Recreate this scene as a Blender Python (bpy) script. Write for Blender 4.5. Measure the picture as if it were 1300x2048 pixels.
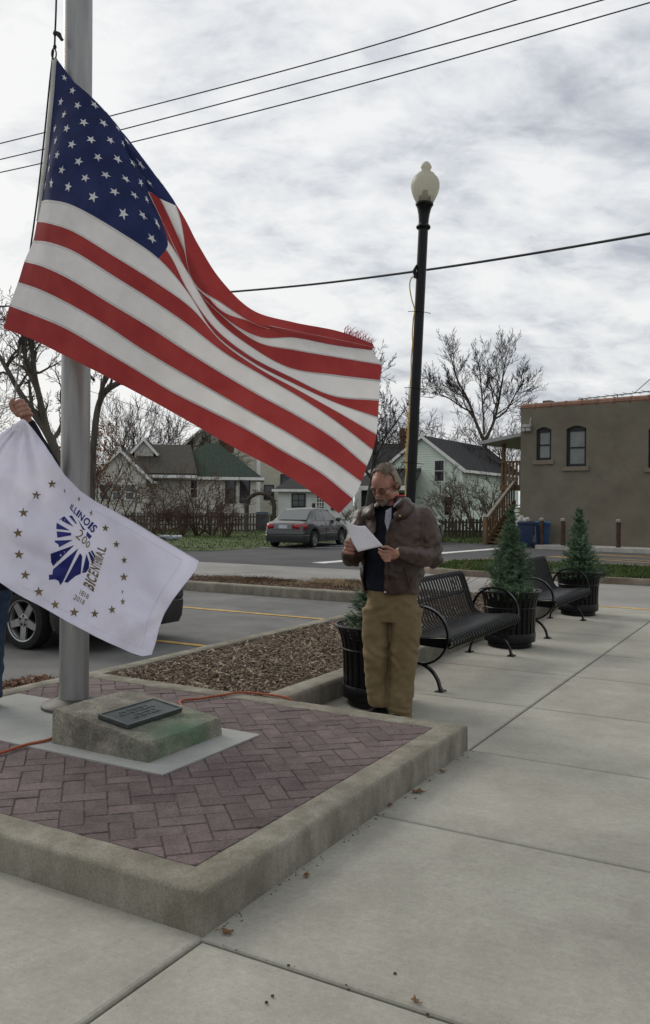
import bpy, bmesh, math, random
import numpy as np
from mathutils import Vector, Matrix, noise
for o in list(bpy.data.objects): bpy.data.objects.remove(o)
SC = bpy.context.scene
COL = SC.collection
R = math.radians
# ------------------------------------------------------------------ camera
F_PX, CAM_H, PITCH, ROLL = 1702.0, 1.55, R(-0.52), R(0.5)
_f = np.array([0, math.cos(PITCH), math.sin(PITCH)]); _r0 = np.array([1.0, 0, 0]); _u0 = np.cross(_r0, _f)
_r = _r0*math.cos(ROLL)+_u0*math.sin(ROLL); _u = -_r0*math.sin(ROLL)+_u0*math.cos(ROLL)
CAM = np.array([0, 0, CAM_H])
cd = bpy.data.cameras.new('camera'); cam = bpy.data.objects.new('camera', cd); COL.objects.link(cam)
cd.sensor_fit = 'VERTICAL'; cd.sensor_height = 24.0; cd.lens = 24.0*F_PX/2048.0; cd.clip_start = 0.05; cd.clip_end = 2000
cam.matrix_world = Matrix(((_r[0], _u[0], -_f[0], 0), (_r[1], _u[1], -_f[1], 0), (_r[2], _u[2], -_f[2], CAM_H), (0, 0, 0, 1)))
SC.camera = cam
# ------------------------------------------------------------------ sky
SUN_AZ, SUN_EL = -48.0, 36.0          # degrees: left of the view, low
W = bpy.data.worlds.new('World'); SC.world = W; W.use_nodes = True
nt = W.node_tree; nt.nodes.clear()
def N(t, kind, **kw):
    n = t.nodes.new(kind)
    for k, v in kw.items():
        if k in n.inputs.keys(): n.inputs[k].default_value = v
        else: setattr(n, k, v)
    return n
out = N(nt, 'ShaderNodeOutputWorld')
sky = N(nt, 'ShaderNodeTexSky', sky_type='NISHITA', sun_disc=False, sun_elevation=R(SUN_EL), sun_rotation=R(SUN_AZ), air_density=1.5, dust_density=3.0)
bg1 = N(nt, 'ShaderNodeBackground', Strength=0.10); nt.links.new(sky.outputs[0], bg1.inputs[0])
tc = N(nt, 'ShaderNodeTexCoord'); sep = N(nt, 'ShaderNodeSeparateXYZ'); nt.links.new(tc.outputs['Generated'], sep.inputs[0])
def MA(t, op, a, b=None, clamp=False):
    n = t.nodes.new('ShaderNodeMath'); n.operation = op; n.use_clamp = clamp
    for i, x in enumerate((a, b)):
        if x is None: continue
        if isinstance(x, (int, float)): n.inputs[i].default_value = x
        else: t.links.new(x, n.inputs[i])
    return n.outputs[0]
zz = MA(nt, 'ADD', MA(nt, 'MAXIMUM', sep.outputs[2], 0.0), 0.42)
cmb = N(nt, 'ShaderNodeCombineXYZ')
nt.links.new(MA(nt, 'DIVIDE', sep.outputs[0], zz), cmb.inputs[0]); nt.links.new(MA(nt, 'DIVIDE', sep.outputs[1], zz), cmb.inputs[1])
mp = N(nt, 'ShaderNodeMapping'); mp.inputs['Rotation'].default_value = (0, 0, R(-38)); mp.inputs['Scale'].default_value = (1.0, 1.55, 1); nt.links.new(cmb.outputs[0], mp.inputs[0])
n1 = N(nt, 'ShaderNodeTexNoise', Scale=5.2, Detail=8.0, Roughness=0.58, Distortion=0.3); nt.links.new(mp.outputs[0], n1.inputs['Vector'])
n2 = N(nt, 'ShaderNodeTexNoise', Scale=1.1, Detail=3.0, Roughness=0.5); nt.links.new(mp.outputs[0], n2.inputs['Vector'])
n3 = N(nt, 'ShaderNodeTexNoise', Scale=14.0, Detail=5.0, Roughness=0.62, Distortion=0.6); nt.links.new(mp.outputs[0], n3.inputs['Vector'])
mixn = MA(nt, 'ADD', MA(nt, 'ADD', MA(nt, 'MULTIPLY', n1.outputs[0], 0.80), MA(nt, 'MULTIPLY', n2.outputs[0], 0.30)), MA(nt, 'MULTIPLY', n3.outputs[0], 0.30))
# the veil of cloud is thinner towards the low sun
sd = Vector((math.sin(R(SUN_AZ))*math.cos(R(SUN_EL)), math.cos(R(SUN_AZ))*math.cos(R(SUN_EL)), math.sin(R(SUN_EL))))
dot = N(nt, 'ShaderNodeVectorMath', operation='DOT_PRODUCT'); dot.inputs[1].default_value = sd; nt.links.new(tc.outputs['Generated'], dot.inputs[0])
glow = MA(nt, 'MULTIPLY', MA(nt, 'MAXIMUM', MA(nt, 'SUBTRACT', dot.outputs['Value'], 0.45), 0.0), 0.36)
mixn = MA(nt, 'ADD', mixn, glow)
ramp = N(nt, 'ShaderNodeValToRGB'); nt.links.new(mixn, ramp.inputs[0])
E = ramp.color_ramp.elements
E[0].position = 0.55; E[0].color = (0.43, 0.455, 0.51, 1)
E[1].position = 0.86; E[1].color = (0.85, 0.855, 0.855, 1)
e = E.new(0.65); e.color = (0.585, 0.61, 0.65, 1)
e = E.new(0.745); e.color = (0.735, 0.75, 0.77, 1)
bg2 = N(nt, 'ShaderNodeBackground', Strength=1.0); nt.links.new(ramp.outputs[0], bg2.inputs[0])
mx = N(nt, 'ShaderNodeMixShader', Fac=0.93); nt.links.new(bg1.outputs[0], mx.inputs[1]); nt.links.new(bg2.outputs[0], mx.inputs[2])
nt.links.new(mx.outputs[0], out.inputs[0])
# ------------------------------------------------------------------ veiled sun
sl = bpy.data.lights.new('sun', 'SUN'); so = bpy.data.objects.new('sun', sl); COL.objects.link(so)
sl.energy = 1.5; sl.angle = R(28); sl.color = (1.0, 0.95, 0.87)
so.rotation_euler = (-sd).to_track_quat('-Z', 'Y').to_euler()
SC.view_settings.view_transform = 'Standard'; SC.view_settings.look = 'None'; SC.view_settings.gamma = 1.0; SC.view_settings.exposure = 0.12
SC.view_settings.use_curve_mapping = False
SC.render.engine = 'CYCLES'; SC.cycles.use_denoising = True; SC.cycles.max_bounces = 8
try: SC.cycles.denoiser = 'OPENIMAGEDENOISE'
except Exception: pass

# ------------------------------------------------------------------ layout helpers
def ray(x, y): return _f+(x-650)/F_PX*_r-(y-1024)/F_PX*_u
def G(x, y, z=0.0):
    d = ray(x, y); p = CAM+d*((z-CAM_H)/d[2]); return Vector(p)
def D(x, y, dep): return Vector(CAM+ray(x, y)*dep)
def atz(x, dep, z):
    """a point in image column x at this depth and height z"""
    p = D(x, 1009, dep); p.z = z; return p
GA = 29.6
UV_U = Vector((math.sin(R(GA)), math.cos(R(GA)), 0)); UV_V = Vector((-math.cos(R(GA)), math.sin(R(GA)), 0))
GROT = R(90-GA)
def uvz(u, v, z=0.0): return UV_U*u+UV_V*v+Vector((0, 0, z))
rnd = random.Random(7)

# ------------------------------------------------------------------ objects
def tag(o, label=None, cat=None, group=None, kind=None):
    if label: o['label'] = label
    if cat: o['category'] = cat
    if group: o['group'] = group
    if kind: o['kind'] = kind
    return o
def empty(name, loc=(0, 0, 0), rz=0.0, label=None, cat=None, group=None, kind=None):
    o = bpy.data.objects.new(name, None); o.empty_display_size = 0.1; COL.objects.link(o)
    o.location = loc; o.rotation_euler = (0, 0, rz); return tag(o, label, cat, group, kind)
def link(name, me, parent=None, mat=None):
    o = bpy.data.objects.new(name, me); COL.objects.link(o)
    if parent is not None: o.parent = parent
    if mat is not None:
        me.materials.clear(); me.materials.append(mat)
    return o
def smooth(me, ang=None):
    me.polygons.foreach_set('use_smooth', [True]*len(me.polygons))
    if ang is not None: me.set_sharp_from_angle(angle=R(ang))
def arrays_mesh(name, V, Q, sm=False):
    V = np.asarray(V, dtype=np.float32); Q = np.asarray(Q, dtype=np.int32); k = Q.shape[1]
    me = bpy.data.meshes.new(name); me.vertices.add(len(V)); me.vertices.foreach_set('co', V.ravel())
    me.loops.add(Q.size); me.loops.foreach_set('vertex_index', Q.ravel())
    me.polygons.add(len(Q)); me.polygons.foreach_set('loop_start', np.arange(0, Q.size, k, dtype=np.int32))
    me.polygons.foreach_set('use_smooth', np.full(len(Q), sm)); me.update(calc_edges=True); me.validate(); return me
class MB:
    def __init__(s): s.v = []; s.f = []; s.sm = []
    def add(s, vs, fs, sm=False):
        n = len(s.v); s.v += [tuple(p) for p in vs]; s.f += [tuple(i+n for i in f) for f in fs]; s.sm += [sm]*len(fs); return s
    def box(s, a, b, M=None):
        (x0, y0, z0), (x1, y1, z1) = a, b
        vs = [Vector(p) for p in ((x0,y0,z0),(x1,y0,z0),(x1,y1,z0),(x0,y1,z0),(x0,y0,z1),(x1,y0,z1),(x1,y1,z1),(x0,y1,z1))]
        if M is not None: vs = [M @ p for p in vs]
        return s.add(vs, [(3,2,1,0),(4,5,6,7),(0,1,5,4),(1,2,6,5),(2,3,7,6),(3,0,4,7)])
    def prism(s, poly, h0, h1, axis='z', M=None):
        """poly: 2D points; extruded between h0 and h1 along the axis"""
        def P(p, h): return {'z': (p[0], p[1], h), 'y': (p[0], h, p[1]), 'x': (h, p[0], p[1])}[axis]
        n = len(poly); vs = [Vector(P(p, h0)) for p in poly]+[Vector(P(p, h1)) for p in poly]
        if M is not None: vs = [M @ p for p in vs]
        fs = [tuple(range(n))[::-1], tuple(range(n, 2*n))]+[(i, (i+1) % n, n+(i+1) % n, n+i) for i in range(n)]
        return s.add(vs, fs)
    def tube(s, pts, rad, n=8, cap=True, sm=True, flat=None):
        pts = [Vector(p) for p in pts]; m = len(pts)
        rs = rad if isinstance(rad, (list, tuple)) else [rad]*m
        vs = []; prev = None
        for i, p in enumerate(pts):
            t = (pts[min(i+1, m-1)]-pts[max(i-1, 0)]); t = t.normalized() if t.length > 1e-9 else Vector((0, 0, 1))
            if prev is None:
                a = Vector((0, 0, 1)) if abs(t.z) < 0.9 else Vector((1, 0, 0)); x = t.cross(a).normalized()
            else:
                x = prev-t*prev.dot(t); x = x.normalized() if x.length > 1e-6 else t.orthogonal().normalized()
            prev = x; y = t.cross(x)
            for k in range(n):
                a = 2*math.pi*k/n; vs.append(p+(x*math.cos(a)+y*math.sin(a))*rs[i])
        fs = [(i*n+k, i*n+(k+1) % n, (i+1)*n+(k+1) % n, (i+1)*n+k) for i in range(m-1) for k in range(n)]
        if cap: fs += [tuple(range(n))[::-1], tuple(range((m-1)*n, m*n))]
        return s.add(vs, fs, sm)
    def lathe(s, prof, n=24, M=None, sm=True, cap=True):
        vs = []
        for (r, z) in prof:
            for k in range(n):
                a = 2*math.pi*k/n; vs.append(Vector((r*math.cos(a), r*math.sin(a), z)))
        if M is not None: vs = [M @ p for p in vs]
        m = len(prof)
        fs = [(i*n+k, i*n+(k+1) % n, (i+1)*n+(k+1) % n, (i+1)*n+k) for i in range(m-1) for k in range(n)]
        if cap and prof[0][0] > 1e-4: fs.append(tuple(range(n))[::-1])
        if cap and prof[-1][0] > 1e-4: fs.append(tuple(range((m-1)*n, m*n)))
        return s.add(vs, fs, sm)
    def sweep(s, path, frames, prof, sm=False, closed=True):
        """2D profile points (a,b) placed at each path point with frame (A,B)"""
        n = len(prof); vs = []
        for p, (A, B) in zip(path, frames): vs += [Vector(p)+A*a+B*b for (a, b) in prof]
        m = len(path)
        fs = [(i*n+k, i*n+(k+1) % n, (i+1)*n+(k+1) % n, (i+1)*n+k) for i in range(m-1) for k in range(n if closed else n-1)]
        if closed: fs += [tuple(range(n))[::-1], tuple(range((m-1)*n, m*n))]
        return s.add(vs, fs, sm)
    def mesh(s, name, sharp=35):
        me = bpy.data.meshes.new(name); me.from_pydata(s.v, [], s.f); me.update()
        bm = bmesh.new(); bm.from_mesh(me); bmesh.ops.recalc_face_normals(bm, faces=bm.faces); bm.to_mesh(me); bm.free()
        if any(s.sm):
            me.polygons.foreach_set('use_smooth', s.sm); me.set_sharp_from_angle(angle=R(sharp))
        return me
    def build(s, name, mat, parent=None): return link(name, s.mesh(name), parent, mat)
def bevel_mesh(me, w, seg=2):
    bm = bmesh.new(); bm.from_mesh(me); bmesh.ops.bevel(bm, geom=list(bm.edges), offset=w, segments=seg, affect='EDGES', profile=0.6, clamp_overlap=True)
    bm.to_mesh(me); bm.free(); smooth(me, 40); return me
def copy_tree(o, parent=None):
    c = o.copy(); COL.objects.link(c)
    if parent is not None: c.parent = parent
    for ch in o.children: copy_tree(ch, c)
    return c
def spline(pts, n):
    """Catmull-Rom through the points, n samples a span"""
    P = [Vector(p) for p in pts]; P = [P[0]*2-P[1]]+P+[P[-1]*2-P[-2]]; out = []
    for i in range(1, len(P)-2):
        for k in range(n):
            t = k/n; a, b, c, d = P[i-1], P[i], P[i+1], P[i+2]
            out.append(0.5*((2*b)+(c-a)*t+(2*a-5*b+4*c-d)*t*t+(3*b-a-3*c+d)*t**3))
    return out+[P[-2]]

# ------------------------------------------------------------------ materials
MATS = {}
def M_(name, c1, c2=None, scale=4.0, detail=6, rough=0.8, bump=0.0, bscale=60.0, metal=0.0, spec=0.3, rnd_=0.0, stretch=None, coord='pos',
       big=0.0, bigscale=0.7, bigc=None, lo=0.35, hi=0.65, transl=0.0, wave=None, fine=0.0, finescale=120, coat=0.0, bdist=0.01, sss=0.0):
    m = bpy.data.materials.new(name); m.use_nodes = True; t = m.node_tree; b = t.nodes['Principled BSDF']; L = t.links.new
    if c2 is None: c2 = tuple(min(1, c*1.22) for c in c1); c1 = tuple(c*0.82 for c in c1)
    if coord == 'pos': g = N(t, 'ShaderNodeNewGeometry'); src = g.outputs['Position']
    else: g = N(t, 'ShaderNodeTexCoord'); src = g.outputs['Object']
    if stretch:
        mpn = N(t, 'ShaderNodeMapping'); mpn.inputs['Scale'].default_value = stretch; L(src, mpn.inputs[0]); vec = mpn.outputs[0]
    else: vec = src
    nz = N(t, 'ShaderNodeTexNoise', Scale=scale, Detail=detail, Roughness=0.6); L(vec, nz.inputs['Vector'])
    mr = N(t, 'ShaderNodeMapRange'); mr.inputs[1].default_value = lo; mr.inputs[2].default_value = hi; L(nz.outputs[0], mr.inputs[0])
    mix = N(t, 'ShaderNodeMix', data_type='RGBA'); L(mr.outputs[0], mix.inputs[0]); mix.inputs[6].default_value = (*c1, 1); mix.inputs[7].default_value = (*c2, 1)
    colr = mix.outputs[2]
    def blend(fac, c, kind='MIX'):
        nonlocal colr
        q = N(t, 'ShaderNodeMix', data_type='RGBA', blend_type=kind); L(fac, q.inputs[0]); L(colr, q.inputs[6])
        if isinstance(c, tuple): q.inputs[7].default_value = (*c, 1)
        else: L(c, q.inputs[7])
        colr = q.outputs[2]
    if big > 0:
        nb = N(t, 'ShaderNodeTexNoise', Scale=bigscale, Detail=5, Roughness=0.62, Distortion=0.4); L(src, nb.inputs['Vector'])
        mb = N(t, 'ShaderNodeMapRange'); mb.inputs[1].default_value = 0.45; mb.inputs[2].default_value = 0.72; mb.inputs[4].default_value = big; L(nb.outputs[0], mb.inputs[0])
        blend(mb.outputs[0], bigc or tuple(c*0.55 for c in c1))
    if fine > 0:
        nf = N(t, 'ShaderNodeTexNoise', Scale=finescale, Detail=2, Roughness=0.7); L(src, nf.inputs['Vector'])
        mf = N(t, 'ShaderNodeMapRange'); mf.inputs[1].default_value = 0.3; mf.inputs[2].default_value = 0.7; mf.inputs[3].default_value = 1-fine; mf.inputs[4].default_value = 1+fine; L(nf.outputs[0], mf.inputs[0])
        q = N(t, 'ShaderNodeVectorMath', operation='SCALE'); L(colr, q.inputs[0]); L(mf.outputs[0], q.inputs['Scale']); colr = q.outputs[0]
    if rnd_ > 0:
        oi = N(t, 'ShaderNodeObjectInfo'); mo = N(t, 'ShaderNodeMapRange'); mo.inputs[3].default_value = 1-rnd_; mo.inputs[4].default_value = 1+rnd_; L(oi.outputs['Random'], mo.inputs[0])
        q = N(t, 'ShaderNodeVectorMath', operation='SCALE'); L(colr, q.inputs[0]); L(mo.outputs[0], q.inputs['Scale']); colr = q.outputs[0]
    L(colr, b.inputs['Base Color'])
    b.inputs['Roughness'].default_value = rough; b.inputs['Metallic'].default_value = metal; b.inputs['Specular IOR Level'].default_value = spec; b.inputs['Coat Weight'].default_value = coat
    if sss: b.inputs['Subsurface Weight'].default_value = sss; b.inputs['Subsurface Radius'].default_value = (0.012, 0.004, 0.002); b.inputs['Subsurface Scale'].default_value = 1.0
    h = None
    if bump > 0:
        n4 = N(t, 'ShaderNodeTexNoise', Scale=bscale, Detail=5, Roughness=0.65); L(vec, n4.inputs['Vector']); h = n4.outputs[0]
    if wave:   # lap siding / shingle courses: saw wave along an axis
        axis, period, amt = wave
        sx = N(t, 'ShaderNodeSeparateXYZ'); L(src, sx.inputs[0])
        fr = MA(t, 'FRACT', MA(t, 'DIVIDE', sx.outputs['xyz'.index(axis)], period)); hw = MA(t, 'MULTIPLY', MA(t, 'SUBTRACT', 1.0, fr), amt)
        h = hw if h is None else MA(t, 'ADD', MA(t, 'MULTIPLY', h, 0.3), hw)
    if h is not None:
        bp = N(t, 'ShaderNodeBump', Strength=max(bump, 0.5 if wave else 0), Distance=bdist); L(h, bp.inputs['Height']); L(bp.outputs[0], b.inputs['Normal'])
    if transl > 0:
        tr = N(t, 'ShaderNodeBsdfTranslucent'); L(colr, tr.inputs[0]); ms = N(t, 'ShaderNodeMixShader', Fac=transl)
        L(b.outputs[0], ms.inputs[1]); L(tr.outputs[0], ms.inputs[2]); L(ms.outputs[0], t.nodes['Material Output'].inputs[0])
    MATS[name] = m; return m
def glass_mat(name, tint, rough=0.05):
    m = bpy.data.materials.new(name); m.use_nodes = True; b = m.node_tree.nodes['Principled BSDF']
    b.inputs['Base Color'].default_value = (*tint, 1); b.inputs['Roughness'].default_value = rough; b.inputs['Specular IOR Level'].default_value = 0.6
    return m

concrete = M_('concrete', (0.262, 0.254, 0.214), (0.325, 0.316, 0.272), scale=1.3, detail=8, rough=0.9, bump=0.35, bscale=160, big=0.7, bigscale=1.1, bigc=(0.20, 0.19, 0.16), rnd_=0.07, fine=0.10, finescale=220, bdist=0.004)
kerb_conc = M_('kerb_concrete', (0.155, 0.143, 0.109), (0.262, 0.247, 0.20), scale=5.0, stretch=(1.4, 1.4, .5), detail=9, rough=0.92, bump=0.6, bscale=110, big=0.75, bigscale=2.2, bigc=(0.115, 0.103, 0.076), fine=0.22, finescale=110, bdist=0.006)
pale_conc = M_('pad_concrete', (0.27, 0.275, 0.26), (0.33, 0.335, 0.315), scale=2.5, rough=0.9, bump=0.4, bscale=140, big=0.3, bigscale=2, fine=0.1, bdist=0.004)
asphalt_old = M_('old_asphalt', (0.11, 0.109, 0.105), (0.17, 0.168, 0.16), scale=1.1, detail=9, rough=0.92, bump=0.5, bscale=130, big=0.55, bigscale=0.55, bigc=(0.06, 0.06, 0.06), fine=0.22, finescale=150, bdist=0.006)
asphalt_dark = M_('dark_asphalt', (0.052, 0.052, 0.053), (0.075, 0.075, 0.076), scale=0.8, detail=8, rough=0.9, bump=0.4, bscale=90, big=0.4, bigscale=0.3, bigc=(0.04, 0.04, 0.042), fine=0.15, bdist=0.006)
street_mat = M_('street_surface', (0.20, 0.195, 0.18), (0.255, 0.25, 0.235), scale=0.8, detail=9, rough=0.92, bump=0.4, bscale=90, big=0.4, bigscale=0.35, fine=0.12, bdist=0.005)
soil = M_('soil', (0.05, 0.036, 0.025), (0.09, 0.066, 0.045), scale=14, rough=0.95, bump=0.8, bscale=45, bdist=0.03)
brick_mat = M_('paver', (0.086, 0.062, 0.062), (0.134, 0.100, 0.099), scale=9, detail=9, rough=0.86, bump=0.8, bscale=75, rnd_=0.17, big=0.45, bigscale=1.6, bigc=(0.115, 0.096, 0.09), fine=0.28, finescale=70, bdist=0.006)
joint_mat = M_('paver_joint', (0.075, 0.06, 0.055), (0.145, 0.122, 0.11), scale=25, rough=0.95)
yellow_paint = M_('yellow_paint', (0.42, 0.25, 0.055), (0.60, 0.38, 0.10), scale=6, rough=0.8, big=0.5, bigscale=4, bigc=(0.2, 0.16, 0.10), fine=0.2)
white_paint = M_('white_paint', (0.50, 0.50, 0.48), (0.64, 0.64, 0.62), scale=4, rough=0.8, big=0.4, bigscale=1.5, bigc=(0.3, 0.3, 0.3))
grass_mat = M_('grass', (0.038, 0.062, 0.014), (0.075, 0.105, 0.028), scale=1.4, rough=0.9, big=0.4, bigscale=0.5, bigc=(0.075, 0.068, 0.028), fine=0.3, finescale=30)
black_metal = M_('black_coated_metal', (0.0045, 0.0045, 0.005), (0.008, 0.008, 0.0085), scale=20, rough=0.28, spec=0.20, bump=0.1, bscale=150, bdist=0.002)
_t = concrete.node_tree; _b = _t.nodes['Principled BSDF']; _src = _b.inputs['Base Color'].links[0].from_socket
_g = N(_t, 'ShaderNodeNewGeometry'); _m = N(_t, 'ShaderNodeMapping'); _m.vector_type = 'TEXTURE'; _m.inputs['Rotation'].default_value = (0, 0, GROT); _m.inputs['Scale'].default_value = (.018, .9, 1); _t.links.new(_g.outputs['Position'], _m.inputs[0])
_n = N(_t, 'ShaderNodeTexNoise', Scale=1.6, Detail=4.0, Roughness=.7); _t.links.new(_m.outputs[0], _n.inputs['Vector'])
_n2 = N(_t, 'ShaderNodeTexNoise', Scale=34.0, Detail=6.0, Roughness=.75); _t.links.new(_g.outputs['Position'], _n2.inputs['Vector'])
_n3 = N(_t, 'ShaderNodeTexNoise', Scale=4.5, Detail=7.0, Roughness=.7, Distortion=.6); _t.links.new(_g.outputs['Position'], _n3.inputs['Vector'])
_v = N(_t, 'ShaderNodeTexVoronoi', Scale=26.0, Randomness=1.0); _t.links.new(_g.outputs['Position'], _v.inputs['Vector'])
_sp = MA(_t, 'MULTIPLY', MA(_t, 'LESS_THAN', _v.outputs['Distance'], .07), .32)
_fac = MA(_t, 'SUBTRACT', MA(_t, 'ADD', MA(_t, 'ADD', MA(_t, 'ADD', .36, MA(_t, 'MULTIPLY', _n3.outputs[0], .44)), MA(_t, 'MULTIPLY', _n.outputs[0], .26)), MA(_t, 'MULTIPLY', _n2.outputs[0], .62)), _sp)
_s = N(_t, 'ShaderNodeVectorMath', operation='SCALE'); _t.links.new(_src, _s.inputs[0]); _t.links.new(_fac, _s.inputs['Scale']); _t.links.new(_s.outputs[0], _b.inputs['Base Color'])
alu = M_('brushed_aluminium', (0.25, 0.25, 0.245), (0.33, 0.33, 0.32), scale=6, stretch=(3, 3, 0.3), rough=0.42, metal=0.55, spec=0.5, big=0.35, bigscale=1.4, bigc=(0.19, 0.19, 0.185), bump=0.08, bscale=60)
# ================================================================== the ground
def sheet(name, poly_uv, z, mat, kind='structure', label=None, thick=None):
    m = MB(); pts = [uvz(u, v, z) for u, v in poly_uv]
    m.add(pts, [tuple(range(len(pts)))]); me = m.mesh(name)
    if me.polygons[0].normal.z < 0:
        me.flip_normals()
    o = link(name, me, None, mat); tag(o, label, None, None, kind); return o
gm = MB(); gm.add([(-600, -200, -0.06), (600, -200, -0.06), (600, 1200, -0.06), (-600, 1200, -0.06)], [(0, 1, 2, 3)])
earth = M_('dry_earth', (0.06, 0.055, 0.03), (0.11, 0.095, 0.055), scale=0.6, rough=0.95, big=0.4, bigscale=0.1, bigc=(0.05, 0.06, 0.022))
tag(gm.build('ground', earth), 'flat dull ground running out to the horizon behind the houses', None, None, 'structure')
def rect(u0, u1, v0, v1): return [(u0, v0), (u1, v0), (u1, v1), (u0, v1)]
sheet('parking_lot', rect(-12, 13.62, 5.17, 45), -0.012, asphalt_old, label='worn grey asphalt of the parking bays beyond the planting bed')
sheet('street', rect(13.62, 18.05, -60, 70), -0.010, street_mat, label='pale street crossing behind the benches')
sheet('side_road', [(18.05, -60), (90, -60), (90, 17.0), (22.4, 17.0), (21.4, 18.4), (20.8, 45), (18.05, 45)], -0.020, asphalt_dark, label='dark asphalt side road and lot beyond the street')
# painted lines
def stripe(name, a, b, w, mat, label, group=None, z=0.0):
    a = Vector((*a, 0)); b = Vector((*b, 0)); t = (b-a).normalized(); n = Vector((-t.y, t.x, 0))*w/2
    m = MB(); k = max(2, int((b-a).length/0.35)); vs = []
    for i in range(k+1):
        p = a.lerp(b, i/k); j1 = 1+rnd.uniform(-0.12, 0.12); j2 = 1+rnd.uniform(-0.12, 0.12); q, r = p+n*j1, p-n*j2
        vs += [uvz(q.x, q.y, z), uvz(r.x, r.y, z)]
    m.add(vs, [(2*i, 2*i+1, 2*i+3, 2*i+2) for i in range(k)]); me = m.mesh(name)
    if me.polygons[0].normal.z < 0: me.flip_normals()
    return tag(link(name, me, None, mat), label, None, group, 'structure')
ZL = -0.006
stripe('painted_line', (10.02, 5.3), (10.02, 11.5), 0.10, yellow_paint, 'yellow bay line ending at the mulch bed beyond the dark car', 'parking bay lines', ZL)
stripe('painted_line', (7.42, 5.3), (7.42, 11.5), 0.10, yellow_paint, 'yellow bay line beside the parked dark car', 'parking bay lines', ZL)
stripe('painted_line', (4.85, 6.3), (4.85, 11.5), 0.10, yellow_paint, 'yellow bay line on the near side of the dark car', 'parking bay lines', ZL)
stripe('painted_line', (13.70, -4), (13.70, 12.0), 0.12, yellow_paint, 'long yellow line along the street edge behind the benches', None, -0.004)
stripe('painted_line', (19.6, 11.35), (31.0, 9.75), 0.42, white_paint, 'broad white line across the dark side road behind the man', None, -0.014)
stripe('painted_line', (25.2, 17.2), (27.5, 14.2), 0.14, white_paint, 'thin white line under the grey sedan', None, -0.014)
stripe('painted_line', (28.2, 15.8), (29.5, 13.2), 0.14, white_paint, 'thin white line ahead of the grey sedan rear wheels', None, -0.014)
for i, (a, b) in enumerate([((23.0, 8.5), (22.7, 2.0)), ((24.6, 8.4), (23.2, 1.5)), ((26.6, 7.2), (24.4, 1.6)), ((26.6, 7.2), (26.2, 1.2)), ((28.6, 6.3), (26.8, 1.0)), ((28.6, 6.3), (28.8, 1.0))]):
    stripe('painted_line', a, b, 0.12, yellow_paint, 'yellow hatching line on the dark lot before the tan building', 'yellow hatching before the tan building', -0.014)
# lawns
def blades(name, poly, n, h, seed, label, z=0.0, mat=grass_mat, wid=0.012):
    g = np.random.default_rng(seed); P = []
    us = [p[0] for p in poly]; vs = [p[1] for p in poly]
    u = g.uniform(min(us), max(us), n); v = g.uniform(min(vs), max(vs), n)
    inside = np.zeros(n, bool); k = len(poly)
    for i in range(k):
        (x1, y1), (x2, y2) = poly[i], poly[(i+1) % k]
        c = ((y1 > v) != (y2 > v)); xi = (x2-x1)*(v-y1)/((y2-y1) if y2 != y1 else 1e-9)+x1; inside ^= c & (u < xi)
    u, v = u[inside], v[inside]; n = len(u)
    base = np.stack([UV_U.x*u+UV_V.x*v, UV_U.y*u+UV_V.y*v, np.full(n, z)], 1)
    a = g.uniform(0, 2*math.pi, n); w = wid*g.uniform(.6, 1.5, n); hh = h*g.uniform(.5, 1.3, n)
    dx = np.stack([np.cos(a)*w, np.sin(a)*w, 0*a], 1); lean = np.stack([g.normal(0, .5, n)*hh, g.normal(0, .5, n)*hh, hh], 1)
    V = np.stack([base-dx, base+dx, base+lean], 1).reshape(-1, 3); Q = np.arange(3*n).reshape(-1, 3)
    o = link(name, arrays_mesh(name, V, Q), None, mat); return tag(o, label, 'grass', None, 'stuff')
lawn_poly = [(22.6, 17.05), (75, 17.05), (75, 70), (21.0, 70), (21.6, 18.5)]
sheet('lawn', lawn_poly, -0.012, grass_mat, label='thin lawn in front of the bungalow fence')
blades('grass', [(22.6, 17.1), (50, 17.1), (50, 42), (21.5, 42), (21.7, 18.5)], 30000, 0.07, 3, 'rough green grass blades on the lawn by the bungalow', -0.012, wid=0.014)
isl = [(18.5, 7.75), (19.3, 8.05), (20.8, 8.15), (21.9, 7.6), (22.1, 6.5), (22.0, -25), (17.95, -25), (17.95, 6.6), (18.1, 7.3)]
sheet('grass_island', isl, 0.10, grass_mat, label='kerbed green grass strip between the street and the tan building lot')
blades('grass', [(18.2, 6.9), (18.7, 7.6), (20.8, 8.0), (21.7, 7.5), (21.9, -2), (18.1, -2)], 26000, 0.07, 4, 'short green grass blades on the kerbed island', 0.10, wid=0.012)
sheet('lawn', [(33.0, 9.2), (70, 9.2), (70, 16.95), (34.5, 16.95), (33.5, 13)], -0.012, grass_mat, label='strip of lawn before the mint house fence')
blades('grass', [(33.1, 9.3), (46, 9.3), (46, 16.9), (34.6, 16.9), (33.6, 13)], 9000, 0.08, 5, 'short grass blades in front of the dark fence', -0.012, wid=0.014)
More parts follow.
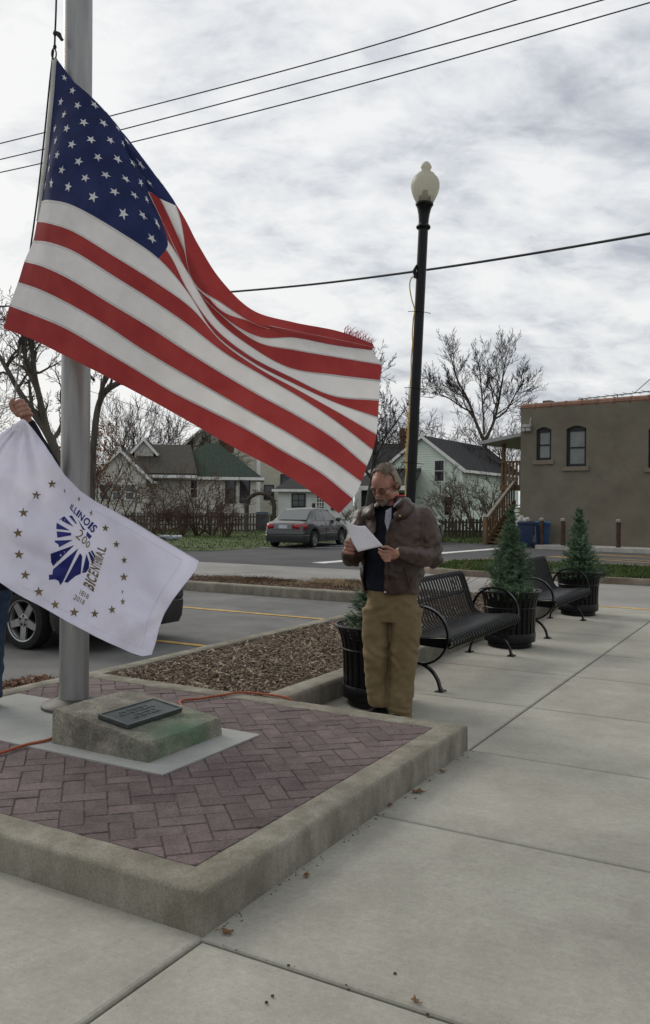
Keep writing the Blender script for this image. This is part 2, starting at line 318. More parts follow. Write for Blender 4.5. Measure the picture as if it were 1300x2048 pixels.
# kerb round the grass island
def kerb_path(name, path_uv, w, h, z0, mat, label, closed=False, parent=None, r=0.03, step=0.25, jit=0.0, kind='structure', side=1):
    """kerb of width w to the left (side=1) of the path, rounded on the path side"""
    pts = [Vector((*p, 0)) for p in path_uv]; n = len(pts)
    prof = [(0, 0), (0, h-r), (r*0.29, h-r*0.29), (r, h), (w-0.006, h), (w, h-0.006), (w, 0)]
    nor = []
    for i in range(n):
        a = pts[i-1] if (i > 0 or closed) else None; c = pts[(i+1) % n] if (i < n-1 or closed) else None
        d = []
        if a is not None: d.append((pts[i]-a).normalized())
        if c is not None: d.append((c-pts[i]).normalized())
        ns = [Vector((-t.y, t.x, 0))*side for t in d]
        m = ns[0] if len(ns) == 1 else (ns[0]+ns[1]); m.normalize(); m = m/max(0.35, m.dot(ns[0])); nor.append(m)
    P, NN = [], []
    segs = [(i, (i+1) % n) for i in range(n if closed else n-1)]
    for i, j in segs:
        k = max(1, int((pts[j]-pts[i]).length/step))
        for q in range(k): P.append(pts[i].lerp(pts[j], q/k)); NN.append(nor[i].lerp(nor[j], q/k))
    if not closed: P.append(pts[-1]); NN.append(nor[-1])
    vs = []
    for p, m in zip(P, NN):
        for qi, (a, b) in enumerate(prof):
            ja = rnd.uniform(-jit, jit) if qi in (3, 4, 5) else rnd.uniform(-jit, jit)*0.4; jb = rnd.uniform(-jit, jit)*0.5 if 1 <= qi <= 5 else 0
            q = p+m*(a+ja); vs.append(uvz(q.x, q.y, z0+b+jb))
    L = len(prof); K = len(P); fs = []
    for i in range(K if closed else K-1):
        j = (i+1) % K
        for k in range(L-1): fs.append((i*L+k, i*L+k+1, j*L+k+1, j*L+k))
    if not closed: fs += [tuple(range(L)), tuple(range((K-1)*L, K*L))[::-1]]
    mb = MB(); mb.add(vs, fs, True); o = link(name, mb.mesh(name, 50), parent, mat)
    if parent is None: tag(o, label, None, None, kind)
    return o
old_kerb = M_('old_kerb', (0.12, 0.085, 0.065), (0.24, 0.21, 0.17), scale=3, rough=0.95, big=0.6, bigscale=1.2, bigc=(0.085, 0.055, 0.04), bump=0.5, bscale=40)
kerb_path('kerb', isl, 0.16, 0.14, -0.02, old_kerb, 'stained kerb around the grass island', closed=True, side=1)

# ================================================================== raised plaza
PU0, PU1, PV0, PV1 = 2.42, 5.13, 1.86, 5.17       # outer rectangle
KW, PZ = 0.165, 0.16
plaza = empty('raised_plaza', (0, 0, 0), 0, 'low square platform of dark red herringbone pavers inside a concrete kerb', None, None, 'structure')
kerb_path('kerb', [(PU0, PV0), (PU1, PV0), (PU1, PV1), (PU0, PV1)], KW, PZ, 0, kerb_conc, None, closed=True, parent=plaza, r=0.02, step=0.06, jit=0.0022, side=1)
iu0, iu1, iv0, iv1 = PU0+KW+0.004, PU1-KW-0.004, PV0+KW+0.004, PV1-KW-0.004
mb = MB(); mb.add([uvz(u, v, PZ-0.0105) for u, v in rect(iu0-.01, iu1+.01, iv0-.01, iv1+.01)], [(0, 1, 2, 3)]); me = mb.mesh('bedding')
if me.polygons[0].normal.z < 0: me.flip_normals()
link('bedding', me, plaza, joint_mat)
def clip(poly, fn):
    out = []
    for i in range(len(poly)):
        a, b = poly[i], poly[(i+1) % len(poly)]; fa, fb = fn(a), fn(b)
        if fa >= 0: out.append(a)
        if (fa >= 0) != (fb >= 0):
            t = fa/(fa-fb); out.append((a[0]+(b[0]-a[0])*t, a[1]+(b[1]-a[1])*t))
    return out
BW = 0.104; BL = 2*BW; JG = 0.0055
PAD = [(3.36, 2.85), (4.25, 2.85), (4.25, 4.95), (3.36, 4.95)]
ang = R(-45); ex = (math.cos(ang), math.sin(ang)); ey = (math.cos(R(-135)), math.sin(R(-135)))
O = G(322.8, 1670.6, PZ); OU, OV = O.dot(UV_U), O.dot(UV_V)
def lat(a, b): return (OU+ex[0]*a+ey[0]*b, OV+ex[1]*a+ey[1]*b)
nb = 0; full_meshes = {}
def paver(a0, b0, la, lb):
    """paver with corner at lattice (a0,b0), la x lb"""
    global nb
    g = JG/2; poly = [lat(a0+g, b0+g), lat(a0+la-g, b0+g), lat(a0+la-g, b0+lb-g), lat(a0+g, b0+lb-g)]
    cu = sum(p[0] for p in poly)/4; cv = sum(p[1] for p in poly)/4
    if not (iu0-.3 < cu < iu1+.3 and iv0-.3 < cv < iv1+.3): return
    if all(PAD[0][0]+.03 < p[0] < PAD[1][0]-.03 and PAD[0][1]+.03 < p[1] < PAD[2][1]-.03 for p in poly): return
    px = uvz(cu, cv, PZ); dd = np.array(px)-CAM
    if 650+F_PX*dd.dot(_r)/dd.dot(_f) < -130: return
    c = poly
    for fn in (lambda p: p[0]-iu0, lambda p: iu1-p[0], lambda p: p[1]-iv0, lambda p: iv1-p[1]): c = clip(c, fn) if c else c
    if len(c) < 3: return
    area = abs(sum(c[i][0]*c[(i+1) % len(c)][1]-c[(i+1) % len(c)][0]*c[i][1] for i in range(len(c))))/2
    if area < 4e-4: return
    ctr = uvz(cu, cv, PZ-0.004+rnd.uniform(-0.0022, 0.0022))
    loc = [uvz(*p, 0)-uvz(cu, cv, 0) for p in c]; whole = area > 0.97*(la-JG)*(lb-JG); key = (la > lb) if whole else None
    if whole and key in full_meshes: me = full_meshes[key]
    else:
        q = MB(); s = 0.93; n = len(loc); ins = []
        cen = sum(loc, Vector())/n
        for p in loc:
            d = (p-cen); ins.append(p-d.normalized()*0.005)
        vs = [Vector((p.x, p.y, -0.013)) for p in loc]+[Vector((p.x, p.y, -0.005)) for p in loc]+[Vector((p.x, p.y, 0)) for p in ins]
        fs = [(i, (i+1) % n, n+(i+1) % n, n+i) for i in range(n)]+[(n+i, n+(i+1) % n, 2*n+(i+1) % n, 2*n+i) for i in range(n)]+[tuple(range(2*n, 3*n))]
        q.add(vs, fs, False); me = q.mesh('paver'); me.materials.append(brick_mat)
        if whole: full_meshes[key] = me
    o = bpy.data.objects.new('brick', me); COL.objects.link(o); o.parent = plaza; o.location = ctr
    o.rotation_euler = (rnd.gauss(0, .006), rnd.gauss(0, .006), rnd.gauss(0, .006)); nb += 1
# herringbone: with unit w, pairs repeat along the diagonal (w,w) and with period 4w
for i in range(-34, 35):
    for j in range(-12, 13):
        a = (i+2*j)*BW; b = (-i+2*j)*BW
        paver(a, b, BW, BL)               # long in b
        paver(a+BW, b+BW, BL, BW)        # long in a
# concrete pad, monument and flagpole
pad = MB(); pad.prism([uvz(*p)[:2] for p in PAD], PZ-0.01, PZ+0.004)
tag(pad.build('concrete_pad', pale_conc), 'pale concrete pad under the stone marker and flagpole', 'pad', None, None)
stone = M_('weathered_limestone', (0.15, 0.137, 0.108), (0.29, 0.272, 0.22), scale=7, detail=10, rough=0.95, bump=0.9, bscale=38, big=0.75, bigscale=4.5, bigc=(0.070, 0.064, 0.052), fine=0.30, finescale=70, bdist=0.012)
# green copper wash down the plaque side: shaped stain by position
t = stone.node_tree; bs = t.nodes['Principled BSDF']; src = bs.inputs['Base Color'].links[0].from_socket
ge = N(t, 'ShaderNodeNewGeometry'); nzz = N(t, 'ShaderNodeTexNoise', Scale=3.0, Detail=6.0); t.links.new(ge.outputs['Position'], nzz.inputs['Vector'])
du = N(t, 'ShaderNodeVectorMath', operation='DOT_PRODUCT'); t.links.new(ge.outputs['Position'], du.inputs[0]); du.inputs[1].default_value = -UV_V
mrr = N(t, 'ShaderNodeMapRange'); mrr.inputs[1].default_value = -3.34; mrr.inputs[2].default_value = -3.08; t.links.new(du.outputs['Value'], mrr.inputs[0])
st = MA(t, 'MULTIPLY', mrr.outputs[0], MA(t, 'MULTIPLY', MA(t, 'SUBTRACT', nzz.outputs[0], 0.36), 2.6, True), True)
mq = N(t, 'ShaderNodeMix', data_type='RGBA'); t.links.new(st, mq.inputs[0]); t.links.new(src, mq.inputs[6]); mq.inputs[7].default_value = (0.085, 0.155, 0.09, 1); t.links.new(mq.outputs[2], bs.inputs['Base Color'])
mu0, mu1, mv0, mv1 = 3.47, 4.12, 3.04, 3.76
zb, zlo, zhi = PZ+0.002, PZ+0.108, PZ+0.205
mon = empty('stone_marker', uvz((mu0+mu1)/2, (mv0+mv1)/2, zb), 0, 'weathered stone block with sloping top and green stains holding a dark plaque', 'marker')
def mz(v): return zlo+(zhi-zlo)*(v-mv0)/(mv1-mv0)
mb = MB(); nu, nv = 26, 28; o0 = uvz((mu0+mu1)/2, (mv0+mv1)/2, zb)
def mpoint(i, j, top):
    u = mu0+(mu1-mu0)*i/nu; v = mv0+(mv1-mv0)*j/nv
    e = 0.008 if top else 0; ei = (i in (0, nu)); ej = (j in (0, nv))
    u += (e if i == 0 else -e if i == nu else 0); v += (e if j == 0 else -e if j == nv else 0)
    z = mz(v) if top else zb
    p = uvz(u, v, z); k = noise.noise(p*9)*0.006+noise.noise(p*30)*0.003
    if top: p.z += k-(0.010*abs(noise.noise(p*21)) if (ei or ej) else 0)
    return p-o0
tops = [[mpoint(i, j, True) for j in range(nv+1)] for i in range(nu+1)]
vs = [p for row in tops for p in row]; idx = lambda i, j: i*(nv+1)+j
fs = [(idx(i, j), idx(i+1, j), idx(i+1, j+1), idx(i, j+1)) for i in range(nu) for j in range(nv)]
per = [(i, 0) for i in range(nu)]+[(nu, j) for j in range(nv)]+[(i, nv) for i in range(nu, 0, -1)]+[(0, j) for j in range(nv, 0, -1)]
ns = 6
for q, (i, j) in enumerate(per):
    pt = tops[i][j]; u = mu0+(mu1-mu0)*i/nu; v = mv0+(mv1-mv0)*j/nv
    for k in range(1, ns+1):
        f = k/ns; b = uvz(u, v, 0)-o0; p = Vector((b.x, b.y, pt.z*(1-f)))
        nn = Vector((0, 0, 0))
        if i == 0: nn -= UV_U
        if i == nu: nn += UV_U
        if j == 0: nn -= UV_V
        if j == nv: nn += UV_V
        p += nn*(noise.noise((p+o0)*11)*0.005+noise.noise((p+o0)*33)*0.003); vs.append(p)
base = (nu+1)*(nv+1); K = len(per)
for q in range(K):
    q2 = (q+1) % K
    def vid(qq, k): return idx(*per[qq]) if k == 0 else base+qq*ns+k-1
    for k in range(ns): fs.append((vid(q, k), vid(q2, k), vid(q2, k+1), vid(q, k+1)))
mb.add(vs, fs, True); mb.build('block', stone, mon)
bronze = M_('dark_bronze', (0.035, 0.043, 0.042), (0.06, 0.07, 0.066), scale=12, rough=0.5, metal=0.35, spec=0.4, bump=0.2, bscale=120)
bronze_hi = M_('bronze_edge', (0.09, 0.105, 0.1), (0.13, 0.145, 0.135), scale=12, rough=0.5, metal=0.35)
slope = math.atan2(zhi-zlo, mv1-mv0)
# plaque frame: local x along U, local y up the slope
pc = uvz(3.77, 3.36, mz(3.36)+0.004); YA = (UV_V*math.cos(slope)+Vector((0, 0, math.sin(slope)))).normalized(); ZA = UV_U.cross(YA)
PM = Matrix((( UV_U.x, YA.x, ZA.x, pc.x), (UV_U.y, YA.y, ZA.y, pc.y), (UV_U.z, YA.z, ZA.z, pc.z), (0, 0, 0, 1)))
plq = empty('plaque', (0, 0, 0), 0, 'dark bronze plaque with raised lettering on the stone marker', 'plaque'); plq.matrix_world = PM @ Matrix.Diagonal((.98, .76, 1, 1))
q = MB(); q.box((-.24, -.15, 0), (.24, .15, .022)); pl = link('plate', bevel_mesh(q.mesh('plate'), .003, 1), plq, bronze)
q = MB()
for a, b in (((-.24, -.15), (.24, -.138)), ((-.24, .138), (.24, .15)), ((-.24, -.138), (-.228, .138)), ((.228, -.138), (.24, .138))): q.box((a[0], a[1], .0225), (b[0], b[1], .027))
q.build('border', bronze_hi, plq)
ltr = random.Random(3)
for row, (yy, x0, x1) in enumerate([(.075, -.12, .10), (.03, -.15, .13), (-.02, -.07, .09), (-.065, -.11, .11)]):
    q = MB(); x = x0
    while x < x1:
        wl = ltr.uniform(.006, .011); q.box((x, yy-.011, .0225), (x+wl*0.4, yy+.011, .0255)); q.box((x+wl*.4, yy+(.006 if ltr.random() < .5 else -.011), .0225), (x+wl, yy+(.011 if ltr.random() < .5 else -.006), .0255))
        x += wl+.004+(.016 if ltr.random() < .18 else 0)
    q.build('lettering', bronze_hi, plq)
# flagpole
pp = G(148, 1413, PZ+.004); POLE = pp.copy()
fp = empty('flagpole', (pp.x, pp.y, PZ+0.004), 0, 'tall thick grey aluminium flagpole behind the stone marker', 'flagpole')
q = MB(); q.lathe([(.097, 0.02), (.096, 1.5), (.094, 4.5), (.086, 7.0), (.07, 9.5)], 40); q.build('shaft', alu, fp)
q = MB(); q.lathe([(.215, 0), (.215, .018), (.205, .03), (.15, .045), (.12, .06), (.0975, .062)], 40); q.build('base_collar', M_('dull_collar', (.06, .058, .055), (.10, .097, .09), rough=.6, metal=.3), fp)
q = MB(); q.lathe([(.0, 9.72), (.05, 9.7), (.085, 9.62), (.06, 9.5), (.0, 9.49)], 20); q.build('finial', alu, fp)
# ================================================================== sidewalk of separate slabs
walk = empty('sidewalk', (0, 0, 0), 0, 'pale concrete sidewalk of square slabs with dark joints', None, None, 'structure')
dark_joint = M_('joint_dirt', (0.035, 0.03, 0.024), (0.07, 0.06, 0.045), scale=30, rough=0.95)
mb = MB(); mb.add([uvz(u, v, -0.03) for u, v in rect(-6, 13.6, -12, 5.16)], [(0, 1, 2, 3)]); me = mb.mesh('joint_bed')
if me.polygons[0].normal.z < 0: me.flip_normals()
link('joint_bed', me, walk, dark_joint)
def slab(u0, u1, v0, v1, g=0.007):
    m = MB(); u0 += g; u1 -= g; v0 += g; v1 -= g; c = uvz((u0+u1)/2, (v0+v1)/2, 0); r = 0.014
    ring = lambda e, z: [uvz(u, v, z)-c for u, v in ((u0+e, v0+e), (u1-e, v0+e), (u1-e, v1-e), (u0+e, v1-e))]
    vs = ring(0, -0.04)+ring(0, -0.011)+ring(r*.3, -0.004)+ring(r, 0); fs = []
    for k in range(3): fs += [(4*k+i, 4*k+(i+1) % 4, 4*k+4+(i+1) % 4, 4*k+4+i) for i in range(4)]
    fs.append((12, 13, 14, 15)); m.add(vs, fs, False)
    o = m.build('slab', concrete, walk); o.location = c+Vector((0, 0, rnd.uniform(-.0015, .0015))); return o
us = [-5.6, -4.26, -2.92, -1.58, -.24, 1.1, PU0-0.012, 3.825, 5.14, 6.48, 7.87, 9.16, 10.5, 11.85, 13.60]
for i in range(len(us)-1):
    for (v0, v1) in ((-4.6, -2.98), (-2.98, -1.36), (-1.36, .26), (.26, PV0+(0.04 if us[i] > 2.3 and us[i+1] < 5.3 else -.004))):
        slab(us[i], us[i+1], v0, v1)
    if us[i+1] < PU0+.1:
        for (v0, v1) in ((PV0-.004, 3.5), (3.5, 5.15)): slab(us[i], us[i+1]+(.06 if us[i+1] > 2 else 0), v0, v1)
    if us[i] > 5.0: slab(us[i], us[i+1], PV0-.004, 3.30)
# ================================================================== planting bed behind the benches
BZ = 0.16
bed = empty('planting_bed', (0, 0, 0), 0, 'long concrete kerbed bed of wood mulch behind the benches', None, None, 'structure')
kerb_path('kerb', [(PU1+.004, 3.25), (13.42, 3.25)], .185, BZ, 0, kerb_conc, None, parent=bed, step=.1, jit=.002, side=1)
kerb_path('kerb', [(12.02, 5.165), (PU1+.004, 5.165)], .165, BZ, -.01, kerb_conc, None, parent=bed, step=.1, jit=.002, side=1)
kerb_path('kerb', [(12.02, 11.2), (12.02, 5.17)], .165, BZ, -.01, kerb_conc, None, parent=bed, step=.1, jit=.002, side=1)
kerb_path('kerb', [(13.42, 3.255), (13.42, 11.2), (12.03, 11.2)], .15, BZ-.03, -.01, kerb_conc, None, parent=bed, step=.1, jit=.002, side=1)
def soil_sheet(name, poly, z, parent):
    m = MB(); m.add([uvz(u, v, z) for u, v in poly], [tuple(range(len(poly)))]); me = m.mesh(name)
    if me.polygons[0].normal.z < 0: me.flip_normals()
    return link(name, me, parent, soil)
soil_sheet('soil', [(PU1+.01, 3.4), (13.35, 3.4), (13.35, 11.1), (12.1, 11.1), (12.1, 5.1), (PU1+.01, 5.1)], BZ-.045, bed)
mulch_mats = [M_('mulch', (0.075, 0.055, 0.040), (0.19, 0.145, 0.105), scale=30, detail=3, rough=0.95), M_('pale_mulch', (0.17, 0.13, 0.092), (0.36, 0.29, 0.215), scale=30, detail=3, rough=0.95), M_('red_mulch', (0.075, 0.03, 0.017), (0.16, 0.075, 0.042), scale=30, detail=3, rough=.95)]
def chips(name, u0, u1, v0, v1, z, n, seed, mats, share, label, L=(.018, .05), heap=0.0, parent=None):
    """loose bark chips: flat tapered six-point slivers, every one with thickness"""
    g = np.random.default_rng(seed); u = g.uniform(u0, u1, n); v = g.uniform(v0, v1, n)
    l = g.uniform(L[0], L[1], n)*g.choice([.6, 1, 1.6], n, p=[.45, .45, .1]); w = l*g.uniform(.14, .42, n); h = g.uniform(.003, .008, n)
    a = g.uniform(0, 2*math.pi, n); tilt = g.normal(0, .3, n); hz = heap*np.clip(1-((u-(u0+u1)/2)/((u1-u0)/2))**2, 0, 1)*np.clip(1-((v-(v0+v1)/2)/((v1-v0)/2))**2, 0, 1)
    c = np.stack([UV_U.x*u+UV_V.x*v, UV_U.y*u+UV_V.y*v, z+hz+g.uniform(0, .03, n)], 1)
    ax = np.stack([np.cos(a)*np.cos(tilt), np.sin(a)*np.cos(tilt), np.sin(tilt)], 1); ay = np.stack([-np.sin(a), np.cos(a), g.normal(0, .3, n)], 1); az = np.cross(ax, ay)
    A = ax*l[:, None]/2; B = ay*w[:, None]/2; H = az*h[:, None]/2
    V = np.stack([c-A-B*.5-H, c+A*.8-B-H, c+A+B*.3-H, c-A*.7+B-H, c-A-B*.5+H, c+A*.8-B+H, c+A+B*.3+H, c-A*.7+B+H], 1).reshape(-1, 3)
    q = np.array([[4, 5, 6, 7], [0, 1, 5, 4], [1, 2, 6, 5], [2, 3, 7, 6], [3, 0, 4, 7]]); Q = (np.arange(n)[:, None, None]*8+q[None]).reshape(-1, 4)
    me = arrays_mesh(name, V, Q); o = link(name, me, parent)
    for m in mats: me.materials.append(m)
    mi = np.repeat(g.choice(len(mats), n, p=share), 5).astype(np.int32); me.polygons.foreach_set('material_index', mi)
    return tag(o, label, None if parent else 'mulch', None, 'stuff')
chips('mulch', PU1+.02, 9.2, 3.44, 5.0, BZ-.045, 15000, 1, mulch_mats[:2], [.52, .48], 'brown wood chip mulch filling the bed behind the benches', L=(.02, .062))
chips('mulch', 9.2, 13.35, 3.44, 5.0, BZ-.045, 5000, 2, mulch_mats[:2], [.7, .3], 'wood chip mulch at the far end of the bed around the lamp post', L=(.03, .07))
chips('mulch', 12.1, 13.3, 5.0, 11.0, BZ-.045, 4500, 12, mulch_mats, [.5, .2, .3], 'mulch on the narrow island beyond the parking bays', L=(.03, .07))
chips('mulch', 2.6, 5.3, 5.2, 5.9, -.01, 5000, 3, mulch_mats, [.3, .05, .65], 'heap of reddish shredded mulch beside the flagpole plaza', L=(.03, .085), heap=.11)
# dead ornamental grass on the island
def straw(name, u, v, rad, n, h, seed, z, mat, label):
    g = np.random.default_rng(seed); P = []; V = []; Q = []
    for i in range(n):
        a = g.uniform(0, 2*math.pi); r0 = abs(g.normal(0, rad*.35)); du, dv = math.cos(a)*r0, math.sin(a)*r0*1.6; ln = h*g.uniform(.6, 1.7); b = a+g.normal(0, .5)
        pts = []
        for k in range(5):
            f = k/4; out = ln*(f**1.1)*g.uniform(.8, 1.1); zz = h*(.15+1.5*f*(1-f)*g.uniform(.5, 1.2)); pts.append(np.array(uvz(u+du+math.cos(b)*out, v+dv+math.sin(b)*out*1.3, z+max(.012, zz))))
        w = np.array([math.sin(b), -math.cos(b), .3])*g.uniform(.002, .0045)
        s = len(V)
        for p in pts: V += [p-w, p+w]
        Q += [(s+2*k, s+2*k+1, s+2*k+3, s+2*k+2) for k in range(4)]
    return tag(link(name, arrays_mesh(name, V, Q), None, mat), label, 'dead grass', None, 'stuff')
straw_mat = M_('straw', (0.11, 0.075, 0.04), (0.30, 0.215, 0.12), scale=18, rough=.9)
straw_dk = M_('dark_straw', (0.06, 0.037, 0.022), (0.16, 0.10, 0.055), scale=18, rough=.9)
for i, (px, py, rad, n, h, m) in enumerate([(680, 1168, .55, 700, .20, straw_mat), (480, 1158, .75, 800, .13, straw_dk), (540, 1160, .7, 500, .10, straw_dk), (610, 1166, .6, 350, .08, straw_mat)]):
    p = G(px, py, BZ); straw('dead_grass', p.dot(UV_U)+.1, p.dot(UV_V), rad, n, h, 30+i, BZ-.04, m, ['pale tuft of dead grass behind the man on the island', 'dark mat of dead grass at the far end of the island', 'flattened brown dead grass in the middle of the island', 'thin pale dead grass next to the tall tuft'][i])
# ================================================================== the national flag
# hoist-to-fly lines of the cloth, measured at stripe boundaries t = 0..13 (x, y) with the place of s = 0.4 given
def arc_sample(pts, s0, s1, ss):
    P = np.array(pts, float); d = np.r_[0, np.cumsum(np.hypot(*np.diff(P, axis=0).T))]; q = (np.array(ss)-s0)/(s1-s0)*d[-1]
    return np.stack([np.interp(q, d, P[:, 0]), np.interp(q, d, P[:, 1])], 1)
LINES = {
 5: [(335,481),(357,508),(366,528),(391,572),(400,587),(423,628),(454,661),(492,687),(538,719),(569,734),(600,740),(628,744),(695,754),(760,761)],
 6: [(332,499),(349,530),(365,564),(380,588),(400,616),(420,647),(462,688),(492,708),(538,733),(560,743),(611,769),(662,791),(704,798),(758,801)],
 7: [(318,519),(342,541),(365,568),(382,595),(400,621),(423,661),(446,685),(477,707),(508,727),(538,743),(560,754),(628,788),(662,801),(722,833),(738,837),(756,835)],
 8: [(311,564),(334,578),(375,607),(400,636),(435,678),(462,698),(492,722),(538,749),(560,761),(600,782),(645,806),(687,831),(712,847),(733,864),(753,869)],
 9: [(303,600),(346,626),(381,654),(400,669),(458,713),(535,757),(560,772),(645,821),(695,861),(729,891),(746,900)],
 10: [(293,650),(350,688),(465,760),(542,804),(573,820),(645,859),(704,906),(734,932)],
 11: [(281,697),(350,738),(485,815),(560,857),(628,896),(678,932),(704,945),(723,964)],
 12: [(270,738),(350,787),(485,854),(560,899),(628,935),(706,997)],
 13: [(262,779),(350,827),(450,885),(511,919),(560,942),(627,986),(678,1027)]}
LEFT = {
 7: [(83,403),(104,401),(138,408),(190,433),(260,478),(318,519)],
 8: [(74,443),(121,450),(173,476),(242,521),(311,564)],
 9: [(66,482),(104,486),(156,507),(242,562),(303,600)],
 10: [(49,523),(72,527),(123,548),(178,580),(240,619),(293,650)],
 11: [(36,565),(86,582),(131,604),(205,646),(240,671),(281,697)],
 12: [(19,611),(82,635),(131,656),(174,681),(240,720),(270,738)],
 13: [(7,657),(70,681),(115,704),(187,740),(240,767),(262,779)]}
TOPL = {  # s = 0, .1, .2, .3, .4 for t = 0..6 : x, y, extra depth
 0: [(113,117,0),(160,178,.06),(222,243,.09),(259,281,.11),(355,413,.13)],
 1: [(110,158,0),(168,182,.01),(236,252,.035),(253,286,.085),(351,411,.12)],
 2: [(107,199,0),(157,208,0),(232,266,.0),(268,325,.10),(320,397,.11)],
 3: [(103,240,0),(141,240,0),(218,285,-.02),(283,352,.035),(297,384,.12)],
 4: [(99,280,0),(126,275,0),(200,309,-.02),(278,378,-.01),(318,430,.09)],
 5: [(95,321,0),(113,314,0),(182,338,-.01),(268,392,-.02),(335,481,.0)],
 6: [(89,362,0),(104,353,0),(164,370,0),(252,415,-.02),(332,499,-.02)]}
TOPR = {  # s = .5 ... 1 for t = 0..4
 0: [(397,490,.10),(442,560,.06),(505,620,.02),(585,644,.11),(676,662,.10),(746,688,.08)],
 1: [(383,556,.085),(445,607,.07),(516,650,.02),(588,668,.085),(668,683,.07),(750,698,.06)],
 2: [(391,548,.14),(440,619,.10),(516,646,.05),(590,662,.02),(668,678,.02),(750,695,.03)],
 3: [(385,562,.15),(445,631,.13),(517,673,.04),(590,676,.0),(668,691,.0),(744,701,.02)],
 4: [(383,565,.15),(446,634,.14),(515,684,.07),(590,700,.01),(672,714,0),(762,729,.0)]}
base_depth = [5.60, 5.47, 5.36, 5.27, 5.23, 5.26, 5.31, 5.34, 5.32, 5.27, 5.21]
CT = np.zeros((14, 11, 3))
for t in range(14):
    if t in LEFT:
        f_ = (t-7)/6; q_ = [0, .07+.15*f_, .26+.21*f_, .63+.10*f_, 1.0]; CT[t, :5, :2] = arc_sample(LEFT[t], 0, 1, q_)
    else: CT[t, :5] = TOPL[t]
    if t in LINES: CT[t, 4:, :2] = arc_sample(LINES[t], .4, 1, [.4, .5, .6, .7, .8, .9, 1])
    else: CT[t, 5:] = TOPR[t]
    for j in range(11):
        bow = 0.10*math.sin(math.pi*min(1, max(0, (t-6)/7)))*math.sin(math.pi*j/10)
        CT[t, j, 2] += base_depth[j]-bow+0.05*math.sin(j*1.1+t*.35)*(t/13)*(j/10)
for t, ex_ in ((5, [.08, .07, .05, .03, 0, 0]), (6, [.03, .035, .03, .02, 0, 0])):
    for k, v in enumerate(ex_): CT[t, 5+k, 2] += v
def crw(n, x):
    i = int(min(max(math.floor(x), 0), n-2)); f = x-i
    w = [-.5*f+f*f-.5*f**3, 1-2.5*f*f+1.5*f**3, .5*f+2*f*f-1.5*f**3, -.5*f*f+.5*f**3]
    ids = [i-1, i, i+1, i+2]; r = {}
    for k, q in zip(ids, w):
        if k < 0: r[0] = r.get(0, 0)+2*q; r[1] = r.get(1, 0)-q
        elif k > n-1: r[n-1] = r.get(n-1, 0)+2*q; r[n-2] = r.get(n-2, 0)-q
        else: r[k] = r.get(k, 0)+q
    return r
def FS(s, t):
    a = crw(11, s*10); b = crw(14, t); p = np.zeros(3)
    for i, w in b.items():
        for j, q in a.items(): p += w*q*CT[i, j]
    p[2] += .007*noise.noise(Vector((s*11+t*.5, t*.9, 2.0)))+.0035*noise.noise(Vector((s*34, t*1.6-s*9, 5.0)))
    return D(p[0], p[1], p[2])
flag_red = M_('flag_red', (0.30, 0.040, 0.040), (0.36, 0.056, 0.052), scale=5, rough=.75, spec=.15, bump=.4, bscale=16, transl=.42, fine=.06, finescale=300, bdist=.006)
flag_white = M_('flag_white', (0.72, 0.705, 0.69), (0.80, 0.785, 0.77), scale=4, rough=.75, spec=.15, bump=.4, bscale=16, transl=.40, big=.25, bigscale=3.5, bigc=(.47, .43, .40), bdist=.006)
flag_blue = M_('flag_blue', (0.018, 0.026, 0.085), (0.028, 0.038, 0.115), scale=5, rough=.75, spec=.15, bump=.4, bscale=16, transl=.33, bdist=.006)
star_white = M_('star_white', (0.62, 0.62, 0.63), (0.72, 0.72, 0.73), scale=6, rough=.75, transl=.2)
hp = FS(0, 0)
flag = empty('national_flag', (0, 0, 0), 0, 'large red and white striped flag with white stars on blue, blowing out from the pole', 'flag')
_cache = {}
def FSc(s, t):
    k = (round(s, 5), round(t, 5))
    if k not in _cache: _cache[k] = FS(s, t)
    return _cache[k]
def fnorm(s, t):
    e = 0.004; a = FSc(min(1, s+e), t)-FSc(max(0, s-e), t); b = FSc(s, min(13, t+e*13))-FSc(s, max(0, t-e*13)); n = a.cross(b)
    n = n.normalized() if n.length > 1e-12 else Vector((0, -1, 0)); return n
def cloth_patch(name, s0, s1, t0, t1, ns, nt_, mat):
    vs, nn = [], []
    for i in range(nt_+1):
        for j in range(ns+1):
            s = s0+(s1-s0)*j/ns; t = t0+(t1-t0)*i/nt_; vs.append(FSc(s, t)); nn.append(fnorm(s, t))
    fs = [(i*(ns+1)+j, i*(ns+1)+j+1, (i+1)*(ns+1)+j+1, (i+1)*(ns+1)+j) for i in range(nt_) for j in range(ns)]
    me = bpy.data.meshes.new(name); me.from_pydata(vs, [], fs); smooth(me); me.normals_split_custom_set_from_vertices(nn)
    return link(name, me, flag, mat)
for k in range(13):
    cloth_patch('stripe', .4 if k < 7 else 0, 1.0, k, k+1, 48 if k < 7 else 70, 6, flag_red if k % 2 == 0 else flag_white)
cloth_patch('canton', 0, .4, 0, 7, 40, 48, flag_blue)
def star_pts(r, rot=0): return [(r*(1 if i % 2 == 0 else .40)*math.sin(rot+math.pi*i/5), -r*(1 if i % 2 == 0 else .40)*math.cos(rot+math.pi*i/5)) for i in range(10)]
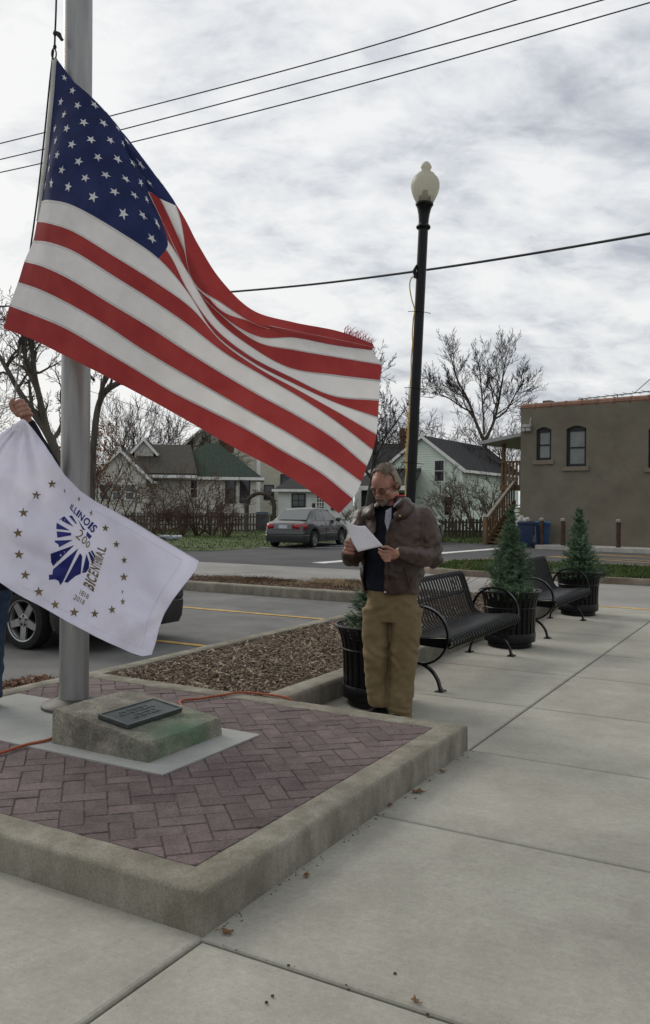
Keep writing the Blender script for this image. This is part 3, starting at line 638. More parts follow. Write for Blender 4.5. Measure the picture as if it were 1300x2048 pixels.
for k in range(1, 10):
    for j in range(1, 12):
        if (j+k) % 2: continue
        s0, t0 = .4*j/12, .7*k
        vs = []; ring = [(0, 0)]+star_pts(.0188)
        poly = [ring[0]]+ring[1:]
        for side in (1, -1):
            for (a, b) in poly:
                s, t = s0+a/1.66, t0+b*13; n = fnorm(s0, t0)
                vs.append(FS(s, t)+n*(.0022*side))
        fs = [(0, 1+i, 1+(i+1) % 10) for i in range(10)]+[(11, 12+(i+1) % 10, 12+i) for i in range(10)]
        me = bpy.data.meshes.new('star'); me.from_pydata(vs, [], fs); link('star', me, flag, star_white)
seam_w = M_('seam_white', (.50, .48, .47), (.58, .56, .55), scale=30, rough=.85)  # grey tone puts the light lost through doubled cloth into the colour
for k in range(1, 13):
    s0 = .4 if k < 7 else 0.0; n = 60; vs = []
    for j in range(n+1):
        s = s0+(1-s0)*j/n; nn = fnorm(s, k)
        for dt in (-.02, .075): vs.append(FS(s, k+dt*(1 if k % 2 else -1))+nn*(-.0016 if nn.y > 0 else .0016))
    m = MB(); m.add(vs, [(2*j, 2*j+1, 2*j+3, 2*j+2) for j in range(n)], True); link('seam', m.mesh('seam', 80), flag, seam_w)
# header tape and grommet
hm = MB(); vs = []
for i in range(33):
    t = 8.0*i/32; p = FS(0, t); a = crw(14, t); q = sum((w*CT[k, 0] for k, w in a.items()), np.zeros(3)); wd = 7.5 if t < 6.5 else 7.5*(8.01-t)/1.5
    vs += [D(q[0]+.5, q[1], q[2]-.004), D(q[0]-wd, q[1]-1, q[2]+.012)]
hm.add(vs, [(2*i, 2*i+1, 2*i+3, 2*i+2) for i in range(32)], True)
o = link('header_tape', hm.mesh('header_tape'), flag, M_('canvas_tape', (.36, .36, .34), (.44, .44, .42), scale=8, rough=.9)); o.modifiers.new('cloth', 'SOLIDIFY').thickness = .004
gr = MB(); c = D(110.5, 119, 5.605); gr.lathe([(.008, -.003), (.014, 0), (.008, .003)], 12, Matrix.Translation(c) @ Matrix.Rotation(R(90), 4, 'X')); gr.build('grommet', M_('brass', (.25, .2, .1), (.35, .3, .16), rough=.4, metal=.8), flag)
# frayed fly corner
fr = MB(); g = random.Random(5)
for i in range(80):
    f = i/79; b0 = FS(.915+.083*f, .0); dx = g.uniform(-3, 12)*.0031; ln = g.uniform(5, 19)*(1 if f < .8 else .7)*.0031
    p = [b0+Vector((dx*q*q+.005*math.sin(6*q+i), 0, ln*q-.006)) for q in (0, .35, .7, 1)]; fr.tube(p, [.0018, .0016, .0013, .0008], 3, True, False)
fr.build('frayed_threads', M_('frayed_red', (.42, .06, .10), (.55, .10, .16), scale=20, rough=.9, transl=.3), flag)

# ================================================================== halyard
rope_dark = M_('dark_rope', (.022, .022, .022), (.05, .048, .045), scale=90, rough=.9)
rope_grey = M_('grey_rope', (.12, .12, .115), (.2, .2, .19), scale=90, rough=.9)
hy = empty('halyard', (POLE.x-.12, POLE.y-.15, PZ), 0, 'dark rope halyard with a knot and clip beside the flagpole', 'rope')
hinv = Matrix.Translation((-hy.location.x, -hy.location.y, -hy.location.z))
def rope(name, px, rad, mat, parent, inv, n=6):
    m = MB(); pts = [inv @ p for p in spline([D(*p) for p in px], 6)]; m.tube(pts, rad, n); return m.build(name, mat, parent)
rope('upper_line', [(116, -190, 5.64), (112.5, 0, 5.63), (110.5, 60, 5.62), (109, 98, 5.61)], .0062, rope_dark, hy, hinv)
rope('side_line', [(107, 100, 5.615), (100, 160, 5.62), (90, 260, 5.64), (78, 370, 5.65), (69, 440, 5.66), (58, 520, 5.68), (47, 620, 5.70), (43, 690, 5.60)], .0058, rope_dark, hy, hinv)
rope('lower_line', [(43, 682, 5.60), (38, 730, 5.52), (32, 775, 5.45), (28, 806, 5.41)], .0055, rope_grey, hy, hinv)
m = MB(); g = random.Random(2)
for i in range(9):
    a = g.uniform(0, 6.28); m.tube([hinv @ D(*p) for p in [(110, 64, 5.62), (113+g.uniform(-2, 3), 66, 5.60), (117+g.uniform(-2, 3), 70+g.uniform(-4, 3), 5.60), (121+g.uniform(-3, 7), 78+g.uniform(-4, 6), 5.60)]], [.008, .010, .008, .003], 5)
for a, b in ((62, 72), (90, 98)): m.tube([hinv @ D(110, a, 5.61), hinv @ D(109.5, (a+b)/2, 5.605), hinv @ D(110, b, 5.61)], [.008, .013, .008], 8)
m.build('knot', rope_dark, hy)
m = MB(); ring = [hinv @ D(108+4.5*math.cos(a), 108+11*math.sin(a), 5.605) for a in np.linspace(0, 2*math.pi, 17)]; m.tube(ring, .005, 6, False); m.build('snap_clip', black_metal, hy)
m = MB(); g = random.Random(4)
for i in range(7): m.tube([hinv @ D(*p) for p in [(43, 676, 5.6), (43+g.uniform(-5, 4), 684+g.uniform(-3, 6), 5.59), (41+g.uniform(-5, 5), 695+g.uniform(-4, 5), 5.59)]], [.011, .012, .005], 6)
m.build('lower_knot', rope_dark, hy)

# ================================================================== the white emblem flag
OUT_TOP = [(-150, 985), (-90, 935), (-40, 895), (0, 868), (30, 848), (47, 836), (66, 858), (90, 890), (110, 922), (130, 952), (160, 982), (190, 1003), (230, 1024), (270, 1046), (330, 1083), (397, 1122)]
OUT_BOT = [(-150, 1075), (-90, 1110), (-40, 1140), (0, 1164), (24, 1181), (50, 1196), (80, 1211), (110, 1228), (135, 1243), (160, 1256), (190, 1272), (215, 1284), (240, 1295), (262, 1305), (285, 1312), (303, 1309)]
RIGHT = [(397, 1122), (393, 1136), (384, 1150), (366, 1172), (345, 1200), (328, 1228), (318, 1255), (311, 1285), (303, 1309)]
def ramp_(a, b, x): return min(1, max(0, (x-a)/(b-a)))
def wf_depth(x, y):
    """distance of the cloth at image place (x, y)"""
    d = 5.28+0.10*math.sin((x-60)/150.0)-0.00022*(y-840)
    ang = math.atan2(x-47, y-836); rr = math.hypot(x-47, y-836)
    d += .030*math.sin(ang*13+.6)*math.exp(-rr/150)*ramp_(0, 30, rr)+.020*math.sin(ang*21)*math.exp(-rr/90)*ramp_(0, 20, rr)
    # long fold down the middle, right of the emblem
    q = (x-145)*.82-(y-1005)*.53
    d += .055*math.exp(-((q-18)/26)**2)*ramp_(960, 1010, y)*(1-ramp_(1210, 1290, y))-.03*math.exp(-((q-70)/32)**2)*ramp_(1000, 1050, y)
    q2 = (x-290)*.55+(y-1235)*.83
    d += -.05*math.exp(-(q2/18)**2)*ramp_(180, 260, x)+.04*math.exp(-((q2-36)/15)**2)*ramp_(180, 240, x)
    q3 = (x-25)*.45+(y-1085)*-.89; d += .022*math.exp(-(q3/9)**2)*ramp_(10, 40, x)*(1-ramp_(90, 130, x)); q4 = (x-80)*.85-(y-1180)*.53; d += -.03*math.exp(-((q4-8)/20)**2)*ramp_(1150, 1200, y)*ramp_(60, 110, x)
    d += +.030*noise.noise(Vector((x/34+y/90, y/60, 1.3)))+.046*noise.noise(Vector((x/80-y/120, y/58, 4.3)))+.012*noise.noise(Vector((x/14+y/30, y/24-x/50, 7.1)))
    d += .02*math.exp(-((y-(985+.25*x))/26)**2)*(1-ramp_(60, 120, x))
    return d
NA, NB = 84, 46
def curve(pts, n):
    P = np.array(pts, float); d = np.r_[0, np.cumsum(np.hypot(*np.diff(P, axis=0).T))]; q = np.linspace(0, d[-1], n+1); return np.stack([np.interp(q, d, P[:, 0]), np.interp(q, d, P[:, 1])], 1)
ct_, cb_ = curve(OUT_TOP, NA), curve(OUT_BOT, NA); cr_ = curve(RIGHT, NB); cl_ = curve([OUT_TOP[0], OUT_BOT[0]], NB)
PX = np.zeros((NB+1, NA+1, 2))
for i in range(NB+1):
    for j in range(NA+1):
        a, b = j/NA, i/NB
        PX[i, j] = (1-b)*ct_[j]+b*cb_[j]+(1-a)*cl_[i]+a*cr_[i]-((1-a)*(1-b)*ct_[0]+a*(1-b)*ct_[-1]+(1-a)*b*cb_[0]+a*b*cb_[-1])
white_cloth = M_('white_nylon', (0.72, 0.705, 0.83), (0.80, 0.785, 0.90), scale=3, rough=.55, spec=.25, bump=.35, bscale=11, transl=.30, bdist=.012)
wflag = empty('white_flag', (0, 0, 0), 0, 'white flag with blue map emblem and ring of gold stars, held by one corner', 'flag')
vs = [D(*PX[i, j], wf_depth(*PX[i, j])) for i in range(NB+1) for j in range(NA+1)]
fs = [(i*(NA+1)+j, i*(NA+1)+j+1, (i+1)*(NA+1)+j+1, (i+1)*(NA+1)+j) for i in range(NB) for j in range(NA)]
me = bpy.data.meshes.new('cloth'); me.from_pydata(vs, [], fs); smooth(me); o = link('cloth', me, wflag, white_cloth)

hem = MB(); bd = [PX[0, j] for j in range(40, NA+1)]+[PX[i, NA] for i in range(1, NB+1)]+[PX[NB, j] for j in range(NA-1, 20, -1)]
hem.tube([D(*p, wf_depth(*p)-.001) for p in bd], .0022, 5); hem.build('hem', white_cloth, wflag)
stit = M_('hem_thread', (.60, .59, .70), (.66, .65, .76), scale=40, rough=.7)
for rows in ([PX[NB-3, j] for j in range(36, NA-2)], [PX[i, NA-4] for i in range(3, NB-2)], [PX[3, j] for j in range(56, NA-3)]):
    m = MB(); m.tube([D(*p, wf_depth(*p)-.0015) for p in rows], .0013, 4); m.build('hem_stitching', stit, wflag)
gold = M_('gold_print', (0.145, 0.105, 0.045), (0.20, 0.15, 0.07), scale=10, rough=.6, transl=.15)
navy = M_('blue_print', (0.012, 0.016, 0.125), (0.018, 0.024, 0.17), scale=10, rough=.55, transl=.12)
def c9(X, Y): return (X/3.25, 940+Y/3.25)
def on_cloth(p, lift=.0028): return D(p[0], p[1], wf_depth(*p)-lift)
def fill(poly, sub=3):
    """triangulated polygon, subdivided so that it follows the cloth"""
    bm = bmesh.new(); f = bm.faces.new([bm.verts.new((x, y, 0)) for x, y in poly]); bmesh.ops.triangulate(bm, faces=[f])
    for _ in range(sub):
        long = [e for e in bm.edges if e.calc_length() > 7.0]
        if not long: break
        bmesh.ops.subdivide_edges(bm, edges=long, cuts=1); bmesh.ops.triangulate(bm, faces=bm.faces)
    return bm
def print_on(name, bm, mat):
    for v in bm.verts: q = on_cloth((v.co.x, v.co.y)); v.co = q
    me = bpy.data.meshes.new(name); bm.to_mesh(me); bm.free(); smooth(me); return link(name, me, wflag, mat)
STARS = [(338,92,1,1),(236,165,1.05,1),(153,277,1.1,1),(117,410,1.1,1),(123,550,1.1,1),(164,683,1.1,1),(252,792,1.1,1),(358,875,1.05,.95),(482,925,1.08,1),(616,935,1,.9),(728,908,.95,.9),(798,856,.8,.7),(796,792,.55,.35),(805,696,.98,.95),(807,587,.85,.8),(756,484,.85,.9),(685,378,.85,.95),(596,280,.75,.75),(513,188,.6,.55),(420,138,.6,.4)]
for i, (X, Y, r, sq) in enumerate(STARS):
    cx, cy = c9(X, Y); rt = .12*math.sin(i*1.7)
    poly = [(cx+a*9.6*r*sq, cy+b*9.6*r) for a, b in star_pts(1.0, rt)]
    print_on('star', fill(poly, 1), gold)
MAP = [[(385,322),(418,300),(478,368)], [(447,298),(468,295),(500,348),(494,350)], [(368,342),(455,393),(365,383)], [(368,398),(463,408),(462,425),(372,440)], [(355,458),(473,455),(385,502),(378,482),(358,470)],
       [(328,545),(484,488),(345,625),(332,600)], [(345,645),(510,508),(410,725),(392,750),(380,720),(355,710),(318,715),(318,680),(340,680)], [(418,728),(520,540),(535,560),(525,675),(490,690),(460,715),(440,733)],
       [(533,670),(562,545),(580,600),(578,640),(560,665)], [(600,612),(574,535),(583,530),(612,575)], [(566,400),(597,430),(582,450),(560,425)], [(505,320),(556,392),(538,388)], [(590,530),(598,520),(622,560),(615,572)]]
for poly in MAP: print_on('map_piece', fill([c9(*p) for p in poly], 3), navy)
def text_mesh(body, off=.028):
    cu = bpy.data.curves.new('lettering', 'FONT'); cu.body = body; cu.offset = off; ob = bpy.data.objects.new('lettering', cu); COL.objects.link(ob)
    dg = bpy.context.evaluated_depsgraph_get(); me = bpy.data.meshes.new_from_object(ob.evaluated_get(dg)); bpy.data.objects.remove(ob); return me
def letter(ch, quad, mat, name='letter'):
    me = text_mesh(ch, .004 if ch in '0128' else .028); X = [v.co.x for v in me.vertices]; Y = [v.co.y for v in me.vertices]; x0, x1, y0, y1 = min(X), max(X), min(Y), max(Y)
    if x1-x0 < .15: x0, x1 = (x0+x1)/2-.16, (x0+x1)/2+.16
    bl, br, tr, tl = [np.array(c9(*p)) for p in quad]
    bm = bmesh.new(); bm.from_mesh(me); bmesh.ops.triangulate(bm, faces=bm.faces)
    for v in bm.verts:
        a = (v.co.x-x0)/(x1-x0); b = (v.co.y-y0)/(y1-y0); p = (1-b)*((1-a)*bl+a*br)+b*((1-a)*tl+a*tr); v.co = (p[0], p[1], 0)
    bpy.data.meshes.remove(me)
    for v in bm.verts: v.co = on_cloth((v.co.x, v.co.y))
    m2 = bpy.data.meshes.new(name); bm.to_mesh(m2); bm.free(); smooth(m2); return link(name, m2, wflag, mat)
def line_text(body, quad, cuts, mat, gap=.18):
    bl, br, tr, tl = [np.array(p, float) for p in quad]; n = len(body)
    for i, ch in enumerate(body):
        a0, a1 = cuts[i], cuts[i+1]; w = a1-a0; a0 += w*gap/2; a1 -= w*gap/2; L = lambda p, q, f: tuple(p+(q-p)*f)
        letter(ch, (L(bl, br, a0), L(bl, br, a1), L(tl, tr, a1), L(tl, tr, a0)), mat)
line_text('ILLINOIS', [(452,250),(603,414),(640,372),(466,214)], [0, .04, .15, .26, .33, .53, .76, .84, 1], navy)
line_text('200', [(486,430),(572,512),(592,478),(524,376)], [0, .40, .74, 1], gold)
line_text('BICENTENNIAL', [(606,797),(694,505),(642,482),(538,748)], [0, .13, .18, .31, .42, .53, .60, .65, .69, .72, .74, .88, 1], gold)
line_text('1818', [(510,805),(572,842),(584,813),(521,772)], [0, .2, .5, .7, 1], gold)
line_text('2018', [(473,836),(544,879),(557,850),(487,806)], [0, .27, .54, .74, 1], gold)

# ================================================================== overhead wires
wire_mat = M_('wire', (.03, .03, .032), (.055, .055, .058), scale=30, rough=.7)
def wire(px, rad, label, mat=wire_mat, sag=0):
    pts = spline([D(*p) for p in px], 10); m = MB(); m.tube(pts, rad, 6); return tag(m.build('overhead_wire', mat), label, 'wire', 'overhead wires')
wire([(-500, 402, 20), (0, 287, 18), (620, 127, 15.5), (1032, 0, 14), (1500, -160, 12.5)], .011, 'uppermost of the three thin wires crossing the sky')
wire([(-500, 420, 20), (0, 319, 18), (620, 160, 15.5), (1205, 0, 13.5), (1600, -125, 12.5)], .011, 'middle of the three thin wires crossing the sky')
wire([(-500, 440, 20), (0, 345, 18), (620, 195, 15.5), (1300, 5, 13.5), (1700, -115, 12.5)], .011, 'lowest of the three thin wires crossing the sky')
wire([(-500, 632, 30), (0, 613, 27), (470, 583, 22), (830, 543, 19), (1300, 467, 16), (1800, 370, 14)], .026, 'thick cable passing behind the lamp post')
wire([(-300, 640, 40), (0, 716, 38), (130, 765, 37), (300, 822, 36), (420, 862, 36)], .011, 'thin service wire among the bare trees at the left')
wire([(640, 838, 38), (700, 846, 40), (790, 845, 42), (900, 870, 44)], .010, 'faint service wire reaching the mint house')
# ================================================================== cords on the ground
orange = M_('orange_cord', (.24, .06, .025), (.33, .085, .035), scale=20, rough=.6)
def cord(name, pts, rad, mat, label, n=8):
    m = MB(); m.tube(spline(pts, n), rad, 6); return tag(m.build(name, mat), label, 'cord')
zc = PZ+.010
cord('extension_cord', [G(-160, 1540, zc), G(-60, 1522, zc), G(0, 1506, zc), G(50, 1490, zc), G(95, 1480, zc+.004), G(130, 1468, zc+.006), uvz(4.17, 3.7, zc), uvz(4.35, 3.5, zc), G(360, 1403, zc), G(400, 1397, zc), G(440, 1391, zc), G(490, 1385, zc+.004), uvz(5.14, 3.21, PZ+.004), uvz(5.19, 3.15, .06), uvz(5.3, 3.1, .012), uvz(5.5, 3.0, .012)], .0085, orange, 'orange extension cord running over the pavers past the stone marker', 7)
cord('extension_cord', [G(622, 1408, .012), G(637, 1409, .012), G(652, 1397, .012), G(664, 1378, .012), G(666, 1360, .012), G(675, 1349, .012), G(700, 1344, .012)], .0085, orange, 'loop of orange cord on the concrete beside the nearest planter', 8)
c0 = G(655, 1382, .012)
cord('black_cable', [c0+Vector((.12*math.cos(a)*(1+.1*math.sin(3*a)), .24*math.sin(a*1.02), .006+.002*a)) for a in np.linspace(0, 14, 40)]+[G(690, 1370, .012), G(720, 1375, .012)], .006, black_metal, 'coil of black cable on the concrete beside the nearest planter', 3)
# ================================================================== benches
def bench(u0, u1, label):
    vb = 3.06; L = u1-u0
    root = empty('slat_bench', uvz((u0+u1)/2, vb-.2, 0), GROT, label, 'bench', 'black metal benches along the bed')
    # local: x along the bench, y towards the back (+V), forward is -y; profile uses f = forward of the back line
    Y = lambda f: .2-f
    prof = [(.455, .352), (.492, .362), (.512, .392), (.503, .425), (.472, .444), (.40, .447), (.28, .432), (.16, .424), (.085, .436), (.035, .475), (.005, .54), (-.025, .63), (-.055, .72), (-.085, .80), (-.105, .838), (-.137, .858), (-.17, .848), (-.182, .815)]
    path = spline([(0, Y(f), z) for f, z in prof], 3); fr = []
    for i in range(len(path)):
        t = (path[min(i+1, len(path)-1)]-path[max(i-1, 0)]).normalized(); fr.append((Vector((1, 0, 0)), Vector((1, 0, 0)).cross(t)))
    m = MB(); m.sweep(path, fr, [(-.015, -.005), (.015, -.005), (.018, -.001), (.013, .005), (0, .0075), (-.013, .005), (-.018, -.001)], True); me = m.mesh('slat'); smooth(me, 50); me.materials.append(black_metal)
    n = 28; x0 = -L/2+.045; dx = (L-.09)/(n-1)
    for i in range(n):
        o = bpy.data.objects.new('slat', me); COL.objects.link(o); o.parent = root; o.location = (x0+dx*i, 0, 0)
    m = MB()
    for f, z in ((.44, .405), (.10, .40), (-.05, .66), (-.135, .83)):
        m.tube([(-L/2+.03, Y(f), z), (L/2-.03, Y(f), z)], .017, 8)
    m.build('rail', black_metal, root)
    for sx in (-1, 1):
        x = sx*(L/2-.012)
        m = MB(); m.prism([(Y(f), z) for f, z in ((.46, .355), (.50, .39), (.47, .44), (.30, .43), (.10, .425), (.02, .47), (-.06, .70), (-.12, .83), (-.155, .84), (-.10, .68), (-.035, .46), (.03, .375))], x-.008, x+.008, 'x'); m.build('end_plate', black_metal, root)
        x = sx*(L/2+.012); bar = [(-.009, -.021), (.009, -.021), (.009, .021), (-.009, .021)]
        def flat(pts):
            P = spline([(x, Y(f), z) for f, z in pts], 5); fr = []
            for i in range(len(P)):
                t = (P[min(i+1, len(P)-1)]-P[max(i-1, 0)]).normalized(); fr.append((Vector((1, 0, 0)).cross(t), Vector((1, 0, 0))))
            q = MB(); q.sweep(P, fr, bar, True); return q
        c, r = (.235, .455), .245
        flat([(c[0]+r*math.cos(a), c[1]+r*math.sin(a)*.98) for a in np.linspace(R(170), R(-95), 15)]).build('arm_rest', black_metal, root)
        for s, fx in ((1, .415), (-1, -.04)):
            flat([(.20-s*.03, .222), (.20+s*.05, .212), (.20+s*(abs(fx-.20)*.62), .165), (.20+s*(abs(fx-.20)*.88), .095), (fx, .012)]).build('leg', black_metal, root)
            m = MB(); m.box((x-.05, Y(fx)-.035, 0), (x+.05, Y(fx)+.035, .012)); ft = link('foot', bevel_mesh(m.mesh('foot'), .003, 1), root, black_metal)
            m = MB(); m.lathe([(.011, .012), (.011, .02), (.006, .03), (0, .032)], 8, Matrix.Translation((x+.03, Y(fx), 0))); m.build('bolt', M_('zinc', (.2, .2, .2), rough=.5, metal=.6) if 'zinc' not in MATS else MATS['zinc'], ft)
    return root
bench(6.64, 8.56, 'black slatted metal bench directly behind the standing man')
bench(9.98, 11.78, 'black slatted metal bench farther off, between the two leafy planters')

# ================================================================== planters and little spruces
needle_mats = [M_('spruce_needles', (.018, .046, .020), (.045, .098, .046), scale=12, rough=.6, transl=.12), M_('spruce_tips', (.085, .15, .075), (.15, .23, .125), scale=12, rough=.6, transl=.12)]
stem_mat = M_('spruce_stem', (.05, .04, .028), rough=.9)
def planter(u, v, label):
    root = empty('slatted_planter', uvz(u, v, 0), GROT, label, 'planter', 'black slatted planters beside the benches')
    m = MB(); m.lathe([(.232, 0), (.24, .01), (.24, .055), (.215, .06)], 36); m.build('base', black_metal, root)
    m = MB(); m.lathe([(.262, .062), (.279, .068), (.281, .155), (.277, .165), (.262, .165)], 40, cap=False); m.build('band', black_metal, root)
    prof = [(.268, .08), (.270, .25), (.276, .40), (.292, .52), (.322, .60), (.336, .615)]
    path = [Vector((r, 0, z)) for r, z in prof]; path = spline(path, 3); fr = []
    for i in range(len(path)):
        t = (path[min(i+1, len(path)-1)]-path[max(i-1, 0)]).normalized(); fr.append((Vector((0, 1, 0)), t.cross(Vector((0, 1, 0)))))
    m = MB(); m.sweep(path, fr, [(-.019, -.004), (.019, -.004), (.019, .004), (-.019, .004)], False); me = m.mesh('bar'); smooth(me, 30); me.materials.append(black_metal)
    for i in range(28):
        o = bpy.data.objects.new('bar', me); COL.objects.link(o); o.parent = root; o.rotation_euler = (0, 0, 2*math.pi*i/28)
    m = MB(); m.tube([(.336*math.cos(a), .336*math.sin(a), .615) for a in np.linspace(0, 2*math.pi, 49)], .0125, 8, False); m.build('rim', black_metal, root)
    m = MB(); m.tube([(.283*math.cos(a), .283*math.sin(a), .44) for a in np.linspace(0, 2*math.pi, 41)], .007, 6, False); m.build('hoop', black_metal, root)
    m = MB(); m.lathe([(.0, .07), (.215, .07), (.235, .50), (.245, .52), (.23, .52), (.22, .47), (0, .46)], 32); m.build('liner', M_('liner_plastic', (.006, .006, .006), (.010, .010, .010), rough=.6) if 'liner_plastic' not in MATS else MATS['liner_plastic'], root)
    return root
def spruce(u, v, z0, h, rad, seed, label):
    g = np.random.default_rng(seed); root = empty('small_spruce', uvz(u, v, z0), 0, label, 'conifer', 'small spruces in the planters')
    m = MB(); m.tube([(0, 0, -.12), (0, 0, 0), (.008, .004, h*.5), (.0, .0, h*.97)], [.02, .018, .012, .004], 7); m.build('trunk', stem_mat, root)
    V = []; MI = []
    def needles(p, q, n, L):
        d = q-p; ln = np.linalg.norm(d); d = d/max(ln, 1e-6)
        for k in range(n):
            f = (k+g.uniform(0, 1))/n; c = p+(q-p)*f; r = g.normal(0, 1, 3); r -= d*r.dot(d); r /= np.linalg.norm(r)+1e-9
            e = c+(r*.8+d*.75)*L*g.uniform(.7, 1.15); w = np.cross(d, r)*g.uniform(.0016, .0032); V.extend([c-w, c+w, e]); MI.append(0 if g.random() > .25+.35*f else 1)
    z = .0; nb_ = 0
    while z < h*.985:
        f = z/h; rr = rad*(1-f)**1.12*(1+.16*math.sin(z*38+seed)+.10*math.sin(z*71+seed*2))+.018; k = max(3, int(12*(1-f)+3))
        for i in range(k):
            a = g.uniform(0, 2*math.pi); L = rr*g.choice([g.uniform(.5, .9), g.uniform(.85, 1.1), g.uniform(1.05, 1.38)]); L *= 1+.24*math.sin(2*a+seed*3+z*9)+.12*math.sin(3*a+seed); up = g.uniform(-.1, .35)+f*.7
            p0 = np.array([0, 0, z+g.uniform(-.02, .02)]); pts = [p0]
            for s in (.4, .75, 1.0): pts.append(p0+np.array([math.cos(a)*L*s, math.sin(a)*L*s, L*(up*s+.25*s*s)]))
            nl = .034+.022*(1-f)
            for s in range(3): needles(pts[s], pts[s+1], int(10+95*L*(1 if s else .6)), nl)
            for s in (1, 2):
                for sg in (-1, 1):
                    b = a+sg*g.uniform(.5, 1.1); l2 = L*g.uniform(.25, .45); e = pts[s]+np.array([math.cos(b)*l2, math.sin(b)*l2, l2*g.uniform(-.1, .5)]); needles(pts[s], e, int(8+80*l2), nl)
        z += .030*(1.0-.35*f)
    needles(np.array([0, 0, h*.9]), np.array([.006, .003, h*1.03]), 40, .03)
    V = np.array(V); me = arrays_mesh('crown', V, np.arange(len(V)).reshape(-1, 3)); o = link('crown', me, root)
    for q in needle_mats: me.materials.append(q)
    me.polygons.foreach_set('material_index', np.array(MI, dtype=np.int32))
    return root
for (u, v, h, r, s, lp, lt) in [(5.97, 2.90, .85, .165, 11, 'black slatted planter half hidden behind the standing man', 'small spruce mostly hidden behind the standing man'),
                               (9.20, 2.86, 1.04, .205, 12, 'black slatted planter between the two benches', 'small spruce in the planter between the two benches'),
                               (12.42, 2.86, 1.02, .225, 13, 'black slatted planter past the far bench, nearest the street', 'small spruce in the planter past the far bench, against the tan wall')]:
    planter(u, v, lp); spruce(u, v, .50, h, r, s, lt)

# ================================================================== street lamp
LD = 11.6; lb = D(810, 1236, LD); lb.z = BZ-.06; lt_ = D(853, 323, LD); ax = (lt_-lb); LH = ax.length
lamp = empty('street_lamp', lb, 0, 'slim black street lamp post with a frosted acorn globe, leaning slightly', 'street lamp')
_z = ax.normalized(); _x = (Vector((1, 0, 0))-_z*_z.x).normalized(); _y = _z.cross(_x); lamp.rotation_euler = Matrix((_x, _y, _z)).transposed().to_euler()
k = LH/6.224
hh = lambda y: y*k
m = MB(); m.lathe([(.068, .9), (.068, 2.5), (.067, 5.28), (.062, 5.28)], 24); m.lathe([(.17, 0), (.17, .08), (.15, .12), (.145, .5), (.12, .6), (.10, .8), (.075, .92), (.068, .95)], 16); m.build('shaft', black_metal, lamp)
m = MB(); m.lathe([(.06, hh(5.27)), (.092, hh(5.295)), (.10, hh(5.315)), (.092, hh(5.335)), (.068, hh(5.36)), (.07, hh(5.42)), (.078, hh(5.49)), (.095, hh(5.57)), (.112, hh(5.61)), (.122, hh(5.62)), (.122, hh(5.645)), (.108, hh(5.65)), (.0, hh(5.65))], 28); m.build('fitter', black_metal, lamp)
globe_mat = bpy.data.materials.new('frosted_acrylic'); globe_mat.use_nodes = True; b = globe_mat.node_tree.nodes['Principled BSDF']
tt = globe_mat.node_tree; nzg = N(tt, 'ShaderNodeTexNoise', Scale=6.0); rg = N(tt, 'ShaderNodeValToRGB'); tt.links.new(nzg.outputs[0], rg.inputs[0]); rg.color_ramp.elements[0].color = (.44, .43, .36, 1); rg.color_ramp.elements[1].color = (.54, .53, .46, 1); tt.links.new(rg.outputs[0], b.inputs['Base Color'])
b.inputs['Roughness'].default_value = .32
trn = N(tt, 'ShaderNodeBsdfTranslucent'); tt.links.new(rg.outputs[0], trn.inputs[0]); tp = N(tt, 'ShaderNodeBsdfTransparent'); tp.inputs[0].default_value = (.85, .83, .74, 1)
ms1 = N(tt, 'ShaderNodeMixShader', Fac=.55); tt.links.new(b.outputs[0], ms1.inputs[1]); tt.links.new(trn.outputs[0], ms1.inputs[2]); ms2 = N(tt, 'ShaderNodeMixShader', Fac=.32); tt.links.new(ms1.outputs[0], ms2.inputs[1]); tt.links.new(tp.outputs[0], ms2.inputs[2]); tt.links.new(ms2.outputs[0], tt.nodes['Material Output'].inputs[0])
m = MB(); m.lathe([(r, hh(z)) for r, z in [(.113, 5.648), (.135, 5.69), (.160, 5.74), (.182, 5.80), (.194, 5.87), (.193, 5.91), (.182, 5.96), (.160, 6.0), (.130, 6.028), (.124, 6.034)]], 36, cap=False); m.build('globe', globe_mat, lamp)
m = MB(); m.lathe([(r, hh(z)) for r, z in [(.124, 6.035), (.118, 6.05), (.09, 6.068), (.066, 6.08), (.058, 6.092), (.062, 6.115), (.074, 6.135), (.075, 6.15), (.065, 6.17), (.045, 6.20), (.02, 6.22), (.0, 6.226)]], 28, cap=False); m.build('globe_cap', globe_mat, lamp)
m = MB(); m.lathe([(.085, hh(5.65)), (.085, hh(5.735)), (.05, hh(5.74)), (.035, hh(5.82)), (.0, hh(5.83))], 20); m.build('lamp_socket', M_('socket', (.05, .05, .045), rough=.6), lamp)
m = MB(); m.tube([(-.06, -.02, hh(4.62)), (-.085, -.03, hh(4.66)), (-.10, -.03, hh(4.70)), (-.065, -.02, hh(4.78))], [.02, .028, .024, .016], 6); m.box((-.10, -.05, hh(4.60)), (-.06, 0, hh(4.66))); m.build('outlet_bracket', black_metal, lamp)
m = MB()
for z in (4.13, 3.08, 2.05):
    m.tube([(-.16, -.05, hh(z)), (0, -.072, hh(z+.005)), (.15, -.04, hh(z-.01))], .0045, 5)
m.build('tie_wire', black_metal, lamp)
yel = M_('yellow_cord', (.42, .28, .07), (.55, .40, .14), scale=15, rough=.7)
m = MB(); P = [(-.10, -.03, hh(4.63)), (-.14, -.03, hh(4.58)), (-.15, -.03, hh(4.48)), (-.12, -.04, hh(4.32)), (-.07, -.05, hh(4.16))]
g = random.Random(9)
for i in range(1, 30): P.append((-.078+g.uniform(-.006, .004), -.03+g.uniform(-.02, .01), hh(4.16-i*.115)))
m.tube(spline(P, 4), .009, 5); g2 = random.Random(10)
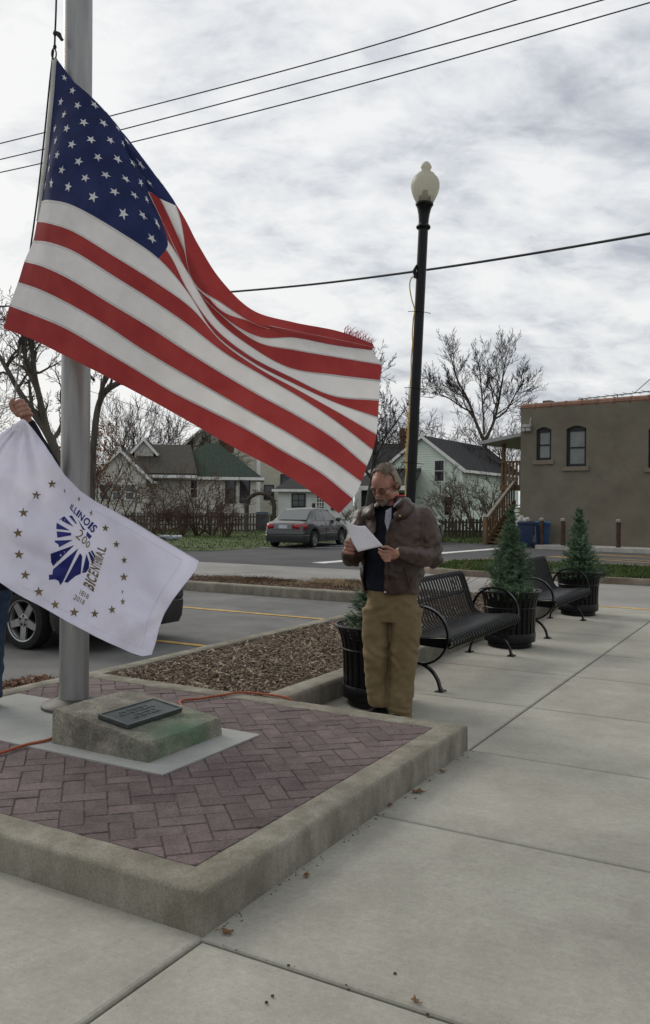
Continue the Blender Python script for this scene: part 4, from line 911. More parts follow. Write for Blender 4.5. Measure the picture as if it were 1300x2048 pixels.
for i in range(10):
    z = 2.75-.07*i; m.tube([(-.075, -.05, hh(z)), (-.115+g2.uniform(-.02, .02), -.05, hh(z-.03)), (-.08, -.05, hh(z-.09))], .006, 5)
o = m.build('lamp_cord', yel, None); o.matrix_world = lamp.matrix_world.copy(); o.location = lamp.location; o.rotation_euler = lamp.rotation_euler
tag(o, 'yellow cord looped from a bracket and running down the street lamp post', 'cord')
# ================================================================== houses
glass_dark = glass_mat('dark_glass', (.012, .014, .016), .04); glass_mid = glass_mat('grey_glass', (.075, .085, .085), .08); glass_blind = M_('blind_glass', (.13, .145, .14), (.17, .185, .175), scale=3, rough=.15, spec=.6)
trim_white = M_('white_trim', (.66, .66, .63), (.78, .78, .75), scale=4, rough=.7)
trim_dark = M_('dark_trim', (.012, .012, .013), (.022, .022, .022), scale=8, rough=.5)
cream = M_('cream_siding', (.46, .44, .36), (.54, .52, .43), scale=2, rough=.8, wave=('z', .13, 1.0), bdist=.035, big=.3, bigscale=.4, bigc=(.36, .34, .27))
tan_sid = M_('grey_siding', (.55, .53, .48), (.63, .61, .55), scale=2, rough=.8, wave=('z', .13, 1.0), bdist=.035, big=.35, bigscale=.5, bigc=(.34, .32, .27))
mint = M_('mint_siding', (.58, .655, .57), (.66, .73, .65), scale=2, rough=.75, wave=('z', .135, 1.0), bdist=.04, big=.3, bigscale=.5, bigc=(.48, .55, .47))
white_sid = M_('white_siding', (.72, .73, .70), (.80, .81, .78), scale=2, rough=.75, wave=('z', .2, .5), bdist=.02, big=.3, bigscale=.6, bigc=(.55, .57, .53))
roof_dark = M_('charcoal_shingle', (.018, .019, .020), (.036, .036, .038), scale=8, rough=.95, bump=.6, bscale=6, bdist=.05)
roof_green = M_('green_shingle', (.016, .030, .022), (.032, .050, .036), scale=6, rough=.95, bump=.6, bscale=6, bdist=.05)
roof_brown = M_('dark_brown_shingle', (.035, .032, .026), (.06, .055, .045), scale=6, rough=.95, bump=.6, bscale=6, bdist=.05)
chim_brick = M_('chimney_brick', (.06, .03, .022), (.13, .065, .045), scale=9, rough=.95, bump=.6, bscale=12, wave=('z', .09, .6), bdist=.03)
def window(parent, x, z, w, h, y, frame, pane, mullion=True, sill=None, depth=.07, nx=1, nz=2):
    """window on a wall whose outside is at local y (outside towards -y); x,z is the lower left corner"""
    f = .07; m = MB()
    y = y-.045; m.box((x, y-.03, z), (x+f, y+.04, z+h)); m.box((x+w-f, y-.03, z), (x+w, y+.04, z+h)); m.box((x+f, y-.03, z+h-f), (x+w-f, y+.04, z+h)); m.box((x+f, y-.03, z), (x+w-f, y+.04, z+f))
    fr = m.build('window', frame, parent)
    for j in range(nz):
        for i in range(nx):
            g = .018; x0 = x+f+(w-2*f)*i/nx+(g if i else 0); x1 = x+f+(w-2*f)*(i+1)/nx-(g if i < nx-1 else 0); z0 = z+f+(h-2*f)*j/nz+(g if j else 0); z1 = z+f+(h-2*f)*(j+1)/nz-(g if j < nz-1 else 0)
            q = MB(); q.box((x0+.002, y-.012, z0+.002), (x1-.002, y-.002, z1-.002)); q.build('pane', pane, fr)
    q = MB()
    for j in range(1, nz): zz = z+f+(h-2*f)*j/nz; q.box((x+f, y-.022, zz-.018), (x+w-f, y-.001, zz+.018))
    for i in range(1, nx): xx = x+f+(w-2*f)*i/nx; q.box((xx-.018, y-.021, z+f), (xx+.018, y-.001, z+h-f))
    if q.v: q.build('mullion', frame, fr)
    if sill is not None: q = MB(); q.box((x-.1, y-.08, z-.12), (x+w+.1, y+.01, z-.002)); q.build('sill', sill, fr)
    return fr
def gable_block(root, x0, x1, y0, y1, he, hp, wall, roof, trim, ridge='y', over=.35, th=.14, names=('wall', 'roof'), z0=0.0):
    m = MB()
    if ridge == 'y':
        xm = (x0+x1)/2; m.prism([(x0, z0), (x1, z0), (x1, he), (xm, hp), (x0, he)], y0, y1, 'y')
    else:
        ym = (y0+y1)/2; m.prism([(y0, z0), (y1, z0), (y1, he), (ym, hp), (y0, he)], x0, x1, 'x')
    m.build(names[0], wall, root)
    a0, a1, b0, b1 = (x0, x1, y0, y1) if ridge == 'y' else (y0, y1, x0, x1)
    am = (a0+a1)/2; sl = (hp-he)/(am-a0); rf = MB(); fa = MB()
    for s, e in ((-1, a0), (1, a1)):
        eo = e+s*over; zo = he-over*sl+.02; zt = hp+.02
        poly = [(am, zt), (eo, zo), (eo, zo+th), (am, zt+th)]
        rf.prism(poly, b0-over*.7, b1+over*.7, 'y' if ridge == 'y' else 'x')
        pf = [(am, zt-.05), (eo-s*.002, zo-.05), (eo+s*.03, zo+th+.01), (am, zt+th+.012)]
        fa.prism(pf, b0-over*.7-.05, b0-over*.7-.003, 'y' if ridge == 'y' else 'x'); fa.prism(pf, b1+over*.7+.003, b1+over*.7+.05, 'y' if ridge == 'y' else 'x')
        lo, hi = sorted((eo+s*.005, eo+s*.06))
        if ridge == 'y': fa.box((lo, b0-over*.7, zo-.02), (hi, b1+over*.7, zo+th))
        else: fa.box((b0-over*.7, lo, zo-.02), (b1+over*.7, hi, zo+th))
    r = rf.build(names[1], roof, root); fa.build('fascia', trim, root); return r
def laps(root, x0, x1, y, he, hp, mat, z0=0.0, step=.14, d=.03, side=None):
    """overlapping clapboard courses on a front wall at local y (or on a side wall at local x = side from y x0 to x1)"""
    m = MB(); z = z0; xm = (x0+x1)/2
    while z < hp-.05:
        zt_ = min(z+step, hp); a, b = x0, x1
        if zt_ > he and hp > he: f = (zt_-he)/(hp-he); a = x0+(xm-x0)*f; b = x1-(x1-xm)*f
        if b-a > .1:
            if side is None: m.add([(a, y-d, z), (b, y-d, z), (b, y-.004, zt_), (a, y-.004, zt_), (a, y, z), (b, y, z)], [(0, 1, 2, 3), (4, 5, 1, 0), (0, 3, 4), (1, 5, 2)])
            else: m.add([(side+d, a, z), (side+d, b, z), (side+.004, b, zt_), (side+.004, a, zt_), (side, a, z), (side, b, z)], [(0, 1, 2, 3), (4, 5, 1, 0), (0, 3, 4), (1, 5, 2)])
        z += step
    return tag(m.build('clapboards', mat, root), None, None, None, 'stuff')
def px_x(px, dep): return (px-650)/F_PX*dep
def hz(y, dep, x=650): return CAM_H+(1009.0-8.7*(650-x)/1000-y)/F_PX*dep
# --- bungalow with green roof
dp = 50.0
bx = lambda px: px_x(px, dp)-px_x(300, dp)
bung = empty('bungalow', (px_x(300, dp), dp, 0), R(5), 'low grey sided bungalow with green hipped roof and a front gable', 'house')
w_ = bx(512)
m = MB(); m.box((0, 0, 0), (w_, 7.5, 3.05)); m.build('wall', tan_sid, bung)
laps(bung, 0, w_, 0, 99, 3.05, tan_sid, step=.15); rx = bx(424); zt = hz(888, dp+3.5); z0_ = 3.05; o_ = .4
m = MB(); m.add([(-o_, -o_, z0_), (w_+o_, -o_, z0_), (w_+o_, 7.9, z0_), (-o_, 7.9, z0_), (rx-.5, 3.6, zt), (rx+.2, 3.6, zt)], [(0, 1, 5, 4), (1, 2, 5), (2, 3, 4, 5), (3, 0, 4), (3, 2, 1, 0)]); rf = m.build('roof', roof_green, bung)
m = MB(); m.box((-o_-.02, -o_-.05, z0_-.12), (w_+o_+.05, -o_-.003, z0_+.05)); m.box((w_+o_+.003, -o_, z0_-.12), (w_+o_+.06, 7.9, z0_+.05)); m.build('gutter', trim_white, bung)
m = MB(); m.box((bx(448)-.06, 3.0, zt-.6), (bx(448)+.45, 3.5, zt+.55)); m.build('chimney', chim_brick, bung)
m = MB()
for px in (434, 441): m.box((bx(px)-.06, -.06, 0), (bx(px)+.06, -.002, 3.0))
m.build('downspout', trim_white, bung)
for px, ww in ((449, .62), (478, .62)): window(bung, bx(px), hz(1008, dp), ww, 1.5, 0, trim_dark, glass_dark); 
for px in (378,): window(bung, bx(px), hz(1000, dp), .5, 1.15, 0, trim_white, glass_dark)
for px, ww in ((455, .06), (466, .06), (484, .06), (495, .06)):
    pass
# front gable porch wing
gx0, gx1 = bx(206), bx(302); g_y = -2.4
gable_block(bung, gx0, gx1, g_y, 4.0, hz(958, 47.6), hz(908, 47.6), tan_sid, roof_brown, trim_white, 'y', .35, names=('porch_wing', 'wing_roof'))
laps(bung, gx0, gx1, g_y, hz(958, 47.6), hz(908, 47.6), tan_sid, step=.15)
for px in (214, 238, 262): window(bung, bx(px), hz(1005, 47.6), .55, .95, g_y, trim_white, glass_mid)
gable_block(bung, bx(262), bx(300), 1.5, 5, hz(905, 51), hz(884, 51), tan_sid, roof_brown, trim_white, 'y', .25, names=('dormer', 'dormer_roof'), z0=2.5)
m = MB(); m.add([(gx1-.6, -.9, 3.15), (bx(395), -.9, 3.15), (bx(372), 3.4, zt-.25), (gx1-1.4, 3.4, zt-.25)], [(0, 1, 2, 3)]); o = m.build('porch_roof', roof_brown, bung); o.modifiers.new('t', 'SOLIDIFY').thickness = .12
m = MB(); m.box((gx1-.6, -.98, 3.0), (bx(395), -.92, 3.17)); m.build('porch_gutter', trim_white, bung)
# --- tall cream house behind
dp = 62.0; bx = lambda px: px_x(px, dp)-px_x(385, dp)
crm = empty('tall_house', (px_x(385, dp), dp, 0), R(4), 'tall cream sided gabled house rising behind the bungalow', 'house')
gable_block(crm, 0, bx(655), 0, 11, hz(880, dp), hz(762, dp), cream, roof_brown, trim_white, 'y', .6)
laps(crm, 0, bx(655), 0, hz(880, dp), hz(762, dp), cream, step=.16)
m = MB(); m.box((bx(512), -.10, 0), (bx(520), -.003, 6.0)); m.build('corner_board', trim_white, crm)
window(crm, bx(527), hz(1001, dp), .75, 1.1, 0, trim_dark, glass_dark); window(crm, bx(560), hz(990, dp), .9, 1.5, 0, trim_dark, glass_dark)
m = MB(); m.box((bx(438), -.62, hz(900, dp)), (bx(450), -.15, hz(858, dp))); m.build('flue', chim_brick, crm)
# --- small white cottage
dp = 47.0; bx = lambda px: px_x(px, dp)-px_x(556, dp)
cot = empty('white_cottage', (px_x(556, dp), dp, 0), R(0), 'small white cottage with dark roof and paned door behind the grey sedan', 'house')
w_ = bx(706); he = hz(981, dp)
m = MB(); m.box((0, 0, 0), (w_, 5, he)); m.build('wall', white_sid, cot)
m = MB(); m.add([(-.3, -.35, he), (w_+.3, -.35, he), (w_+.3, 5.3, he), (-.3, 5.3, he), (bx(592), 2.5, hz(948, dp+2.5)), (bx(680), 2.5, hz(948, dp+2.5))], [(0, 1, 5, 4), (1, 2, 5), (2, 3, 4, 5), (3, 0, 4), (3, 2, 1, 0)]); m.build('roof', roof_dark, cot)
m = MB(); m.box((-.33, -.40, he-.10), (w_+.33, -.353, he+.04)); m.build('gutter', trim_white, cot)
window(cot, bx(583), hz(1016, dp), px_x(678, dp), .78, 0, trim_dark, glass_mid, nx=2, nz=2) if False else window(cot, bx(583), hz(1016, dp), .78, .78, 0, trim_dark, glass_mid, nx=2, nz=2)
d_ = window(cot, bx(631), hz(1030, dp), .52, 1.15, 0, trim_white, glass_dark, nx=3, nz=5); d_.name = 'paned_door'
window(cot, bx(662), hz(1020, dp), .3, .7, 0, trim_dark, glass_dark); 
m = MB(); m.box((bx(624), -.05, .1), (bx(630), -.003, 1.6)); m.build('shutter', trim_dark, cot)
# --- mint house
dp = 49.0
mp_ = G(922, 1063.5, 0); hx = Vector((math.cos(R(GA)), -math.sin(R(GA)), 0))
mint_rz = R(-30)
W1 = 5.0
mh = empty('mint_house', mp_, mint_rz, 'pale mint green clapboard house with steep charcoal gable', 'house')
he, hpk = hz(936, dp, 925), hz(872, dp+.8, 850)
gable_block(mh, -W1, 0, 0, 11.0, he, hpk, mint, roof_dark, trim_white, 'y', .32)
laps(mh, -W1, 0, 0, he, hpk, mint); laps(mh, 0, 11.0, 0, 99, he, mint, side=0.0)
window(mh, -1.75, hz(963, dp, 870), .72, 1.35, 0, trim_white, glass_dark)
m = MB(); m.box((-.09, -.05, 0), (.05, -.003, he)); m.box((.003, -.003, 0), (.05, .1, he)); m.build('corner_board', trim_white, mh)
# porch with its own low roof
m = MB(); m.box((-W1-1.2, -2.6, 0), (-2.2, -2.45, .9)); m.box((-2.35, -2.5, 0), (-2.2, -.01, .9)); m.build('porch_rail', M_('porch_boards', (.07, .06, .05), rough=.9), mh)
zp = hz(958, dp-2, 900); 
m = MB(); m.add([(-W1-1.6, -2.8, zp-.5), (-1.9, -2.8, zp-.5), (-2.6, -.02, zp+.75), (-W1-.5, -.02, zp+.75)], [(0, 1, 2, 3)]); o = m.build('porch_roof', roof_dark, mh); o.modifiers.new('t', 'SOLIDIFY').thickness = .12
m = MB(); m.box((-W1-1.65, -2.9, zp-.62), (-1.85, -2.81, zp-.36)); m.build('porch_fascia', trim_white, mh)
m = MB()
for x in (-W1-1.3, -3.9, -2.1): m.box((x-.07, -2.6, 0), (x+.07, -2.47, zp-.55))
m.build('porch_post', M_('porch_brown', (.05, .04, .03), rough=.9), mh)
m = MB(); m.box((-W1-.9, -.06, .3), (-3.0, -.004, 2.3)); m.build('porch_shade_wall', M_('porch_shade_brown', (.06, .045, .035), (.10, .08, .06), rough=.9), mh)  # dark panel on the mint wall, porch shade put into its colour
window(mh, -1.1, .9, .6, 1.2, 0, trim_white, glass_dark)
# --- house with brick chimney behind the mint one
dp = 56.0; bx = lambda px: px_x(px, dp)-px_x(722, dp)
ch = empty('chimney_house', (px_x(722, dp), dp, 0), R(-8), 'white house with dark roof and tall brick chimney behind the mint house', 'house')
gable_block(ch, 0, bx(835), 0, 6.0, hz(960, dp), hz(892, dp+3), white_sid, roof_dark, trim_white, 'x', .4)
q = bx(803); m = MB(); m.box((q-.27, 2.5, 3), (q+.27, 3.1, hz(866, dp))); m.box((q-.33, 2.44, hz(866, dp)), (q+.33, 3.16, hz(852, dp))); m.box((q-.2, 2.6, hz(852, dp)), (q+.2, 3.0, hz(849, dp))); m.build('chimney', chim_brick, ch)
window(ch, bx(725), hz(1018, dp), .45, 1.3, 0, trim_dark, glass_dark); window(ch, bx(738), hz(1016, dp), .8, 1.3, 0, trim_dark, glass_mat('blue_glass', (.02, .035, .07)))
gable_block(ch, bx(716), bx(800), -2.2, 0, hz(962, dp-2), hz(938, dp-2), white_sid, roof_dark, trim_white, 'y', .3, names=('front_wing', 'front_wing_roof'))
window(ch, bx(729), hz(1020, dp-2), .5, 1.3, -2.2, trim_dark, glass_dark)

# ================================================================== tan stucco building
stucco = M_('tan_stucco', (.135, .12, .09), (.17, .153, .118), scale=1.2, detail=9, rough=.92, bump=.5, bscale=18, big=.45, bigscale=.45, bigc=(.11, .096, .073), bdist=.02)
pL = atz(1040, 33.4, 0); pR = atz(1300, 30.2, 0); tv = (pR-pL).normalized(); rz = math.atan2(tv.y, tv.x)
bd = empty('stucco_building', pL, rz, 'two storey tan stucco building with arched dark windows and tile coping', 'building')
BH = 5.44; BL_ = 16.0; wins = [(1071, 1101, 862, 922), (1131, 1171, 859, 934), (1295, 1340, 859, 935)]
def along(px):   # distance along the wall seen in column px
    d = ray(px, 1009); A = np.array([[tv.x, -d[0]], [tv.y, -d[1]]]); s = np.linalg.solve(A, np.array([-pL.x, -pL.y])); return s[0], s[1]
ops = []
for a, b, t_, bt in wins:
    s0, k0 = along(a); s1, k1 = along(b); ops.append((s0, s1, CAM_H+(1013.5-bt)/F_PX*k0, CAM_H+(1013.5-t_)/F_PX*k0))
# wall in strips round the openings
m = MB(); xs = 0.0
for (s0, s1, z0, z1) in ops:
    m.box((xs, 0, 0), (s0, .3, BH)); m.box((s0, 0, 0), (s1, .3, z0)); m.box((s0, 0, z1+.12), (s1, .3, BH)); xs = s1
m.box((xs, 0, 0), (BL_, .3, BH)); m.box((0, .302, 0), (.3, 9, BH)); m.box((.3, 8.7, 0), (BL_, 9, BH)); m.box((BL_-.3, .302, 0), (BL_, 8.7, BH)); m.box((.3, .3, BH-.3), (BL_-.3, 8.7, BH-.15))
m.build('wall', stucco, bd)
for (s0, s1, z0, z1) in ops:
    w = s1-s0; m = MB(); n = 10
    arc = [(s0+w*i/n, z1+.11*math.sin(math.pi*i/n)) for i in range(n+1)]
    # spandrel between the arch and the straight wall head
    m.prism([(s0, z1+.122)]+[(x, min(z, z1+.121)) for x, z in arc]+[(s1, z1+.122)], 0.001, .25, 'y'); m.build('arch_head', stucco, bd)
    f = .10; m = MB(); m.box((s0, .09, z0), (s0+f, .16, z1)); m.box((s1-f, .09, z0), (s1, .16, z1)); m.box((s0+f, .09, z0), (s1-f, .16, z0+f)); m.prism([(s0, z1-.10)]+arc[:0]+[(x, z) for x, z in arc]+[(s1, z1-.10)], .09, .16, 'y'); m.box((s0+f, .10, (z0+z1)/2-.03), (s1-f, .15, (z0+z1)/2+.03))
    fr = m.build('window', trim_dark, bd)
    for a, b in ((z0+f, (z0+z1)/2-.03), ((z0+z1)/2+.03, z1-.1)):
        q = MB(); q.box((s0+f, .125, a), (s1-f, .135, b)); q.build('pane', glass_blind, fr)
    q = MB(); q.box((s0-.12, -.07, z0-.16), (s1+.12, .28, z0-.002)); q.build('sill', M_('stone_sill', (.15, .13, .10), (.2, .175, .135), rough=.9) if 'stone_sill' not in MATS else MATS['stone_sill'], fr)
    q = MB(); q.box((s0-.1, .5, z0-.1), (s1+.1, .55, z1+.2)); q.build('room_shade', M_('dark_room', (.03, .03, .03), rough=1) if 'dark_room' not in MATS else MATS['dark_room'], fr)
terra = M_('terracotta', (.15, .075, .05), (.22, .12, .085), scale=6, rough=.8, rnd_=.12)
m = MB(); m.tube([(0, .15, 0), (.58, .15, 0)], .165, 10); m.tube([(.55, .15, 0), (.62, .15, 0)], .18, 10); tile = m.mesh('coping_tile'); tile.materials.append(terra)
for i in range(26):
    o = bpy.data.objects.new('coping_tile', tile); COL.objects.link(o); o.parent = bd; o.location = (-.02+.62*i, 0, BH-.05)
m = MB(); m.box((.0, 1.6, BH-.2), (.55, 2.2, BH+.22)); m.box((.1, 1.7, BH+.22), (.42, 2.1, BH+.40)); m.build('roof_vent', M_('vent_metal', (.13, .12, .11), rough=.7), bd)
fa_, fb_ = along(1045)[0], along(1062)[0]; fz = 4.62
m = MB(); m.box((fa_, -.14, fz), (fb_, -.003, fz+.11)); m.box((fa_+.02, -.20, fz-.16), ((fa_+fb_)/2-.02, -.05, fz-.03)); m.box(((fa_+fb_)/2+.02, -.20, fz-.16), (fb_, -.05, fz-.03)); m.tube([(fb_-.05, -.05, fz+.1), (fb_, -.1, fz+.28), (fb_+.02, -.12, fz+.34)], .025, 6); m.build('flood_light', M_('light_metal', (.35, .35, .33), rough=.5), bd)
m = MB()   # antenna lying along the roof
m.tube([(1.9, 1.0, BH+.25), (6.0, 1.3, BH+.45)], .02, 5)
for i in range(12): x = 2.1+i*.33; m.tube([(x, .6+.02*i, BH+.26+.016*i), (x+.05, 1.5+.02*i, BH+.27+.016*i)], .01, 4)
m.tube([(4.0, 1.2, BH+.36), (4.6, 1.2, BH+.85)], .016, 4)
m.tube([(3.4, 1.1, BH-.1), (3.4, 1.1, BH+.33)], .02, 5)
tag_ant = m.build('antenna', M_('antenna_metal', (.1, .1, .1), rough=.5), bd)
# kerb and bollards in front
m = MB(); m.box((1.4, -1.55, -.02), (BL_, -1.25, .12)); m.box((1.4, -1.25, -.02), (BL_, -.003, .11)); o = m.build('kerb', M_('white_kerb', (.32, .31, .28), (.42, .41, .38), rough=.9), None); o.location = pL; o.rotation_euler = (0, 0, rz); tag(o, 'pale kerb along the foot of the tan building', None, None, 'structure')
rust = M_('bollard_brown', (.04, .022, .016), (.075, .045, .03), scale=8, rough=.8)
BM = Matrix.Translation(pL) @ Matrix.Rotation(rz, 4, 'Z')
for px, nm in ((1091, 'brown bollard behind the closed blue bin'), (1133, 'brown capped bollard left of the far spruce'), (1241, 'brown capped bollard right of the far spruce')):
    s, k_ = along(px); p = BM @ Vector((s+.25, -.85, .11)); r_ = empty('bollard', p, 0, nm, 'bollard', 'bollards along the tan wall'); q = MB(); q.lathe([(.085, 0), (.085, .90), (.0, .90)], 14); q.build('post', rust, r_); q = MB(); q.lathe([(.092, .90), (.092, .97), (.06, 1.0), (0, 1.01)], 14); q.build('cap', M_('bollard_cap', (.25, .23, .2), rough=.9) if 'bollard_cap' not in MATS else MATS['bollard_cap'], r_)
# --- wooden stair and porch on the side of the building
wood = M_('stair_wood', (.12, .075, .04), (.20, .13, .075), scale=5, stretch=(1, 1, .25), rough=.85); wood_gr = M_('weathered_rail', (.20, .175, .14), (.29, .25, .20), scale=5, rough=.85)
st = empty('wooden_stair', pL, rz, 'weathered wooden outside stair and roofed landing beside the tan building', 'staircase')
n = 11; zt2 = 2.45; x0s = -2.15; x1s = -.62
for i in range(n):
    f = i/(n-1); q = MB(); y = .2+2.1*f; q.box((-1.5, y, .1+1.5*f-.04), (-.55, y+.27, .1+1.5*f)); q.build('tread', wood, st)
m = MB()
for x in (-1.55, -.53): m.prism([(.1, -.05), (.5, -.05), (2.6, 1.5), (2.6, 1.8), (2.3, 1.72), (.1, .22)], x, x+.05, 'x')
m.build('stringer', wood, st)
m = MB(); m.prism([(.1, .95), (.1, 1.07), (2.5, 2.62), (2.5, 2.50)], -1.61, -1.48, 'x'); m.build('hand_rail', wood_gr, st)
m = MB()
for i in range(12): f = i/11; y = .15+2.3*f; z = .12+1.5*f; m.box((-1.56, y, z), (-1.52, y+.09, z+.90))
m.build('baluster', wood, st)
q = MB(); q.box((-1.63, .0, 0), (-1.47, .12, 1.10)); q.build('newel_post', wood, st)
m = MB(); m.box((-2.25, 2.55, zt2-.22), (-.02, 5.6, zt2)); m.build('landing', wood, st)
m = MB()
for i in range(11): x = -2.2+.17*i; m.box((x, 2.57, zt2), (x+.09, 2.61, zt2+.95))
m.box((-2.25, 2.55, zt2+.95), (-.3, 2.65, zt2+1.03))
m.build('railing', wood, st)
for x, y in ((-2.2, 2.65), (-2.2, 5.4), (-.5, 2.65), (-.5, 5.4)): q = MB(); q.box((x, y, 0), (x+.12, y+.12, 4.35)); q.build('post', wood, st)
m = MB(); m.add([(-2.75, 1.6, 4.15), (-.02, 1.6, 4.55), (-.02, 6.0, 4.55), (-2.75, 6.0, 4.15)], [(0, 1, 2, 3)]); o = m.build('porch_roof', M_('porch_metal', (.28, .28, .28), (.36, .36, .36), rough=.6), st); o.modifiers.new('t', 'SOLIDIFY').thickness = .14
m = MB(); m.box((-.55, 1.7, zt2-.2), (-.35, 1.8, 4.2)); m.build('pipe_chase', trim_white, st)

# ================================================================== bins
blue_pl = M_('blue_plastic', (.012, .045, .12), (.02, .065, .16), scale=4, rough=.5); blue_lid = M_('blue_lid', (.03, .12, .25), (.045, .15, .30), scale=4, rough=.5); navy_pl = M_('navy_plastic', (.010, .022, .055), (.016, .03, .075), rough=.5); black_pl = M_('black_plastic', (.012, .012, .012), rough=.6)
def bin_(p, rz_, w, h, d, body, lid, label, open_=False):
    r_ = empty('wheeled_bin', p, rz_, label, 'bin'); m = MB()
    m.add([(-w*.42, -d*.42, .04), (w*.42, -d*.42, .04), (w*.42, d*.40, .04), (-w*.42, d*.40, .04), (-w/2, -d/2, h), (w/2, -d/2, h), (w/2, d/2, h), (-w/2, d/2, h)], [(3, 2, 1, 0), (4, 5, 6, 7), (0, 1, 5, 4), (1, 2, 6, 5), (2, 3, 7, 6), (3, 0, 4, 7)])
    link('body', bevel_mesh(m.mesh('body'), .025, 2), r_, body)
    m = MB(); m.box((-w/2-.02, -d/2-.03, h-.10), (w/2+.02, d/2+.02, h-.02)); link('collar', bevel_mesh(m.mesh('collar'), .015, 2), r_, body)
    m = MB(); Mt = Matrix.Translation((0, d/2, h)) @ Matrix.Rotation(R(62 if open_ else 0), 4, 'X'); m.box((-w/2-.03, -d-.04, .002), (w/2+.03, .0, .05), Mt); link('lid', bevel_mesh(m.mesh('lid'), .02, 2), r_, lid)
    m = MB(); m.box((-.09, -d*.47-.012, h*.52), (.09, -d*.45, h*.60)); m.build('grip', body, r_)
    for s in (-1, 1): m = MB(); m.lathe([(0, -.03), (.1, -.03), (.1, .03), (0, .03)], 14, Matrix.Translation((s*(w*.45), d*.42, .1)) @ Matrix.Rotation(R(90), 4, 'Y')); m.build('wheel', black_pl, r_)
    return r_
bin_(G(1084, 1095, -.02), R(-8), .52, .93, .5, blue_pl, blue_lid, 'blue wheeled bin with closed lid against the tan wall')
ob = bin_(G(1052, 1096, -.02)+Vector((.05, .25, 0)), R(-14), .58, .98, .55, navy_pl, black_pl, 'dark blue bin overfilled with its black lid propped open', True)
m = MB(); g = random.Random(8)
for i in range(7): c = Vector((g.uniform(-.2, .2), g.uniform(-.15, .2), 1.02+g.uniform(-.02, .1))); m.lathe([(0, -.1), (.09, -.05), (.11, 0), (.07, .08), (0, .11)], 8, Matrix.Translation(c) @ Matrix.Rotation(g.uniform(0, 1), 4, 'X'))
o = m.build('rubbish', M_('rubbish_bags', (.3, .3, .3), (.5, .48, .45), rough=.5), ob)
bin_(G(521, 1059, 0), R(-10), .75, 1.0, .65, blue_pl, blue_lid, 'blue wheeled bin behind the wire fence by the arch')

# ================================================================== fences, arch
fence_wood = M_('old_fence', (.05, .042, .032), (.085, .072, .055), scale=6, rough=.95)
galv = M_('galvanised', (.16, .16, .15), (.22, .22, .21), rough=.6, metal=.3)
fpts = [atz(-40, 40, 0), atz(200, 43, 0), atz(540, 45, 0)]
wf = empty('wire_fence', fpts[0], 0, 'low chain link fence with pale top rail before the bungalow', 'fence')
m = MB(); inv = -fpts[0]; rail = [p+inv+Vector((0, 0, 1.02)) for p in fpts]; m.tube(rail, .024, 6); m.build('top_rail', galv, wf)
for a, b in ((fpts[0], fpts[1]), (fpts[1], fpts[2])):
    k_ = max(2, int((b-a).length/2.6))
    for i in range(k_+1):
        p = a.lerp(b, i/k_)+inv; q = MB(); q.tube([p, p+Vector((0, 0, 1.06))], .03, 6); q.build('post', galv, wf)
vs = []; fs = []
m = MB()
for a, b in ((fpts[0], fpts[1]), (fpts[1], fpts[2])):
    k_ = int((b-a).length/.16)
    for i in range(k_):
        p = a.lerp(b, i/k_)+inv; q = a.lerp(b, min(1, (i+6)/k_))+inv; m.tube([p+Vector((0, 0, .04)), q+Vector((0, 0, 1.0))], .0035, 3, False, False); m.tube([p+Vector((0, 0, 1.0)), q+Vector((0, 0, .04))], .0035, 3, False, False)
tag(m.build('mesh', galv, wf), None, None, None, 'stuff')
def pickets(name, a, b, h, w, gap, mat, label):
    r_ = empty(name, a, 0, label, 'fence'); L = (b-a).length; t = (b-a)/L; nrm = Vector((t.y, -t.x, 0)); n_ = int(L/(w+gap)); m = MB()
    Mx = Matrix(((t.x, nrm.x, 0, 0), (t.y, nrm.y, 0, 0), (0, 0, 1, 0), (0, 0, 0, 1)))
    g = random.Random(len(label))
    for i in range(n_):
        x = i*(w+gap); hh_ = h*g.uniform(.94, 1.04); m.prism([(x, .05), (x+w, .05), (x+w, hh_-w*.6), (x+w/2, hh_), (x, hh_-w*.6)], 0, .02, 'y', Mx)
    tag(m.build('pickets', mat, r_), None, None, None, 'stuff')
    for z in (.3, h*.75): q = MB(); q.box((0, -.045, z), (L, -.004, z+.08), Mx); q.build('rail', mat, r_)
    return r_
pickets('picket_fence', atz(205, 47, 0), atz(555, 49, 0), 1.0, .09, .08, fence_wood, 'dark picket fence below the bungalow windows')
pickets('picket_fence', atz(868, 40, 0), atz(1003, 40.5, 0), .95, .12, .05, fence_wood, 'dark board fence in front of the mint house')
q = atz(521, 46.5, 0); ar = empty('garden_arch', q, 0, 'dark garden arch wound with dry vines by the bungalow', 'arch')
for s in (-.45, .35):
    m = MB(); m.tube([(-.75, s, 0), (-.75, s, 1.5), (-.62, s, 1.85), (-.35, s, 2.05), (0, s, 2.12), (.35, s, 2.05), (.62, s, 1.85), (.75, s, 1.5), (.75, s, 0)], .09, 7); m.build('hoop', fence_wood, ar)
m = MB(); g = random.Random(6)
for i in range(160):
    a = g.uniform(0, math.pi); p = Vector((-.75*math.cos(a), g.uniform(-.45, .35), 1.35+.78*math.sin(a))); m.tube([p, p+Vector((g.uniform(-.25, .25), g.uniform(-.2, .2), g.uniform(-.2, .28)))], .014, 3, False, False)
m.build('vines', fence_wood, ar)

